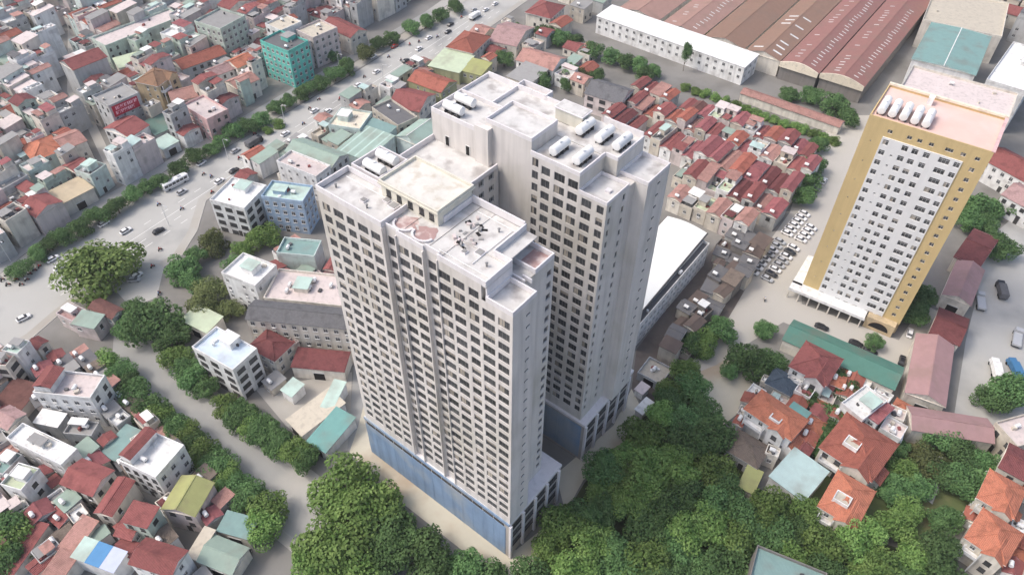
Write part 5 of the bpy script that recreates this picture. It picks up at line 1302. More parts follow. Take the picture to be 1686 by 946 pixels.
# ---------------------------------------------------------------- mesh helpers
class MB:
    def __init__(s): s.v = []; s.f = []; s.m = []; s.mats = []
    def mi(s, mat):
        if mat not in s.mats: s.mats.append(mat)
        return s.mats.index(mat)
    def poly(s, pts, mat):
        k = len(s.v); s.v += [tuple(p) for p in pts]; s.f.append(tuple(range(k, k + len(pts)))); s.m.append(s.mi(mat))
    def box(s, x0, x1, y0, y1, z0, z1, mat, skip=''):
        k = len(s.v); s.v += [(x, y, z) for z in (z0, z1) for y in (y0, y1) for x in (x0, x1)]
        F = dict(b=(0, 2, 3, 1), t=(4, 5, 7, 6), f=(0, 1, 5, 4), k=(2, 6, 7, 3), l=(0, 4, 6, 2), r=(1, 3, 7, 5)); i = s.mi(mat)
        for q, fc in F.items():
            if q not in skip: s.f.append(tuple(k + j for j in fc)); s.m.append(i)
    def frame(s, x0, x1, y0, y1, z0, z1, t, mat):            # a parapet ring
        s.box(x0, x1, y0, y0 + t, z0, z1, mat); s.box(x0, x1, y1 - t, y1, z0, z1, mat)
        s.box(x0, x0 + t, y0 + t, y1 - t, z0, z1, mat); s.box(x1 - t, x1, y0 + t, y1 - t, z0, z1, mat)
    def tube(s, p0, p1, r0, r1, mat, n=8, caps=True):
        p0 = Vector(p0); p1 = Vector(p1); d = (p1 - p0).normalized(); a = d.orthogonal().normalized(); b = d.cross(a); k = len(s.v); i = s.mi(mat)
        for p, r in ((p0, r0), (p1, r1)):
            for j in range(n):
                t = 2 * math.pi * j / n; s.v.append(tuple(p + (a * math.cos(t) + b * math.sin(t)) * r))
        for j in range(n): s.f.append((k + j, k + (j + 1) % n, k + n + (j + 1) % n, k + n + j)); s.m.append(i)
        if caps: s.f.append(tuple(k + n - 1 - j for j in range(n))); s.m.append(i); s.f.append(tuple(k + n + j for j in range(n))); s.m.append(i)
    def facade(s, x0, x1, z0, z1, y, holes, depth, mat):
        """sheet in the plane y with real openings (x0,x1,z0,z1), each with reveals running depth inwards (+y)"""
        xs = sorted({x0, x1} | {h[0] for h in holes} | {h[1] for h in holes}); zs = sorted({z0, z1} | {h[2] for h in holes} | {h[3] for h in holes})
        for za, zb in zip(zs, zs[1:]):
            run = None
            for xa, xb in zip(xs, xs[1:]):
                cx, cz = (xa + xb) / 2, (za + zb) / 2
                if any(h[0] < cx < h[1] and h[2] < cz < h[3] for h in holes):
                    if run is not None: s.poly([(run, y, za), (xa, y, za), (xa, y, zb), (run, y, zb)], mat); run = None
                elif run is None: run = xa
            if run is not None: s.poly([(run, y, za), (x1, y, za), (x1, y, zb), (run, y, zb)], mat)
        for a, b, c, d in holes:
            Y = y + depth
            s.poly([(a, y, c), (b, y, c), (b, Y, c), (a, Y, c)], mat); s.poly([(a, y, d), (a, Y, d), (b, Y, d), (b, y, d)], mat)
            s.poly([(a, y, c), (a, Y, c), (a, Y, d), (a, y, d)], mat); s.poly([(b, y, c), (b, y, d), (b, Y, d), (b, Y, c)], mat)
    def xf(s, M4, start=0):
        for i in range(start, len(s.v)): s.v[i] = tuple(M4 @ Vector(s.v[i]))
    def mesh(s, name):
        me = bpy.data.meshes.new(name); me.from_pydata(s.v, [], s.f)
        for m in s.mats: me.materials.append(MATS[m])
        me.polygons.foreach_set('material_index', s.m); me.update(); return me
    def build(s, name, parent=None, **kw): return place(s.mesh(name), name, parent, **kw)
def place(me, name, parent=None, loc=None, rz=0.0):
    o = bpy.data.objects.new(name, me); col.objects.link(o)
    if parent: o.parent = parent
    if loc is not None: o.location = loc
    if rz: o.rotation_euler = (0, 0, rz)
    return o
def thing(name, label, cat, loc=(0, 0, 0), rz=0.0, group=None):
    o = bpy.data.objects.new(name, None); col.objects.link(o); o.empty_display_size = 1
    o.location = loc; o.rotation_euler = (0, 0, rz); return tag(o, label, cat, group)
def tag(o, label, cat, group=None):
    o['label'] = label; o['category'] = cat
    if group: o['group'] = group
    return o
def smooth(me):
    me.polygons.foreach_set('use_smooth', [True] * len(me.polygons)); return me

# ---------------------------------------------------------------- ground, roads, paving
def sheet(name, pts, z, mat, skirt=0.0):
    mb = MB(); mb.poly([(p[0], p[1], z) for p in pts], mat)
    if skirt:
        n = len(pts)
        for i in range(n):
            a, b = pts[i], pts[(i + 1) % n]; mb.poly([(a[0], a[1], z - skirt), (b[0], b[1], z - skirt), (b[0], b[1], z), (a[0], a[1], z)], 'kerb')
    me = mb.mesh(name); bm = bmesh.new(); bm.from_mesh(me); bmesh.ops.recalc_face_normals(bm, faces=[f for f in bm.faces if abs(f.normal.z) < .5])
    bm.faces.ensure_lookup_table()
    if bm.faces[0].normal.z < 0: bm.faces[0].normal_flip()
    bmesh.ops.triangulate(bm, faces=[bm.faces[0]]); bm.to_mesh(me); bm.free()
    o = place(me, name); o['kind'] = 'structure'; return o
sheet('ground', [(-2500, -2500), (2500, -2500), (2500, 2500), (-2500, 2500)], 0, 'ground_city')
sheet('boulevard', POLY['boulevard'], .02, 'asphalt_pale')
sheet('service_road', POLY['service'], .024, 'asphalt')
sheet('median_pavement', POLY['median'], .14, 'paving', .14)
sheet('side_road', POLY['side_road'], .032, 'asphalt')
sheet('tower_lane', POLY['tower_lane'], .028, 'asphalt')
sheet('tower_forecourt', POLY['tower_strip'], .036, 'sand_strip')
sheet('parking_ground', POLY['parking'], .024, 'concrete_yard')
sheet('truck_yard', POLY['yard'], .022, 'asphalt_pale')
sheet('paved_yard', POLY['left_yard'], .022, 'asphalt_pale')
sheet('villa_lawn', POLY['villa_garden'], .018, 'lawn')
sheet('grove_floor', POLY['grove'], .012, 'grove_soil')
sheet('villa_lane', POLY['villa_lane'], .026, 'asphalt_pale')
sheet('garden_clearing', POLY['clearing'], .02, 'sand_strip')
sheet('shack_yard', POLY['shack_yard'], .026, 'dirt_dark')
sheet('mint_yard', POLY['yard_mint'], .02, 'paving')
def pavement(pts, wd, side):
    P2 = [Vector(p) for p in pts]; off = []
    for i, p in enumerate(P2):
        t = (P2[min(i + 1, len(P2) - 1)] - P2[max(i - 1, 0)]).normalized(); off.append(p + Vector((-t.y, t.x)) * wd * side)
    mb = MB(); kb = [p.lerp(q, .25 / wd) for p, q in zip(P2, off)]
    for i in range(len(P2) - 1):
        a, b, c, d, e, f = P2[i], P2[i + 1], off[i + 1], off[i], kb[i], kb[i + 1]
        mb.poly([(q.x, q.y, .14) for q in (a, b, f, e)], 'kerb'); mb.poly([(q.x, q.y, .14) for q in (e, f, c, d)], 'paving')
        mb.poly([(a.x, a.y, 0), (b.x, b.y, 0), (b.x, b.y, .14), (a.x, a.y, .14)], 'kerb'); mb.poly([(c.x, c.y, 0), (d.x, d.y, 0), (d.x, d.y, .14), (c.x, c.y, .14)], 'kerb')
    o = mb.build('pavement'); o['kind'] = 'structure'
pavement(POLY['kerb_a'], 3.2, -1); pavement(POLY['kerb_b'], 3.0, -1); pavement(POLY['kerb_c'], 2.6, 1); pavement(POLY['kerb_d'], 2.6, 1)
ln = POLY['lane']; lw = 1.8
pts = []
for i, p in enumerate(ln):
    a = Vector(ln[max(i - 1, 0)]); b = Vector(ln[min(i + 1, len(ln) - 1)]); n_ = (b - a).normalized(); pts.append((Vector(p), Vector((-n_.y, n_.x))))
sheet('narrow_lane', [tuple(p + n * lw) for p, n in pts] + [tuple(p - n * lw) for p, n in reversed(pts)], .02, 'paving')
# painted lane lines along the boulevard and the side road
def dashes(name, p0, p1, n, wd, frac=.5, z=.036):
    mb = MB(); p0 = Vector(p0); p1 = Vector(p1); d = (p1 - p0); t = d.normalized(); s = Vector((-t.y, t.x)) * wd / 2
    for i in range(n):
        a = p0 + d * (i / n); b = p0 + d * ((i + frac) / n)
        mb.poly([(q.x, q.y, z) for q in (a - s, b - s, b + s, a + s)], 'paint_white')
    o = mb.build(name); o['kind'] = 'structure'
BV0, BV1 = Vector((-150, 172)), Vector((-12, 390))
bdir = (BV1 - BV0).normalized(); bn = Vector((-bdir.y, bdir.x))
for k, offs in enumerate((-7.0, -3.5, 3.5)):
    dashes('lane_marking', BV0 + bn * offs, BV1 + bn * offs, 34, .22, .4, z=.034)
dashes('lane_marking', BV0, BV1, 1, .2, 1.0, z=.034)
SR0, SR1 = Vector(POLY['side_road'][1]), Vector((-28, 78))

# ---------------------------------------------------------------- windows (shared meshes)
WM = {}
def window_mesh(wd, ht, frame='frame_white', mull=1, sill=True, trans=True, blind=0):
    """casement seen from -y: pane, surrounding frame, mullions and sill; origin at its centre, back plane y=0"""
    k = (round(wd, 2), round(ht, 2), frame, mull, sill, trans, blind)
    if k in WM: return WM[k]
    mb = MB(); a, c = wd / 2, ht / 2; f = .07
    mb.box(-a, a, -.02, 0, -c, c, 'glass', 'k')
    for x0, x1, z0, z1 in ((-a, a, c - f, c), (-a, a, -c, -c + f), (-a, -a + f, -c + f, c - f), (a - f, a, -c + f, c - f)): mb.box(x0, x1, -.09, -.021, z0, z1, frame, 'k')
    if blind: mb.box(*((-a + f, 0) if blind == 2 else (-a + f, a - f)), -.03, -.0205, (c * .05 if blind == 1 else -c + f), c - f, 'curtain', 'k')
    for i in range(mull):
        x = -a + wd * (i + 1) / (mull + 1); mb.box(x - .03, x + .03, -.075, -.021, -c + f, c - f, frame, 'k')
    if trans: mb.box(-a + f, a - f, -.07, -.021, c * .35, c * .35 + .05, frame, 'k')
    if sill: mb.box(-a - .08, a + .08, -.2, -.021, -c - .09, -c - .001, frame, 'k')
    WM[k] = mb.mesh('window'); return WM[k]

# ---------------------------------------------------------------- the two residential towers
TX0 = Vector((0.2, 83.25)) + Vector((math.cos(R_(142)), math.sin(R_(142)))) * 48
TROT = R_(-38)
def tw(x, y, z=0):
    c, s = math.cos(TROT), math.sin(TROT); return (TX0.x + x * c - y * s, TX0.y + x * s + y * c, z)
LABEL_A = 'front white residential tower with blue podium and gridded window facade'
LABEL_B = 'rear white residential tower with rooftop steel tanks and blue podium'
WIN_W = [2.1, 2.7, 2.1, 2.7, 2.4, 2.15, 2.75, 2.6, 2.1, 2.75, 2.6, 2.2, 2.75, 2.5]
def add_windows(parent, spots, limit=300, fr_='frame_grey', tr_=False):
    """spots: (x, y, z, rz, w, h, mull). The first `limit` become parts, the rest one joined part"""
    rw = random.Random(77)
    for x, y, z, rz, wd, ht, mu in spots[:limit]:
        place(window_mesh(wd, ht, fr_, mu, False, tr_, rw.choice([0, 0, 0, 0, 0, 1, 2]) if wd > .9 else 0), 'window', parent, (x, y, z), rz)
    rest = spots[limit:]
    if rest:
        mb = MB()
        for x, y, z, rz, wd, ht, mu in rest:
            k = len(mb.v); a, c = wd / 2, ht / 2
            mb.box(-a, a, -.02, 0, -c, c, 'glass', 'k'); mb.box(-a, a, -.09, -.021, c - .07, c, 'frame_grey'); mb.box(-a, a, -.09, -.021, -c, -c + .07, 'frame_grey')
            mb.box(-.03, .03, -.08, -.021, -c + .07, c - .07, 'frame_grey')
            mb.xf(Matrix.Translation((x, y, z)) @ Matrix.Rotation(rz, 4, 'Z'), k)
        o = mb.build('lower_windows', parent); o['kind'] = 'stuff'
def tower_a():
    T = thing('residential_tower', LABEL_A, 'apartment tower', (TX0.x, TX0.y, 0), TROT)
    wall = MB(); P = 'tower_paint'
    z0, pitch, wh, dep = 19.5, 3.0, 1.95, .22
    colx = [2.95 + 3.32 * i for i in range(14)]
    segs = [(.8, 18.1, 0.0, 88.6, range(0, 5)), (18.1, 21.5, .9, 88.6, range(5, 6)), (21.5, 28.0, .3, 88.6, range(6, 8)), (28.0, 31.4, .75, 88.6, range(8, 9)), (31.4, 41.2, .1, 88.6, range(9, 12)), (41.2, 48.0, 0.0, 85.4, range(12, 14))]
    spots = []
    for xa, xb, y, zt, cs in segs:
        holes = []
        for ci in cs:
            for r in range(23 if ci < 12 else 22):
                zc = z0 + pitch * r; hw = WIN_W[ci] / 2
                holes.append((colx[ci] - hw, colx[ci] + hw, zc - wh / 2, zc + wh / 2)); spots.append((colx[ci], y + dep, zc, 0, WIN_W[ci], wh, 2 if WIN_W[ci] > 2.3 else 1))
        wall.facade(xa, xb, 16.0, zt, y, holes, dep, P)
        yb = 16.0 if xb < 41 else 6.5
        wall.poly([(xa, y, 16), (xa, y, zt), (xa, yb, zt), (xa, yb, 16)], P); wall.poly([(xb, y, 16), (xb, yb, 16), (xb, yb, zt), (xb, y, zt)], P)
        wall.poly([(xa, yb, 16), (xa, yb, zt), (xb, yb, zt), (xb, yb, 16)], P)
        # slim floor drip at the top of every third storey and the joint pilasters
    for xj in (18.1, 21.5, 28.0, 31.4): wall.box(xj - .12, xj + .12, -.14, .8, 16.0, 88.5, P, 'bk')
    # rear right block with its window column
    def side(x, ya, yb, za, zt, holes):
        k = len(wall.v); wall.facade(ya, yb, za, zt, 0, holes, .3, P); wall.xf(Matrix.Translation((x, 0, 0)) @ Matrix.Rotation(R_(90), 4, 'Z'), k)
    hs = []; sidespots = []
    for r in range(22):
        zc = z0 + pitch * r
        hs.append((14.0, 15.3, zc - .75, zc + .75)); sidespots.append((44.7 - .3, 14.65, zc, R_(90), 1.3, 1.5, 1))
    side(44.7, 6.5, 16, 16, 85.4, hs)
    wall.poly([(38.1, 16, 16), (38.1, 16, 85.4), (44.7, 16, 85.4), (44.7, 16, 16)], P)
    wall.build('wall', T)
    # louvred bathroom vents on the blank end wall
    vm = MB(); vm.box(0, .1, -.45, .45, -.2, .2, 'dark_void', 'l')
    for k in range(3): vm.box(.1, .16, -.45, .45, -.18 + .13 * k, -.1 + .13 * k, 'frame_white')
    vme = vm.mesh('vent')
    for r in range(22): place(vme, 'vent', T, (48.0, 4.2, z0 + pitch * r + .2))
    spots.sort(key=lambda s: -s[2])
    add_windows(T, spots[:286] + sidespots[:14] + spots[286:] + sidespots[14:])
    # roofs
    rf = MB(); rf.box(1.05, 41.0, .95, 15.75, 88.2, 88.45, 'tower_roof'); rf.box(41.0, 42.2, .25, 6.9, 88.2, 88.449, 'tower_roof')
    rf.box(42.2, 47.75, .25, 6.3, 85.1, 85.3, 'tower_roof'); rf.box(38.1, 44.5, 7.0, 15.8, 85.1, 85.32, 'tower_roof'); rf.box(40.5, 44.4, 11.2, 15.7, 85.321, 85.36, 'red_screed')
    rf.build('roof_slab', T)
    pr = MB(); Q = 'tower_parapet'; t = .28
    def ring(x0, x1, y0, y1, za, zb): pr.frame(x0, x1, y0, y1, za, zb, t, Q)
    ring(.8, 18.1, 0, 8.2, 88.6, 89.8); ring(.8, 8.4, 9.0, 16.9, 86.5, 89.7)
    pr.box(18.1, 21.5, .9, 1.18, 88.6, 89.2, Q); pr.box(21.5, 28, .3, .58, 88.6, 89.6, Q); pr.box(28, 31.4, .75, 1.03, 88.6, 89.7, Q)
    pr.box(31.4, 42.2, .1, .38, 88.6, 89.8, Q); pr.box(41.92, 42.2, .38, 6.9, 85.4, 89.8, Q); pr.box(38.3, 42.2, 6.9, 7.18, 85.4, 89.8, Q); pr.box(38.1, 38.38, 7.18, 16, 85.4, 89.8, Q)
    pr.box(25.9, 38.1, 15.72, 16, 88.6, 90.2, Q); pr.box(25.7, 25.98, 8.0, 15.72, 88.6, 90.0, Q)
    ring(42.2, 48, 0, 6.5, 85.4, 86.5); ring(38.4, 44.7, 10.4, 16, 85.4, 86.5); pr.box(41.9, 44.7, 7.3, 7.55, 85.4, 86.3, Q)
    pr.box(43.5, 45.6, 8.2, 8.4, 85.4, 86.3, Q)
    # scalloped planter edge around the two red terraces
    for cx in (20.6, 25.2):
        for k in range(10):
            a0, a1 = math.pi + math.pi * k / 10, math.pi + math.pi * (k + 1) / 10
            p0 = Vector((cx + 2.1 * math.cos(a0), 3.3 + 2.0 * math.sin(a0) * .9, 0)); p1 = Vector((cx + 2.1 * math.cos(a1), 3.3 + 2.0 * math.sin(a1) * .9, 0))
            n = (p1 - p0).normalized().cross(Vector((0, 0, 1))) * .22
            k0 = len(pr.v)
            pr.v += [tuple(q) for q in (p0 - n, p1 - n, p1 + n, p0 + n)]; pr.v = pr.v
            b = [Vector(v) for v in pr.v[k0:k0 + 4]]; del pr.v[k0:]
            for zz in (88.46, 88.85): pr.v += [(q.x, q.y, zz) for q in b]
            i = pr.mi(Q)
            for fc in ((4, 5, 6, 7), (0, 1, 5, 4), (1, 2, 6, 5), (2, 3, 7, 6), (3, 0, 4, 7)): pr.f.append(tuple(k0 + j for j in fc)); pr.m.append(i)
    pr.build('parapet', T)
    sc = MB()
    for cx in (20.6, 25.2):
        sc.poly([(cx + (2.1 + .5 * math.sin(3 * k + cx)) * math.cos(2 * math.pi * k / 20), 3.9 + (2.1 + .45 * math.sin(5 * k)) * math.sin(2 * math.pi * k / 20), 88.47 + .003 * (cx > 23)) for k in range(20)], 'red_screed')
    sc.build('red_terrace', T)
    # rooftop penthouse with cream rim, and roof clutter
    ph = MB(); ph.box(11.6, 25.7, 6.7, 16, 88.45, 91.6, 'cream_paint', 'b'); pe = ph.build('penthouse', T)
    p2 = MB(); p2.frame(11.3, 26.0, 6.4, 16.3, 91.2, 92.3, .3, 'cream_paint'); p2.frame(11.15, 26.15, 6.25, 16.45, 91.5, 91.75, .15, 'cream_paint'); p2.build('rim', pe)
    p3 = MB(); p3.box(11.6, 25.7, 6.7, 16, 91.601, 91.66, 'cream_deck'); p3.build('deck', pe)
    for x in (13.5, 16.2, 19.0, 21.8, 24.2): place(window_mesh(1.1, 1.5, 'frame_dark', 1), 'window', pe, (x, 6.7, 90.0))
    rc = random.Random(5)
    for _ in range(26):
        x, y = rc.uniform(29, 34), rc.uniform(4, 13); c = MB(); s = rc.uniform(.2, .55)
        c.box(-s, s, -s * .5, s * .5, 0, rc.uniform(.1, .5), rc.choice(['dark_void', 'wall_pinkgrey', 'roof_grey']), 'b'); c.build('roof_debris', T, loc=(x, y, 88.45), rz=rc.uniform(0, 3))
    for x, y, s in ((36, 6, .8), (33.8, 4.5, .5), (10, 3.5, .6), (15.5, 5.8, .9), (13.4, 6.2, .7)):
        c = MB(); c.box(-s, s, -s, s, 0, .35, 'tower_parapet', 'b'); c.box(-s * .8, s * .8, -s * .8, s * .8, .35, .45, 'roof_grey', 'b'); c.build('hatch', T, loc=(x, y, 88.45))
    for x0, y0, x1, y1 in ((2, 6.5, 17, 6.5), (28.5, 14.2, 37.5, 14.2), (30, 2.2, 41, 2.2), (36.8, 3, 36.8, 14)):
        c = MB(); c.tube((x0, y0, 88.62), (x1, y1, 88.62), .09, .09, 'steel', 6); c.build('pipe', T)
    for x, y in ((3, 3), (12, 2.4), (39, 4.2), (30.5, 10), (35, 12.4)):
        c = MB(); c.tube((0, 0, 0), (0, 0, .8), .18, .18, 'frame_grey', 8); c.tube((0, 0, .8), (0, 0, .95), .3, .12, 'frame_grey', 8); c.build('vent_cowl', T, loc=(x, y, 88.45))
    # link wing to the rear tower
    wg = MB(); xw = 17.5; holes = []; ws = []
    for r in range(22):
        zc = z0 + pitch * r - 1.0
        for yc in (18.4, 21.2, 24.6, 28.0, 31.2): holes.append((yc - .8, yc + .8, zc - .8, zc + .8)); ws.append((xw - .35, yc, zc, R_(90), 1.6, 1.6, 1))
    wg.facade(16, 33.6, 16, 82.6, 0, holes, .35, P); wg.xf(Matrix.Translation((xw, 0, 0)) @ Matrix.Rotation(R_(90), 4, 'Z'))
    wg.poly([(-.6, 16, 16), (-.6, 16, 82.6), (-.6, 33.6, 82.6), (-.6, 33.6, 16)], P); wg.poly([(-.6, 16, 82.3), (xw, 16, 82.3), (xw, 33.6, 82.3), (-.6, 33.6, 82.3)], 'tower_roof')
    wing = wg.build('link_wing', T)
    q = MB(); q.box(-.6, -.3, 16, 33.4, 82.3, 83.6, Q); q.box(xw - .3, xw, 16.1, 33.4, 82.3, 83.6, Q); q.box(7.6, 8.6, 24, 25.2, 82.301, 82.9, Q); q.box(7.2, 9.0, 24.4, 24.8, 82.9, 83.0, 'dark_void'); q.build('wing_parapet', wing)
    for x, y, z, rz, a, b, mu in sorted(ws, key=lambda s: -s[2])[:50]: place(window_mesh(a, b, 'frame_white', mu, False), 'window', wing, (x, y, z), rz)
    mbs = MB()
    for x, y, z, rz, a, b, mu in sorted(ws, key=lambda s: -s[2])[50:]: mbs.box(x - .02, x, y - a / 2, y + a / 2, z - b / 2, z + b / 2, 'glass')
    o = mbs.build('lower_windows', wing); o['kind'] = 'stuff'
    # podium
    pd = MB(); C = 'podium_concrete'
    pd.box(.3, 47.9, -.2, 20.2, 0, 15.2, C, 'b'); pd.box(.2, 48.05, .0, 20.3, 15.2, 15.98, 'tower_parapet', ''); pd.box(.2, 47.9, -.3, -.001, 15.2, 16.0, 'podium_blue', '')
    pod = pd.build('podium', T)
    pn = MB(); pn.box(.5, 46.9, -.3, -.201, .3, 13.7, 'podium_blue', 'k'); pn.box(.19, .299, .2, 19, .3, 13.7, 'podium_blue', 'r')
    for i in range(15): pn.box(.9 + i * 3.26 - .06, .9 + i * 3.26 + .06, -.33, -.301, .3, 13.7, 'podium_blue', 'k')
    pn.build('blue_netting', pod)
    for i in range(14): place(window_mesh(2.9, .9, 'frame_dark', 2, False), 'clerestory_window', pod, (2.55 + i * 3.26, -.2, 14.4))
    for zc in (5.0, 9.4, 13.2):
        for k in range(4): place(window_mesh(3.6, 2.0, 'frame_dark', 3, True), 'shopfront', pod, (47.9, 2.6 + k * 4.7, zc), R_(90))
    for k in range(5): c = MB(); c.box(47.9, 48.5, -.3 + k * 4.7, .4 + k * 4.7, 0, 15.2, 'tower_parapet', 'bl'); c.build('pier', pod)
    return T
def tower_b():
    T = thing('residential_tower', LABEL_B, 'apartment tower', tw(0, 33.7), TROT)
    P = 'tower_paint'; Q = 'tower_parapet'; wall = MB(); Y = lambda v: v - 33.7
    z0, pitch, wh, dep = 20.1, 3.04, 1.98, .22
    cols = [(26.9, 1.5, 23, 1.0), (29.5, 2.1, 23, 0), (32.85, 2.55, 23, 0), (36.1, 2.3, 23, 0), (39.5, 2.3, 22, 0), (42.7, 1.6, 22, 0)]
    spots = []; holes = {0: [], 1: []}
    for i, (x, wd, rows, dz) in enumerate(cols):
        for r in range(rows):
            zc = z0 + pitch * r + dz
            holes[0 if i < 4 else 1].append((x - wd / 2, x + wd / 2, zc - wh / 2, zc + wh / 2)); spots.append((x, dep, zc, 0, wd, wh, 2 if wd > 2.2 else 1))
    wall.facade(25.6, 37.5, 16, 89.4, 0, holes[0], dep, P); wall.facade(37.5, 44.1, 16, 85.6, 0, holes[1], dep, P)
    def side(x, ya, yb, za, zt, hs, d=.3):
        k = len(wall.v); wall.facade(ya, yb, za, zt, 0, hs, d, P); wall.xf(Matrix.Translation((x, 0, 0)) @ Matrix.Rotation(R_(90), 4, 'Z'), k)
    hs = []; ss = []
    for r in range(22):
        zc = z0 + pitch * r
        for yc, wd in ((1.4, .8), (6.4, .9)): hs.append((yc - wd / 2, yc + wd / 2, zc - .8, zc + .8)); ss.append((44.1 - .3, yc, zc, R_(90), wd, 1.6, 0))
    side(44.1, 0, 8.0, 16, 85.6, hs)
    side(37.5, 0, 8.8, 85.6, 89.4, [])
    # back blocks as solids
    wall.box(25.6, 40.4, 8.8, 18.8, 16, 89.4, P, 'b'); wall.box(40.4, 47.0, 10.2, 18.8, 16, 85.6, P, 'b'); wall.box(40.4, 44.1, 8.0, 10.2, 16, 85.6, P, 'b')
    wall.box(13.9, 25.6, .3, 9.0, 16, 92.0, P, 'b'); wall.box(-.6, 13.9, -.5, 9.0, 16, 89.2, P, 'b'); wall.box(-.6, 25.6, 9.0, 18.4, 16, 89.2, P, 'b')
    wall.box(12.0, 15.6, -1.1, .3, 16, 91.2, P, 'b'); wall.box(8, 16, 18.4, 20.6, 16, 89.2, P, 'b')
    wall.poly([(25.6, .01, 89.0), (37.5, .01, 89.0), (37.5, 8.8, 89.0), (25.6, 8.8, 89.0)], P)
    wall.build('wall', T)
    add_windows(T, sorted(spots, key=lambda s: -s[2]) + sorted(ss, key=lambda s: -s[2]))
    dm = MB(); dm.box(-.5, .5, -.06, 0, 0, 2.2, 'dark_void', 'k'); dm.box(-.62, -.5, -.12, 0, 0, 2.3, 'frame_white'); dm.box(.5, .62, -.12, 0, 0, 2.3, 'frame_white'); dm.box(-.62, .62, -.12, 0, 2.3, 2.42, 'frame_white'); dme = dm.mesh('door')
    for x in (3.7, 9.5): place(dme, 'door', T, (x, -.5, 82.35))
    vm = MB(); vm.box(0, .1, -.4, .4, -.2, .2, 'dark_void', 'l'); vm.box(.1, .15, -.4, .4, -.05, .05, 'frame_white'); vme = vm.mesh('vent')
    for r in range(22): place(vme, 'vent', T, (47.0, 14.8, z0 + pitch * r))
    rf = MB()
    rf.box(14.2, 25.3, .6, 8.7, 92.001, 92.12, 'tower_roof'); rf.box(-.3, 13.8, -.2, 8.9, 89.201, 89.3, 'tower_roof'); rf.box(-.3, 25.5, 9.1, 18.2, 89.201, 89.3, 'tower_roof')
    rf.box(25.7, 37.3, .3, 8.79, 89.01, 89.3, 'tower_roof'); rf.box(25.7, 40.2, 8.81, 18.6, 89.401, 89.5, 'tower_roof'); rf.box(37.6, 44.0, .2, 8.0, 85.3, 85.5, 'tower_roof'); rf.box(40.5, 46.8, 10.4, 18.6, 85.601, 85.7, 'tower_roof')
    rf.build('roof_slab', T)
    pr = MB()
    def ring(x0, x1, y0, y1, za, zb, t=.28): pr.frame(x0, x1, y0, y1, za, zb, t, Q)
    ring(13.9, 25.6, .3, 9.0, 92.0, 92.9); pr.box(-.6, -.32, -.5, 18.4, 89.2, 90.2, Q); pr.box(-.32, 12.0, -.5, -.22, 89.2, 90.2, Q); pr.box(-.32, 13.9, 8.9, 9.2, 89.3, 90.3, Q); pr.box(-.32, 8, 18.1, 18.4, 89.2, 90.6, Q)
    ring(8, 16, 18.0, 20.6, 89.2, 90.6); pr.box(16, 25.6, 18.1, 18.4, 89.2, 90.4, Q); pr.box(8.0, 8.28, 9.2, 18.0, 89.3, 90.2, Q)
    pr.box(25.6, 37.5, 0, .28, 89.4, 90.3, Q); pr.box(37.22, 37.5, .28, 8.8, 89.4, 90.3, Q); pr.box(37.5, 40.4, 8.8, 9.08, 89.5, 90.3, Q); pr.box(40.12, 40.4, 9.08, 18.8, 89.5, 90.3, Q); pr.box(30.6, 40.12, 18.52, 18.8, 89.5, 91.0, Q)
    ring(37.5, 44.1, 0, 8.0, 85.6, 86.4, .22); ring(40.4, 47, 10.2, 18.8, 85.7, 86.6, .25)
    pr.box(22, 28.6, 13.2, 16.4, 89.5, 92.4, 'cream_paint'); pr.box(21.7, 28.9, 12.9, 16.7, 92.4, 92.6, Q); pr.box(22.0, 28.6, 13.2, 16.4, 92.6, 92.7, 'tower_roof')
    pr.box(41.2, 42.3, 3.6, 4.7, 85.5, 86.0, Q)
    pr.build('parapet', T)
    pd = MB(); pd.box(17.6, 45.9, -.5, 22.5, 0, 15.2, 'podium_concrete', 'b'); pd.box(-1, 17.6, -.3, 22.5, 0, 15.2, 'podium_concrete', 'b'); pd.box(17.4, 46.1, -.7, 22.7, 15.2, 16.0, 'tower_parapet'); pd.box(-1, 17.4, -.4, 22.6, 15.2, 15.9, 'tower_parapet')
    pod = pd.build('podium', T)
    pn = MB(); pn.box(17.8, 45.0, -.62, -.501, 1.0, 14.4, 'podium_blue', 'k')
    for i in range(9): pn.box(17.8 + i * 3.3, 17.92 + i * 3.3, -.68, -.621, 1.0, 14.4, 'podium_blue', 'k')
    pn.build('blue_netting', pod)
    for zc in (5.0, 9.4, 13.2):
        for k in range(4): place(window_mesh(3.6, 2.0, 'frame_dark', 3, True), 'shopfront', pod, (45.9, 2.6 + k * 5.2, zc), R_(90))
    for k in range(5): c = MB(); c.box(45.9, 46.5, -.6 + k * 5.2, .1 + k * 5.2, 0, 15.2, 'tower_parapet', 'bl'); c.build('pier', pod)
    return T
tower_a(); tower_b()

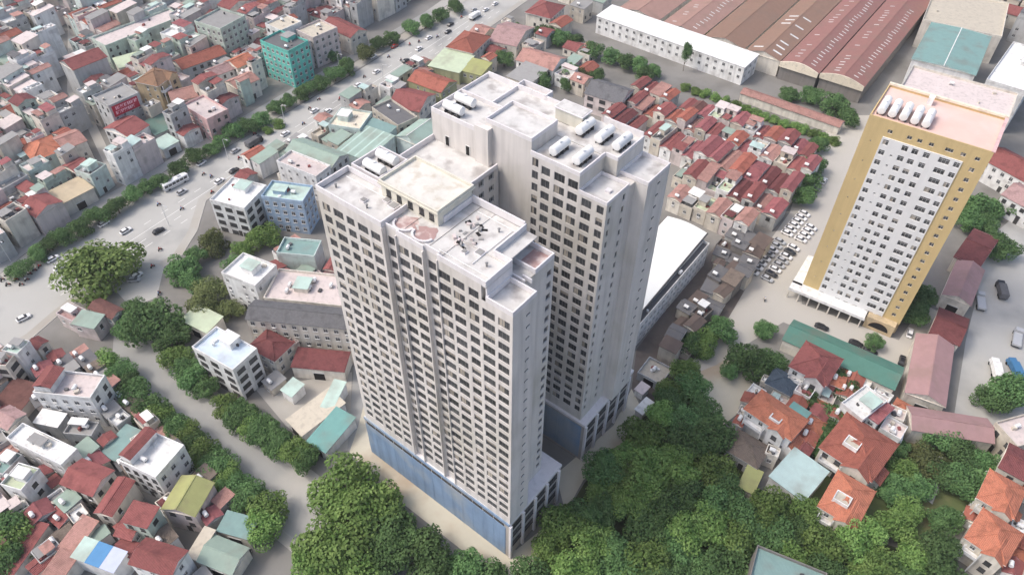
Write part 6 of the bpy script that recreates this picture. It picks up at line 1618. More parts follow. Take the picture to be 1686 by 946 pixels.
# lying steel tanks on their cradles
def tank_mesh(L, r):
    mb = MB(); n = 14; prof = [(-L / 2 - .14, .0), (-L / 2 - .12, r * .6), (-L / 2 - .05, r * .92), (-L / 2, r), (L / 2, r), (L / 2 + .05, r * .92), (L / 2 + .12, r * .6), (L / 2 + .14, .0)]
    for (xa, ra), (xb, rb) in zip(prof, prof[1:]): mb.tube((xa, 0, r + .45), (xb, 0, r + .45), max(ra, .01), max(rb, .01), 'steel', n, False)
    tk = mb
    cr = MB()
    for x in (-L * .36, 0, L * .36): cr.box(x - .12, x + .12, -r * .95, r * .95, 0, .45 + r * .45, 'dark_metal', 'b')
    cr.box(-L * .45, L * .45, -r * .8, -r * .65, 0.05, .3, 'dark_metal'); cr.box(-L * .45, L * .45, r * .65, r * .8, .05, .3, 'dark_metal')
    hm = MB(); hm.tube((0, 0, 2 * r + .4), (0, 0, 2 * r + .7), .35, .35, 'steel', 10)
    return smooth(tk.mesh('shell')), cr.mesh('cradle'), hm.mesh('manhole')
TK = tank_mesh(4.8, 1.0); TK3 = tank_mesh(7.2, 1.08)
def lying_tank(loc, rz, label, group, tk=TK):
    t = thing('water_tank', label, 'water tank', loc, rz, group); place(tk[0], 'shell', t); place(tk[1], 'cradle', t); place(tk[2], 'manhole', t)
G1 = 'lying steel tanks on tower roofs'
for x, y, z, r, lb, tk in [(5.4, 10.9, 88.46, 0, 'steel tank nearer the facade on the front tower left bay', TK), (5.0, 14.7, 88.46, 0, 'steel tank at the back of the front tower left bay', TK),
                           (4.0, 35.4, 89.31, 0, 'steel tank nearer the wall edge on the rear tower left end', TK), (3.8, 39.3, 89.31, 0, 'steel tank at the back of the rear tower left end', TK),
                           (29.6, 38.0, 89.31, 90, 'steel tank at the left front of the rear tower five-tank roof', TK), (34.9, 38.4, 89.31, 90, 'long steel tank at the right front of the rear tower roof', TK),
                           (29.6, 46.9, 89.51, 90, 'steel tank at the left back of the rear tower five-tank roof', TK), (34.2, 47.1, 89.51, 90, 'steel tank in the back middle of the rear tower roof', TK), (38.4, 47.1, 89.51, 90, 'steel tank at the far right corner of the rear tower roof', TK)]:
    lying_tank(tw(x, y, z), TROT + R_(r), lb, G1, tk)

# ---------------------------------------------------------------- yellow and white apartment block
def yellow_block():
    cx, cy, rot, W, D = YELLOW; H = 67.2; rz = R_(rot)
    ax = cx - (W / 2) * math.cos(rz) + (D / 2) * math.sin(rz); ay = cy - (W / 2) * math.sin(rz) - (D / 2) * math.cos(rz)
    T = thing('apartment_block', 'tall yellow block with white panelled window front', 'apartment block', (ax, ay, 0), rz)
    wl = MB(); Yp = 'yellow_paint'; spots = []; hy = []; hw_ = []
    def sp(x, z, w_, h_, y, lst):
        lst.append((x - w_ / 2, x + w_ / 2, z - h_ / 2, z + h_ / 2)); spots.append((x, y + (.3 if y == 0 else .27), z, 0, w_, h_, 2 if w_ > 1.8 else 1))
    rows = [61.6 - 3.2 * i for i in range(19)]
    for r, z in enumerate(rows):
        for x, w_, h_ in ((6.3, 1.5, 1.6), (8.9, .6, .6), (11.3, 1.6, 1.65), (13.9, 1.6, 1.65), (16.8, 1.6, 1.65), (21.2, 2.7, 1.65), (24.3, 1.5, 1.6)):
            if r == 0 and x in (8.9,): continue
            sp(x, z, w_, h_, -.32, hw_)
        sp(28.0, z - .2, 1.2, 1.3, 0, hy)
        if r % 2 == 0: sp(2.6, z - 1, .35, .45, 0, hy)
    for x, w_ in ((6.3, 1.2), (11.3, 1.2), (13.9, 1.2), (16.8, 1.2), (21.2, 2.0), (24.6, 1.2), (28.0, 1.2)): sp(x, 64.8, w_, 1.1, 0, hy)
    wl.facade(0, W, 4.2, H, 0, hy, .3, Yp)
    wl.poly([(0, 0, 0), (0, 0, H), (0, D, H), (0, D, 0)], Yp); wl.poly([(0, D, 0), (0, D, H), (W, D, H), (W, D, 0)], 'brick_side'); wl.poly([(W, 0, 0), (W, D, 0), (W, D, H), (W, 0, H)], 'brick_side')
    wl.poly([(0, 0, 0), (W, 0, 0), (W, 0, 4.2), (0, 0, 4.2)], 'wall_tan')
    wl.build('wall', T)
    pn = MB(); pn.facade(5.1, 25.3, 2.6, 63.0, -.3, hw_, .27, 'panel_white')
    for a, b in (((5.1, -.3), (5.1, 0)), ((25.3, 0), (25.3, -.3))): pn.poly([(a[0], a[1], 2.6), (b[0], b[1], 2.6), (b[0], b[1], 63), (a[0], a[1], 63)], 'panel_white')
    pn.poly([(5.1, -.3, 63), (25.3, -.3, 63), (25.3, 0, 63), (5.1, 0, 63)], 'panel_white'); pn.build('white_panel', T)
    add_windows(T, spots, 300, 'frame_white', True)
    rf = MB(); rf.box(.3, W - .3, .3, D - .3, H - .4, H + .02, 'roof_rosy', 'b'); rf.build('roof_slab', T)
    pr = MB(); pr.frame(0, W, 0, D, H, H + .7, .3, Yp); pr.box(W - .6, W + .25, -.1, D, H + .7, H + .9, 'wall_pink'); pr.box(0, W, D - .5, D + .3, H + .7, H + 1.3, 'roof_cream'); pr.box(11, 12.4, D - 4.2, D - 2.2, H + .02, H + 2.2, 'wall_white', 'b'); pr.build('parapet', T)
    cp = MB(); cp.box(-3.2, 0, -1, 15, 4.0, 4.5, 'roof_white'); cp.box(-3.2, 21, -4.2, 0, 4.0, 4.5, 'roof_white'); cp.box(-3.2, 21.2, -4.4, -4.2, 3.8, 4.8, 'wall_white')
    for i in range(8): cp.box(-3 + i * 3.3, -2.6 + i * 3.3, -3.9, -3.5, 0, 4.0, 'wall_cream', 'b')
    cp.build('canopy', T)
    en = MB(); en.box(21.4, 30, -2.6, -.02, 0, 4.6, 'wall_tan', 'b')
    for i in range(12):
        a0, a1 = math.pi * i / 12, math.pi * (i + 1) / 12
        q = lambda a, y: (25.7 - 3.0 * math.cos(a), y, 1.2 + 2.6 * math.sin(a))
        en.poly([q(a0, -2.75), q(a1, -2.75), q(a1, -2.6), q(a0, -2.6)], 'roof_brown')
        en.poly([(25.7, -2.62, 1.2), q(a0, -2.62), q(a1, -2.62)], 'dark_void')
    en.build('entrance', T)
    for i in range(5):
        x, y = 2.1 + 2.85 * i, 5.6; c, s = math.cos(rz), math.sin(rz)
        lying_tank((ax + x * c - y * s, ay + x * s + y * c, H + .03), rz + R_(90), 'white lying tank on the yellow block roof, %s from the left end' % ['first', 'second', 'third', 'fourth', 'fifth'][i], 'white tanks on the yellow block roof', TK3)
yellow_block()

# ---------------------------------------------------------------- white arched hall
def arched_hall():
    cx, cy, rot, W, D = HALL; rz = R_(rot); H = 11.5
    T = thing('arched_hall', 'bright white hall with gently curved roof beside the rear tower', 'hall', (cx, cy, 0), rz)
    w_ = MB(); w_.box(-W / 2, W / 2, -D / 2, D / 2, 0, H, 'wall_white', 'bt'); w_.build('wall', T)
    r = MB(); n = 12; rise = .9
    pr = [(-D / 2 - .4 + (D + .8) * i / n, H + rise * math.sin(math.pi * i / n)) for i in range(n + 1)]
    for (ya, za), (yb, zb) in zip(pr, pr[1:]): r.poly([(-W / 2 - .4, ya, za), (W / 2 + .4, ya, za), (W / 2 + .4, yb, zb), (-W / 2 - .4, yb, zb)], 'hall_roof')
    for x in (-W / 2 - .02, W / 2 + .02): r.poly([(x, y, z) for y, z in pr], 'wall_white')
    r.build('roof', T)
    g = MB(); g.box(-W / 2 - .4, W / 2 + .4, -D / 2 - .8, -D / 2 - .4, H - .3, H + .15, 'dark_metal'); g.build('gutter', T)
    for i in range(9): place(window_mesh(2.2, 1.2, 'frame_dark', 2), 'window', T, (-W / 2 + 3 + i * 5.0, -D / 2, H - 2.2))
arched_hall()

# ---------------------------------------------------------------- houses, sheds, villas
CAM = Vector((0, 0, 175))
TANKV = None
def small_tank():
    global TANKV
    if TANKV is None:
        mb = MB(); mb.tube((-.75, 0, .95), (.75, 0, .95), .55, .55, 'steel', 10); mb.box(-.6, -.5, -.4, .4, 0, .8, 'dark_metal', 'b'); mb.box(.5, .6, -.4, .4, 0, .8, 'dark_metal', 'b'); TANKV = mb.mesh('water_tank')
    return TANKV
DOORV = MB(); DOORV.box(-.7, .7, -.06, 0, 0, 2.4, 'frame_dark', 'k'); DOORV.box(-.82, -.7, -.1, 0, 0, 2.5, 'frame_white', 'k'); DOORV.box(.7, .82, -.1, 0, 0, 2.5, 'frame_white', 'k'); DOORV = DOORV.mesh('door')
ACM = MB(); ACM.box(-.42, .42, -.38, -.06, -.28, .28, 'frame_white'); ACM.box(-.25, .25, -.385, -.381, -.2, .2, 'frame_grey'); ACM.box(-.3, -.26, -.06, 0, -.2, -.1, 'dark_metal'); ACM.box(.26, .3, -.06, 0, -.2, -.1, 'dark_metal'); ACM = ACM.mesh('air_conditioner')
def house(row):
    name, cat, cx, cy, rot, w, d, h, style, wallc, roofc, label, o, group = row
    rr = random.Random(int(cx * 131 + cy * 17)); rz = R_(rot)
    T = thing(name, label, cat, (cx, cy, 0), rz, group or None)
    X, Y = w / 2, d / 2; wm = 'wall_' + ('greydark' if o.get('front') else wallc); rm = 'roof_' + ('red' if roofc == 'stripe' else roofc); win = o.get('win', 1); fill = o.get('fill')
    shed_open = win == 0 and h < 8 and cat in ('shed', 'warehouse') and not fill
    mb = MB(); ov = .35
    rise = min(max(.22 * min(w, d), .6), 3.2)
    if style == 'gabley' and d > 60: rise = 2.4
    if roofc == 'tealroof': rise = .7
    if style == 'flat':
        mb.box(-X, X, -Y, Y, 0, h - .9, wm, 'bt')
        if fill and h > 8 and rr.random() < .5:   # a floor band between storeys
            for z in [3.4 * k for k in range(1, int(h / 3.4))]: mb.box(-X - .12, X + .12, -Y - .12, Y + .12, z - .12, z + .12, wm)
    elif style == 'shed': mb.box(-X, X, -Y, Y, 0, h - .15, wm, 'bt')
    else: mb.box(-X, X, -Y, Y, 0, h, wm, 'bt')
    r = MB()
    if style == 'flat':
        r.box(-X, X, -Y, Y, h - 1.15, h - .9, rm); ro = r.build('roof', T)
        p = MB(); p.frame(-X - .06, X + .06, -Y - .06, Y + .06, h - 1.2, h, .22, wm)
        if o.get('strip'): p.frame(-X - .06, X + .06, -Y - .06, Y + .06, h + .001, h + .08, .3, 'roof_white')
        p.build('parapet', T)
        if o.get('strip'):
            s = MB(); k = X * .55; zr = h + 1.9
            s.poly([(-X + .3, Y - .3, zr), (-X + .3, -Y + .4, zr), (-X + .3 + k * .6, -Y + .4, zr + .8), (-X + .3 + k * .6, Y - .3, zr + .8)], 'roof_' + o['strip']); s.poly([(-X + .3 + k * 1.2, Y - .3, zr), (-X + .3 + k * .6, Y - .3, zr + .8), (-X + .3 + k * .6, -Y + .4, zr + .8), (-X + .3 + k * 1.2, -Y + .4, zr)], 'roof_' + o['strip'])
            s.build('roof_canopy', T)
            s = MB(); s.box(-X + .5, -X + k * 1.1, -Y + .6, Y - .5, h - .9, zr, wm, 'bt'); s.build('roof_room', T)
        if o.get('pent', rr.random() < .62) and min(w, d) > 4.2 and not o.get('strip'):   # stair head on the roof
            px, py = rr.uniform(-.3, .3) * w * .6, rr.uniform(0, .3) * d; pw, pdp = min(w * .28, 2.2), min(d * .2, 2.4); ph = rr.uniform(1.6, 2.6)
            s = MB(); s.box(-pw, pw, -pdp, pdp, 0, ph, wm, 'b'); sh = s.build('stair_head', T, loc=(px, py, h - .9))
            s = MB(); s.box(-pw - .3, pw + .3, -pdp - .3, pdp + .3, ph, ph + .15, rr.choice(['roof_white', 'roof_grey', 'roof_mint', 'roof_salmon', 'roof_red', 'roof_pinkwhite'] if fill else ['roof_white', 'roof_grey', 'roof_mint'])); s.build('roof_cap', sh)
        if fill and rr.random() < .35:
            s = MB(); a, b = rr.uniform(.25, .42) * w, rr.uniform(.15, .28) * d; zc = rr.uniform(1.2, 2.2)
            s.box(-a, a, -b, b, zc, zc + .08, rr.choice(['roof_salmon', 'roof_greengrey', 'roof_red', 'roof_paleaqua', 'roof_grey', 'roof_darkred']))
            for sx in (-1, 1):
                for sy in (-1, 1): s.box(sx * (a - .1) - .05, sx * (a - .1) + .05, sy * (b - .1) - .05, sy * (b - .1) + .05, 0, zc, 'dark_metal', 'b')
            s.build('awning', T, loc=(0, -Y + b + .3, h - .9))
        if fill and rr.random() < .55 and d > 6.5:      # set-back upper storey of a tube house
            dd = d * rr.uniform(.3, .48); hu = rr.uniform(2.4, 3.0); s = MB(); s.box(-X + .25, X - .25, -dd / 2, dd / 2, 0, hu, wm, 'b'); us = s.build('upper_storey', T, loc=(0, (Y - dd / 2 - .3) * rr.choice([1, 1, -1]), h - .9))
            s = MB(); cm = rr.choice(['roof_salmon', 'roof_red', 'roof_grey', 'roof_pinkwhite', 'roof_white', 'roof_greengrey', 'roof_rose', 'roof_paleaqua', 'roof_darkgrey']); tl = rr.uniform(0, .5)
            s.poly([(-X + .05, -dd / 2 - .4, hu + .05), (X - .05, -dd / 2 - .4, hu + .05), (X - .05, dd / 2 + .2, hu + .05 + tl), (-X + .05, dd / 2 + .2, hu + .05 + tl)], cm); s.poly([(-X + .05, -dd / 2 - .4, hu - .04), (X - .05, -dd / 2 - .4, hu - .04), (X - .05, -dd / 2 - .4, hu + .05), (-X + .05, -dd / 2 - .4, hu + .05)], cm); s.build('roof_sheet', us)
            place(window_mesh(min(1.4, w * .4), 1.5, 'frame_dark', 1), 'window', us, (0, -dd / 2, 1.4))
        for _ in range(o.get('tanks', 1 if rr.random() < .6 else 0)):
            place(small_tank(), 'water_tank', T, (rr.uniform(-.75, .75) * (X - 1), rr.uniform(-.75, .6) * (Y - 1), h - .9), rr.choice([0, 1.57]))
        for _ in range(rr.randint(2, 5) if fill else rr.randint(1, 3)):
            s = MB(); q = rr.uniform(.3, .7); s.box(-q, q, -q * .7, q * .7, 0, rr.uniform(.3, 1.1), rr.choice(['wall_white', 'roof_darkgrey', 'wall_beige', 'roof_red', 'dark_metal']), 'b')
            s.build('roof_box', T, loc=(rr.uniform(-.8, .8) * (X - .7), rr.uniform(-.8, .8) * (Y - .7), h - .9), rz=rr.uniform(0, 1.5))
        if rr.random() < .1: pass
    else:
        if style == 'gable':
            a, b = X + ov, Y + ov; z0 = h - .1
            r.poly([(-a, -b, z0), (a, -b, z0), (a, 0, z0 + rise), (-a, 0, z0 + rise)], rm); r.poly([(a, b, z0), (-a, b, z0), (-a, 0, z0 + rise), (a, 0, z0 + rise)], rm)
            r.poly([(-a, -b, z0 - .16), (-a, b, z0 - .16), (a, b, z0 - .16), (a, -b, z0 - .16)], 'wall_cream')
            for sy in (-1, 1): r.poly([(-a, sy * b, z0 - .16), (a, sy * b, z0 - .16), (a, sy * b, z0), (-a, sy * b, z0)], rm)
            for sx in (-1, 1): mb.poly([(sx * X, -Y, h), (sx * X, Y, h), (sx * X, 0, h + rise * .96)], wm)
            r.box(-a, a, -.16, .16, z0 + rise - .06, z0 + rise + .1, rm)
        elif style == 'gabley':
            a, b = X + ov, Y + ov; z0 = h - .1
            r.poly([(-a, b, z0), (-a, -b, z0), (0, -b, z0 + rise), (0, b, z0 + rise)], rm); r.poly([(a, -b, z0), (a, b, z0), (0, b, z0 + rise), (0, -b, z0 + rise)], rm)
            r.poly([(-a, -b, z0 - .16), (-a, b, z0 - .16), (a, b, z0 - .16), (a, -b, z0 - .16)], 'wall_cream')
            for sx in (-1, 1): r.poly([(sx * a, -b, z0 - .16), (sx * a, b, z0 - .16), (sx * a, b, z0), (sx * a, -b, z0)], rm)
            for sy in (-1, 1): mb.poly([(-X, sy * Y, h), (X, sy * Y, h), (0, sy * Y, h + rise * .96)], wm)
            r.box(-.16, .16, -b, b, z0 + rise - .06, z0 + rise + .1, 'roof_white' if roofc in ('mintstripe', 'tealroof') else rm)
        elif style == 'hip':
            a, b = X + .55, Y + .55; z0 = h - .1; rise *= 1.15; k = min(a, b)
            if a >= b: r0, r1 = (-a + k, 0), (a - k, 0)
            else: r0, r1 = (0, -b + k), (0, b - k)
            A_, B_, C_, D_ = (-a, -b, z0), (a, -b, z0), (a, b, z0), (-a, b, z0); p0 = (*r0, z0 + rise); p1 = (*r1, z0 + rise)
            if a >= b: F = [(A_, B_, p1, p0), (B_, C_, p1), (C_, D_, p0, p1), (D_, A_, p0)]
            else: F = [(A_, B_, p0), (B_, C_, p1, p0), (C_, D_, p1), (D_, A_, p0, p1)]
            for f in F: r.poly(f, rm)
            r.poly([(x, y, z0 - .18) for x, y, _ in (D_, C_, B_, A_)], 'wall_cream')
            for q0, q1 in ((A_, B_), (B_, C_), (C_, D_), (D_, A_)): r.poly([(q0[0], q0[1], z0 - .18), (q1[0], q1[1], z0 - .18), q1, q0], 'wall_white')
            for e, q in ((A_, p0), (B_, p1 if a >= b else p0), (C_, p1), (D_, p0 if a >= b else p1)): r.tube((e[0], e[1], e[2] + .05), (q[0], q[1], q[2] + .05), .14, .14, rm, 5, False)
        else:
            a, b = X + .3, Y + .3; z0 = h; z1 = h + min(.10 * d, .9)
            if roofc == 'stripe':
                for i, c_ in enumerate(('roof_mint', 'roof_blue', 'roof_lilac')):
                    s = MB(); xa = -a + 2 * a * i / 3; xb = -a + 2 * a * (i + 1) / 3 - .06; s.poly([(xa, -b, z0 + .03 * i), (xb, -b, z0 + .03 * i), (xb, b, z1 + .03 * i), (xa, b, z1 + .03 * i)], c_); s.poly([(xa, -b, z0 - .12), (xb, -b, z0 - .12), (xb, -b, z0 + .03 * i), (xa, -b, z0 + .03 * i)], c_); s.build('roof_panel', T)
            else:
                r.poly([(-a, -b, z0), (a, -b, z0), (a, b, z1), (-a, b, z1)], rm); r.poly([(-a, -b, z0 - .15), (-a, b, z1 - .15), (a, b, z1 - .15), (a, -b, z0 - .15)], rm)
                r.poly([(-a, -b, z0 - .15), (a, -b, z0 - .15), (a, -b, z0), (-a, -b, z0)], rm); r.poly([(a, -b, z0 - .15), (a, b, z1 - .15), (a, b, z1), (a, -b, z0)], rm); r.poly([(-a, b, z1 - .15), (-a, -b, z0 - .15), (-a, -b, z0), (-a, b, z1)], rm)
            mb.poly([(-X, Y, h - .15), (-X, -Y, h - .15), (-X, Y, z1 - .1)], wm); mb.poly([(X, -Y, h - .15), (X, Y, h - .15), (X, Y, z1 - .1)], wm)
        if r.f: ro = r.build('roof', T)
        if roofc == 'mintstripe':
            n = max(3, int(w / 3.0))
            for i in range(n):
                s = MB(); x = -X + w * (i + .5) / n
                if style == 'shed': s.poly([(x - .35, -Y - .3, h + .03), (x + .35, -Y - .3, h + .03), (x + .35, Y + .3, z1 + .03), (x - .35, Y + .3, z1 + .03)], 'roof_mint'); s.build('roof_sheet', T)
        if fill and rr.random() < .4:
            place(small_tank(), 'water_tank', T, (rr.uniform(-.2, .2) * w, -Y + 1.0, h + rise * .35), 0)
    mb.build('wall', T)
    if o.get('sky'):
        s = MB(); q = 1.9; zt = h + rise * .55; s.frame(-q, q, -q * .8, q * .8, h + .4, zt + 1.1, .22, 'wall_white'); s.box(-q + .22, q - .22, -q * .8 + .22, q * .8 - .22, zt + .3, zt + .7, 'roof_beige', 'b'); s.build('skylight_box', T, loc=(-.1 * w, -.18 * d, 0))
    if cat == 'villa' and style == 'hip':      # cross gable, balcony frame and porch roof
        gw = min(w, d) * .26; yo = -Y - 1.1; zb = h - .3; rg = gw * .75
        s = MB(); s.poly([(-gw - .3, yo - .3, zb), (0, yo - .3, zb + rg), (0, Y * .1, zb + rg), (-gw - .3, Y * .1, zb)], rm); s.poly([(gw + .3, yo - .3, zb), (gw + .3, Y * .1, zb), (0, Y * .1, zb + rg), (0, yo - .3, zb + rg)], rm); s.build('cross_gable', T, loc=(X * .45, 0, 0))
        s = MB(); s.box(-gw, gw, yo, -Y, 0, zb, wm, 'bt'); s.poly([(-gw, yo, zb), (gw, yo, zb), (0, yo, zb + rg * .95)], wm); bay = s.build('bay', T, loc=(X * .45, 0, 0))
        place(window_mesh(1.5, 1.5, 'frame_dark', 1), 'window', bay, (0, yo, h - 2.4)); place(window_mesh(1.5, 1.5, 'frame_dark', 1), 'window', bay, (0, yo, h - 5.6))
        s = MB(); xb = -X * .45; bw = X * .42; s.box(xb - bw, xb + bw, -Y - 1.8, -Y, h - 3.6, h - 3.4, 'wall_white'); s.box(xb - bw, xb + bw, -Y - 1.8, -Y - 1.65, h - 3.4, h - 2.5, 'wall_white'); s.box(xb - bw, xb - bw + .15, -Y - 1.65, -Y, h - 3.4, h - 2.5, 'wall_white'); s.box(xb + bw - .15, xb + bw, -Y - 1.65, -Y, h - 3.4, h - 2.5, 'wall_white')
        for xx in (xb - bw + .12, xb + bw - .12): s.box(xx - .12, xx + .12, -Y - 1.75, -Y - 1.5, 0, h - .4, 'wall_white', 'b')
        s.build('balcony', T)
        s = MB(); e_ = X * .62; s.poly([(X + .2, -e_, h - 3.0), (X + 2.4, -e_ - .3, h - 3.9), (X + 2.4, e_ * .3, h - 3.9), (X + .2, e_ * .3, h - 3.0)], rm); s.box(X, X + 2.0, -e_, e_ * .2, 0, h - 4.0, wm, 'bl'); s.build('side_porch', T)
    if o.get('teal'):
        s = MB(); s.box(X * .2, X * .9, Y - 1.5, Y + 3.0, h - 2.5, h - .3, 'wall_white', 'b'); s.box(X * .15, X * .95, Y - 1.6, Y + 3.2, h - .3, h - .1, 'roof_teal'); s.build('teal_annex', T)
        s = MB(); s.frame(-X * .1, X * .35, -Y * .75, Y * .05, h - .2, h + 1.4, .3, 'wall_white'); s.box(-X * .1 + .3, X * .35 - .3, -Y * .75 + .3, Y * .05 - .3, h + .8, h + 1.0, 'roof_grey', 'b'); s.build('roof_terrace', T)
    if 'banner' in o:
        s = MB(); bw, bh = min(w - 1.2, 11.0), 4.6; s.box(-bw / 2, bw / 2, -.25, -.05, -bh / 2, bh / 2, 'banner_red'); bo = s.build('banner', T, loc=(-.02 * w, -Y - .1, h - 3.2)); bo['label'] = 'red banner with two pale lines of lettering'
        s = MB(); b2 = random.Random(3)
        for zz, x0, x1 in ((1.0, -.38, .42), (-.9, -.42, .3)):
            x = x0 * bw
            while x < x1 * bw:
                lw_ = b2.uniform(.35, .6); s.box(x, x + .14, -.27, -.251, zz - .7, zz + .7, 'banner_white', 'k'); s.box(x + .14, x + lw_, -.27, -.251, zz + b2.choice([.5, 0, -.6]), zz + b2.choice([.65, .7]), 'banner_white', 'k'); x += lw_ + .25
        s.build('lettering', bo)
    if o.get('sk'):
        n, k = (26, 1) if o['sk'] == 1 else (9, 2)
        sm = MB(); ln_ = 1.1 if k == 1 else 2.2; sl = rise / (X + ov)
        for sx in (-1, 1):
            m2 = MB(); m2.poly([(-ln_, -.3 * k, ln_ * sl * sx), (ln_, -.3 * k, -ln_ * sl * sx), (ln_, .3 * k, -ln_ * sl * sx), (-ln_, .3 * k, ln_ * sl * sx)], 'roof_white'); me = m2.mesh('skylight')
            for i in range(n):
                if sx < 0 and rr.random() < .5: continue
                if k == 2 and rr.random() < .35: continue
                xx = sx * X * (.5 + rr.uniform(-.06, .06) * k); yy = -Y + 5 + i * (3.3 if k == 1 else 5.0) + rr.uniform(-.4, .4)
                place(me, 'skylight', T, (xx, yy, h - .1 + rise * (1 - abs(xx) / (X + ov)) + .06))
    if o.get('front'):
        s = MB(); n = 10; pts = [(-X - .3 + (2 * X + .6) * i / n, h + .6 + (rise + .2) * math.sin(math.pi * i / n) * .8) for i in range(n + 1)]
        for (xa, za), (xb, zb) in zip(pts, pts[1:]):
            s.poly([(xa, -Y - .9, h - 1.6), (xb, -Y - .9, h - 1.6), (xb, -Y - .9, zb), (xa, -Y - .9, za)], 'roof_cream'); s.poly([(xa, -Y - .9, h - 1.6), (xa, -Y - .4, h - 1.6), (xb, -Y - .4, h - 1.6), (xb, -Y - .9, h - 1.6)], 'roof_cream'); s.poly([(xa, -Y - .9, za), (xb, -Y - .9, zb), (xb, -Y - .4, zb), (xa, -Y - .4, za)], 'roof_cream'); s.poly([(xb, -Y - .4, h - 1.6), (xa, -Y - .4, h - 1.6), (xa, -Y - .4, za), (xb, -Y - .4, zb)], 'roof_cream')
        s.build('front_parapet', T)
    # windows on the two camera-side walls
    cv = CAM - Vector((cx, cy, 0)); c, s_ = math.cos(-rz), math.sin(-rz); lx, ly = cv.x * c - cv.y * s_, cv.x * s_ + cv.y * c
    faces = []
    faces.append((w, (lambda t: (t, -Y)), 0) if ly < 0 else (w, (lambda t: (t, Y)), math.pi))
    faces.append((d, (lambda t: (X, t)), R_(90)) if lx > 0 else (d, (lambda t: (-X, t)), R_(-90)))
    if win:
        fl = 2.95 if win == 4 else 3.35; st = max(1, int((h - .6) / fl)); budget = 6 if fill else (60 if win >= 4 else 30)
        for fi, (wd, pos, fr_) in enumerate(faces):
            if fill and fi == 1 and rr.random() < .35: continue
            if win == 4: cw, nc, ww, hh = 2.6, int(wd / 2.6), 1.3, 1.3; 
            elif win == 5: cw, nc, ww, hh = 3.9, int(wd / 3.9), 1.4, 1.4
            elif win == 3: nc, ww, hh = max(1, int(wd / 4.2)), 2.8, 1.6
            elif win == 2: nc, ww, hh = max(1, int(wd / 2.9)), 1.4, 1.6
            else: nc, ww, hh = max(1, int(wd / 3.2)), rr.choice([1.0, 1.2, 1.5]), 1.4
            if nc * ww > wd - .5: nc = max(1, int((wd - .5) / ww)); ww = min(ww, wd - .7)
            if ww < .5: continue
            fr2 = 'frame_dark' if (win in (3,) or rr.random() < .3) else 'frame_white'
            me = window_mesh(ww, hh, fr2, 2 if ww > 1.6 else 1, True)
            used = 0
            for k in range(st):
                z = h - .6 - fl * k - 1.3 - (.9 if style == 'flat' else 0)
                if z < 1.0: continue
                for i in range(nc):
                    if used >= budget // 2 + (budget // 2 if win >= 2 else 0): break
                    if win == 1 and rr.random() < .3: continue
                    t = -wd / 2 + wd * (i + .5) / nc; x, y = pos(t); place(me, 'window', T, (x, y, z), fr_); used += 1
                    if ww < 2 and rr.random() < .1: place(ACM, 'air_conditioner', T, (x, y, z - 1.15), fr_)
        if not fill and h > 3.5 and cat in ('house', 'villa'):
            x, y = faces[0][1](rr.uniform(-.2, .2) * w); place(DOORV, 'door', T, (x, y, 0.0), faces[0][2])
    elif shed_open:
        s = MB(); s.box(-1.6, 1.6, -.1, 0, 0, min(3.0, h - .8), 'dark_void', 'k'); s.box(-1.75, 1.75, -.14, 0, min(3.0, h - .8), min(3.0, h - .8) + .2, 'frame_white', 'k')
        if w > 4.2: s.build('gate', T, loc=(0, -Y, 0))
for row in HOUSES: house(row)
GRP = {'old quarter': 'houses packed in the old quarter', 'row houses': 'row houses behind the towers', 'dark yard': 'shacks beside the white row building'}
KIND = {'flat': 'flat_roofed_house', 'gable': 'gabled_house', 'gabley': 'gabled_house', 'hip': 'hip_roofed_house', 'shed': 'sheet_roofed_house'}
NTH = ['', 'second ', 'third ', 'fourth ', 'fifth ', 'sixth ', 'seventh ', 'eighth ', 'ninth ', 'tenth ', 'eleventh ', 'twelfth ']
for x, y, rot, w_, d_, h_, s_i, w_i, r_i, n_i, k, z_i in FILL:
    st, wl, rc, zt = list(STN)[s_i], list(WALLN)[w_i], list(ROOFN)[r_i], ZTAG[z_i]; shack = zt == 'dark yard'
    size = 'low ' if h_ < 5.5 else 'tall ' if h_ > 12.5 else ''
    label = '%s%s %s with %s %s%s %s' % (size, WALLN[wl], 'shack' if shack else 'house', ROOFN[rc], STN[st], ' near' if k < 0 else ' nearest' if k == 0 else ', %snearest' % NTH[k], NEAR[n_i])
    house(('shack' if shack else 'row_house' if zt == 'row houses' else KIND[st], 'shack' if shack else 'house', x, y, rot, w_, d_, h_, st, wl, rc, label, {'win': 0 if shack else 1, 'fill': 1}, GRP.get(zt, 'small houses among the streets')))

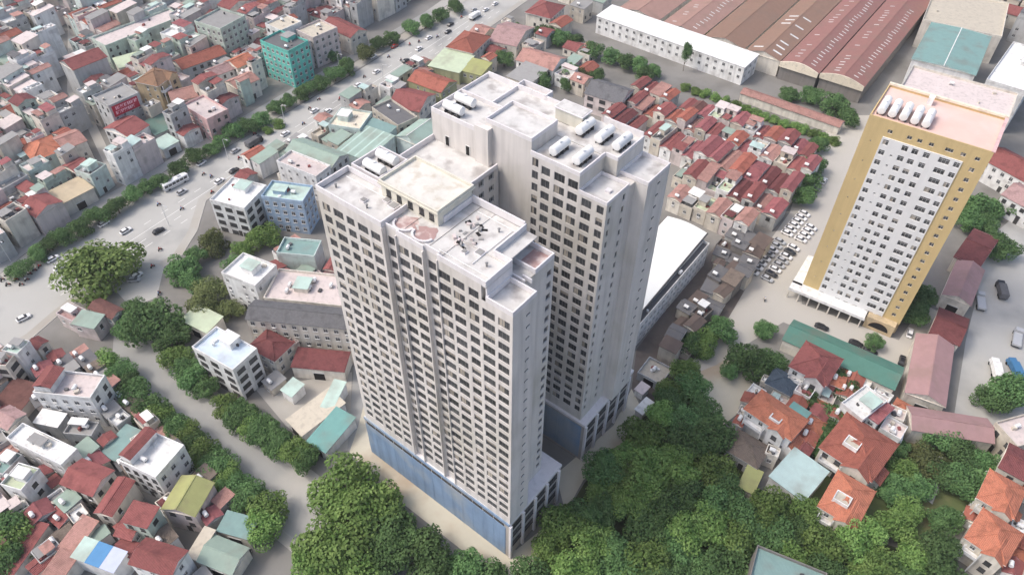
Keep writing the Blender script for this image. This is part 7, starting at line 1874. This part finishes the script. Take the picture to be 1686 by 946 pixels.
# ---------------------------------------------------------------- trees
def crown_mesh(seed, mat, n=5600, leaf=.052):
    """unit crown (radius 1, height about 1.5) of leaf-clump quads on many sub-lobes, with gaps"""
    rr = random.Random(seed); mb = MB(); lobes = []
    for i in range(17):
        a = rr.uniform(0, 2 * math.pi); q = math.sqrt(rr.random()) * .66; z = rr.uniform(.32, 1.02) - q * .3
        lobes.append((q * math.cos(a), q * math.sin(a), z, rr.uniform(.26, .44)))
    lobes.append((0, 0, .7, .55))
    tot = sum(l[3] ** 2 for l in lobes)
    for lx, ly, lz, lr in lobes:
        for _ in range(int(n * lr * lr / tot)):
            while True:
                p = Vector((rr.uniform(-1, 1), rr.uniform(-1, 1), rr.uniform(-1, 1)))
                if .05 < p.length < 1: break
            dn = p.normalized(); rad = (.55 + .45 * rr.random() ** .5)
            if dn.z < -.3 and rr.random() < .6: continue
            c = Vector((lx, ly, lz)) + Vector((dn.x, dn.y, dn.z * .8)) * lr * rad
            nn = (dn + Vector((rr.gauss(0, .5), rr.gauss(0, .5), rr.gauss(0, .5) + .35))).normalized()
            a = nn.orthogonal().normalized(); b = nn.cross(a); t = rr.uniform(0, 6.28); a2 = a * math.cos(t) + b * math.sin(t); b2 = nn.cross(a2)
            s = leaf * rr.uniform(.6, 1.25); k = rr.uniform(.5, .8)
            mb.poly([c - a2 * s, c - b2 * s * k + nn * s * .15, c + a2 * s, c + b2 * s * k - nn * s * .1], mat)
    return mb.mesh('crown')
def trunk_mesh(seed):
    rr = random.Random(seed); mb = MB(); pts = [Vector((0, 0, 0)), Vector((.02, .01, .25)), Vector((rr.uniform(-.05, .05), rr.uniform(-.05, .05), .5))]
    for (a, b), (r0, r1) in zip(zip(pts, pts[1:]), ((.075, .06), (.06, .048))): mb.tube(a, b, r0, r1, 'bark', 7, False)
    for i in range(6):
        t = 2 * math.pi * i / 6 + rr.uniform(-.3, .3); e = Vector((math.cos(t) * rr.uniform(.35, .6), math.sin(t) * rr.uniform(.35, .6), rr.uniform(.75, 1.05))); m_ = pts[2].lerp(e, .5) + Vector((0, 0, -.05))
        mb.tube(pts[2] - Vector((0, 0, .06)), m_, .036, .024, 'bark', 5, False); mb.tube(m_, e, .024, .008, 'bark', 5, False)
    return mb.mesh('trunk')
CROWNS = {k: [crown_mesh(100 * k + i, 'leaf_%d' % k) for i in range(4 if k < 2 else 2)] for k in range(5)}
TRUNKS = [trunk_mesh(i) for i in range(3)]
ORD = ['first', 'second', 'third', 'fourth', 'fifth', 'sixth', 'seventh', 'eighth', 'ninth', 'tenth', 'eleventh', 'twelfth', 'thirteenth', 'fourteenth', 'fifteenth', 'sixteenth', 'seventeenth', 'eighteenth', 'nineteenth', 'twentieth', 'twenty-first', 'twenty-second', 'twenty-third', 'twenty-fourth', 'twenty-fifth', 'twenty-sixth', 'twenty-seventh', 'twenty-eighth', 'twenty-ninth', 'thirtieth', 'thirty-first', 'thirty-second']
rt = random.Random(23)
for x, y, rad, h, kind, group, label, k in TREES:
    small = h < 5
    if k >= 0: label = '%s, %s from the %s' % (label, ORD[k], 'upper end' if 'side road' in label else 'left')
    T = thing('shrub' if small else 'tree', label, 'shrub' if small else 'tree', (x, y, 0), rt.uniform(0, 6.28), group or None)
    cz = max(h - rad * 1.5, .2 if small else 1.2)
    sc = (rad * rt.uniform(.95, 1.1), rad * rt.uniform(.95, 1.1), rad * rt.uniform(.88, 1.08)) if kind != 0 or rad > 2.5 else (rad, rad, h * .72)
    c = place(rt.choice(CROWNS[kind]), 'crown', T, (0, 0, cz - rad * .22)); c.scale = tuple(k_ * (1.24 if 'boulevard tree' in label else 1.3 if 'side road,' in label else 1.22 if 'grove tree' in label else 1.22) for k_ in sc)
    t = place(rt.choice(TRUNKS), 'trunk', T, (0, 0, 0)); t.scale = (rad * .8, rad * .8, (cz + rad * .62))

# ---------------------------------------------------------------- vehicles
def loft(mb, rings, mat):
    k = len(mb.v); n = len(rings[0]); i = mb.mi(mat)
    for r in rings: mb.v += r
    for a in range(len(rings) - 1):
        for j in range(n): mb.f.append((k + a * n + j, k + a * n + (j + 1) % n, k + (a + 1) * n + (j + 1) % n, k + (a + 1) * n + j)); mb.m.append(i)
    mb.f.append(tuple(k + (n - 1 - j) for j in range(n))); mb.m.append(i); mb.f.append(tuple(k + (len(rings) - 1) * n + j for j in range(n))); mb.m.append(i)
def car_meshes(colr):
    b = MB(); m = 'car_' + colr
    def ring(x, hw, z0, z1): return [(x, -hw, z0 + .12), (x, -hw + .08, z0), (x, hw - .08, z0), (x, hw, z0 + .12), (x, hw, z1 - .15), (x, hw - .18, z1), (x, -hw + .18, z1), (x, -hw, z1 - .15)]
    loft(b, [ring(-2.15, .72, .35, .8), ring(-2.0, .84, .28, .92), ring(-.9, .88, .25, .98), ring(.9, .88, .25, .98), ring(1.9, .84, .28, .88), ring(2.15, .68, .35, .72)], m)
    def cab(x, hw, z0, z1): return [(x, -hw, z0), (x, hw, z0), (x, hw * .86, z1), (x, -hw * .86, z1)]
    b.poly([(-1.25, -.62, 1.45), (.35, -.62, 1.45), (.35, .62, 1.45), (-1.25, .62, 1.45)], m)
    g = MB()
    lo = [(-1.85, -.76, .95), (1.15, -.76, .95), (1.15, .76, .95), (-1.85, .76, .95)]; hi = [(-1.3, -.64, 1.43), (.4, -.64, 1.43), (.4, .64, 1.43), (-1.3, .64, 1.43)]
    for j in range(4): g.poly([lo[j], lo[(j + 1) % 4], hi[(j + 1) % 4], hi[j]], 'glass')
    wh = MB(); wh.tube((0, -.12, 0), (0, .12, 0), .32, .32, 'tyre', 10); wh.tube((0, -.13, 0), (0, .13, 0), .18, .18, 'car_silver', 8)
    hl = MB(); hl.box(-.04, .04, -.2, .2, -.08, .08, 'car_white')
    return smooth(b.mesh('body')) and b.mesh('body'), g.mesh('windows'), wh.mesh('wheel'), hl.mesh('headlight')
CARS = {}
def car(x, y, rot, colr, label, group):
    if colr not in CARS: CARS[colr] = car_meshes(colr)
    b, g, wh, hl = CARS[colr]
    T = thing('parked_car' if group else 'car', label, 'car', (x, y, .04), R_(rot), group or None)
    place(b, 'body', T); place(g, 'glazing', T)
    for sx in (-1.3, 1.3):
        for sy in (-.78, .78): place(wh, 'wheel', T, (sx, sy, .32))
    for sy in (-.5, .5): place(hl, 'headlight', T, (2.1, sy, .62))
def bus(x, y, rot, colr, label):
    T = thing('bus', label, 'bus', (x, y, .04), R_(rot))
    b = MB(); b.box(-5.2, 5.2, -1.2, 1.2, .4, 2.95, 'car_white'); b.box(-5.0, 5.0, -1.05, 1.05, 2.95, 3.1, 'car_white', 'b'); b.box(-5.22, 5.22, -1.22, 1.22, .7, 1.0, 'car_silver'); b.build('body', T)
    for sy in (-1, 1):
        for i in range(6):
            s = MB(); s.box(-.68, .68, -.03, .03, -.5, .5, 'glass'); s.build('window', T, loc=(-4.2 + i * 1.62, sy * 1.22, 2.1))
    s = MB(); s.box(-.03, .03, -1.0, 1.0, -.7, .7, 'glass'); s.build('windscreen', T, loc=(5.22, 0, 2.0))
    for i in range(2): s = MB(); s.box(-.7, .7, -.6, .6, 0, .25, 'car_silver', 'b'); s.build('roof_unit', T, loc=(-2 + 4 * i, 0, 3.1))
    for sx in (-3.4, 3.2):
        for sy in (-1.05, 1.05): s = MB(); s.tube((0, -.15, 0), (0, .15, 0), .48, .48, 'tyre', 12); s.build('wheel', T, loc=(sx, sy, .48))
def truck(x, y, rot, colr, label):
    T = thing('lorry', label, 'lorry', (x, y, .04), R_(rot)); m = 'car_' + colr
    b = MB(); b.box(2.0, 3.9, -1.1, 1.1, .6, 1.5, m); k = len(b.v); b.box(2.0, 3.6, -1.05, 1.05, 1.5, 2.5, m, 'b'); b.build('cab', T)
    s = MB(); s.poly([(3.62, -.95, 1.55), (3.62, .95, 1.55), (3.61, .9, 2.35), (3.61, -.9, 2.35)], 'glass'); s.build('windscreen', T)
    s = MB(); s.box(-4.0, 1.9, -1.2, 1.2, .9, 1.1, 'dark_metal'); s.build('chassis', T)
    s = MB(); bm_ = {'black': 'roof_slate', 'silver': 'car_silver', 'white': 'wall_white', 'blue': 'car_blue'}[colr]; s.box(-4.0, 1.8, -1.2, 1.2, 1.1, 2.9 if colr != 'silver' else 1.8, bm_, 'b')
    for i in range(6): s.box(-3.9 + i * 1.1, -3.8 + i * 1.1, -1.26, 1.26, 1.1, 2.8 if colr != 'silver' else 1.75, bm_, 'b')
    s.build('load_body', T)
    for sx in (-3.0, -1.8, 2.9):
        for sy in (-1.0, 1.0): s = MB(); s.tube((0, -.15, 0), (0, .15, 0), .48, .48, 'tyre', 12); s.build('wheel', T, loc=(sx, sy, .48))
ncar = {}
for kind, x, y, rot, colr, label, group in VEHICLES:
    if kind == 'car':
        if '|' in label and 'lane' not in label:
            r_, i_ = label.split('|'); label = '%s car, %s from the tower end in the %s parked row' % (colr, ORD[int(i_)] if int(i_) < len(ORD) else 'last', 'left' if r_ == 'front' else 'right')
        car(x, y, rot, colr, label, group)
    elif kind == 'bus': bus(x, y, rot, colr, label)
    else: truck(x, y, rot, colr, label)

# motorbikes with their riders
def bike_parts():
    b = MB(); b.box(-.55, .45, -.13, .13, .42, .62, 'car_black'); b.box(-.75, .0, -.15, .15, .62, .76, 'car_black'); b.tube((.45, 0, .5), (.62, 0, 1.02), .05, .04, 'dark_metal', 6); b.tube((.58, -.34, 1.05), (.58, .34, 1.05), .03, .03, 'dark_metal', 6)
    b.box(.3, .5, -.16, .16, .3, .85, 'car_red'); wv = MB(); wv.tube((0, -.06, 0), (0, .06, 0), .28, .28, 'tyre', 10)
    return b.mesh('body'), wv.mesh('wheel')
BKB, BKW = bike_parts()
def rider(i):
    mb = MB(); c = 'cloth_%d' % i
    prof = [((-.32, 0, .78), .17), ((-.28, 0, 1.0), .18), ((-.2, 0, 1.28), .19), ((-.15, 0, 1.42), .1), ((-.13, 0, 1.5), .07)]
    for (p, r0), (q, r1) in zip(prof, prof[1:]): mb.tube(p, q, r0, r1, c, 8, False)
    mb.tube((-.12, 0, 1.5), (-.1, 0, 1.56), .09, .13, 'skin', 8, False); mb.tube((-.1, 0, 1.56), (-.09, 0, 1.68), .13, .13, 'cloth_%d' % ((i + 1) % 4), 8, False); mb.tube((-.09, 0, 1.68), (-.09, 0, 1.78), .13, .05, 'cloth_%d' % ((i + 1) % 4), 8)
    for s in (-1, 1):
        mb.tube((-.17, s * .2, 1.36), (.18, s * .3, 1.14), .065, .05, c, 6); mb.tube((.18, s * .3, 1.14), (.55, s * .28, 1.08), .05, .035, 'skin', 6)
        mb.tube((-.3, s * .1, .8), (.15, s * .2, .76), .1, .075, 'cloth_2', 6); mb.tube((.15, s * .2, .76), (.1, s * .2, .32), .07, .05, 'cloth_2', 6); mb.tube((.06, s * .2, .3), (.25, s * .2, .28), .05, .04, 'car_black', 6)
    return mb.mesh('rider')
RID = [rider(i) for i in range(4)]
for i, (x, y, rot, label) in enumerate(BIKES):
    T = thing('motorbike', label, 'motorbike', (x, y, .04), R_(rot), 'motorbikes on the roads'); place(BKB, 'body', T)
    for sx in (-.6, .62): place(BKW, 'wheel', T, (sx, 0, .28))
    p = place(RID[i % 4], 'person', None, (x, y, .04), R_(rot)); tag(p, 'person seated on the ' + label, 'person', 'motorbike riders')
# street lamps
lp = MB(); lp.tube((0, 0, 0), (0, 0, 9.0), .13, .08, 'frame_white', 8); lpm = lp.mesh('pole')
la = MB(); la.tube((0, 0, 9.0), (.8, 0, 9.8), .07, .06, 'frame_white', 6); la.tube((.8, 0, 9.8), (2.4, 0, 10.0), .06, .05, 'frame_white', 6); lam = la.mesh('arm')
lh = MB(); lh.box(2.2, 3.2, -.18, .18, 9.92, 10.08, 'car_silver'); lhm = lh.mesh('lamp_head')
for i, (x, y, label) in enumerate(LAMPS):
    T = thing('street_lamp', label, 'street lamp', (x, y, 0), R_(-33), 'street lamps along the boulevard'); place(lpm, 'pole', T); place(lam, 'arm', T); place(lhm, 'lamp_head', T)

# ---------------------------------------------------------------- thin summer haze
hz = MB(); hz.box(-2600, 2600, -2600, 2600, -1, 182, 'glass'); ho = hz.build('haze'); ho['kind'] = 'stuff'
hm_ = bpy.data.materials.new('haze_air'); hm_.use_nodes = True; hn = hm_.node_tree.nodes; hn.clear()
pv = hn.new('ShaderNodeVolumePrincipled'); pv.inputs['Color'].default_value = (.88, .89, .9, 1); pv.inputs['Density'].default_value = .00016; pv.inputs['Anisotropy'].default_value = .2
hmo = hn.new('ShaderNodeOutputMaterial'); hm_.node_tree.links.new(pv.outputs[0], hmo.inputs['Volume'])
ho.data.materials.clear(); ho.data.materials.append(hm_)
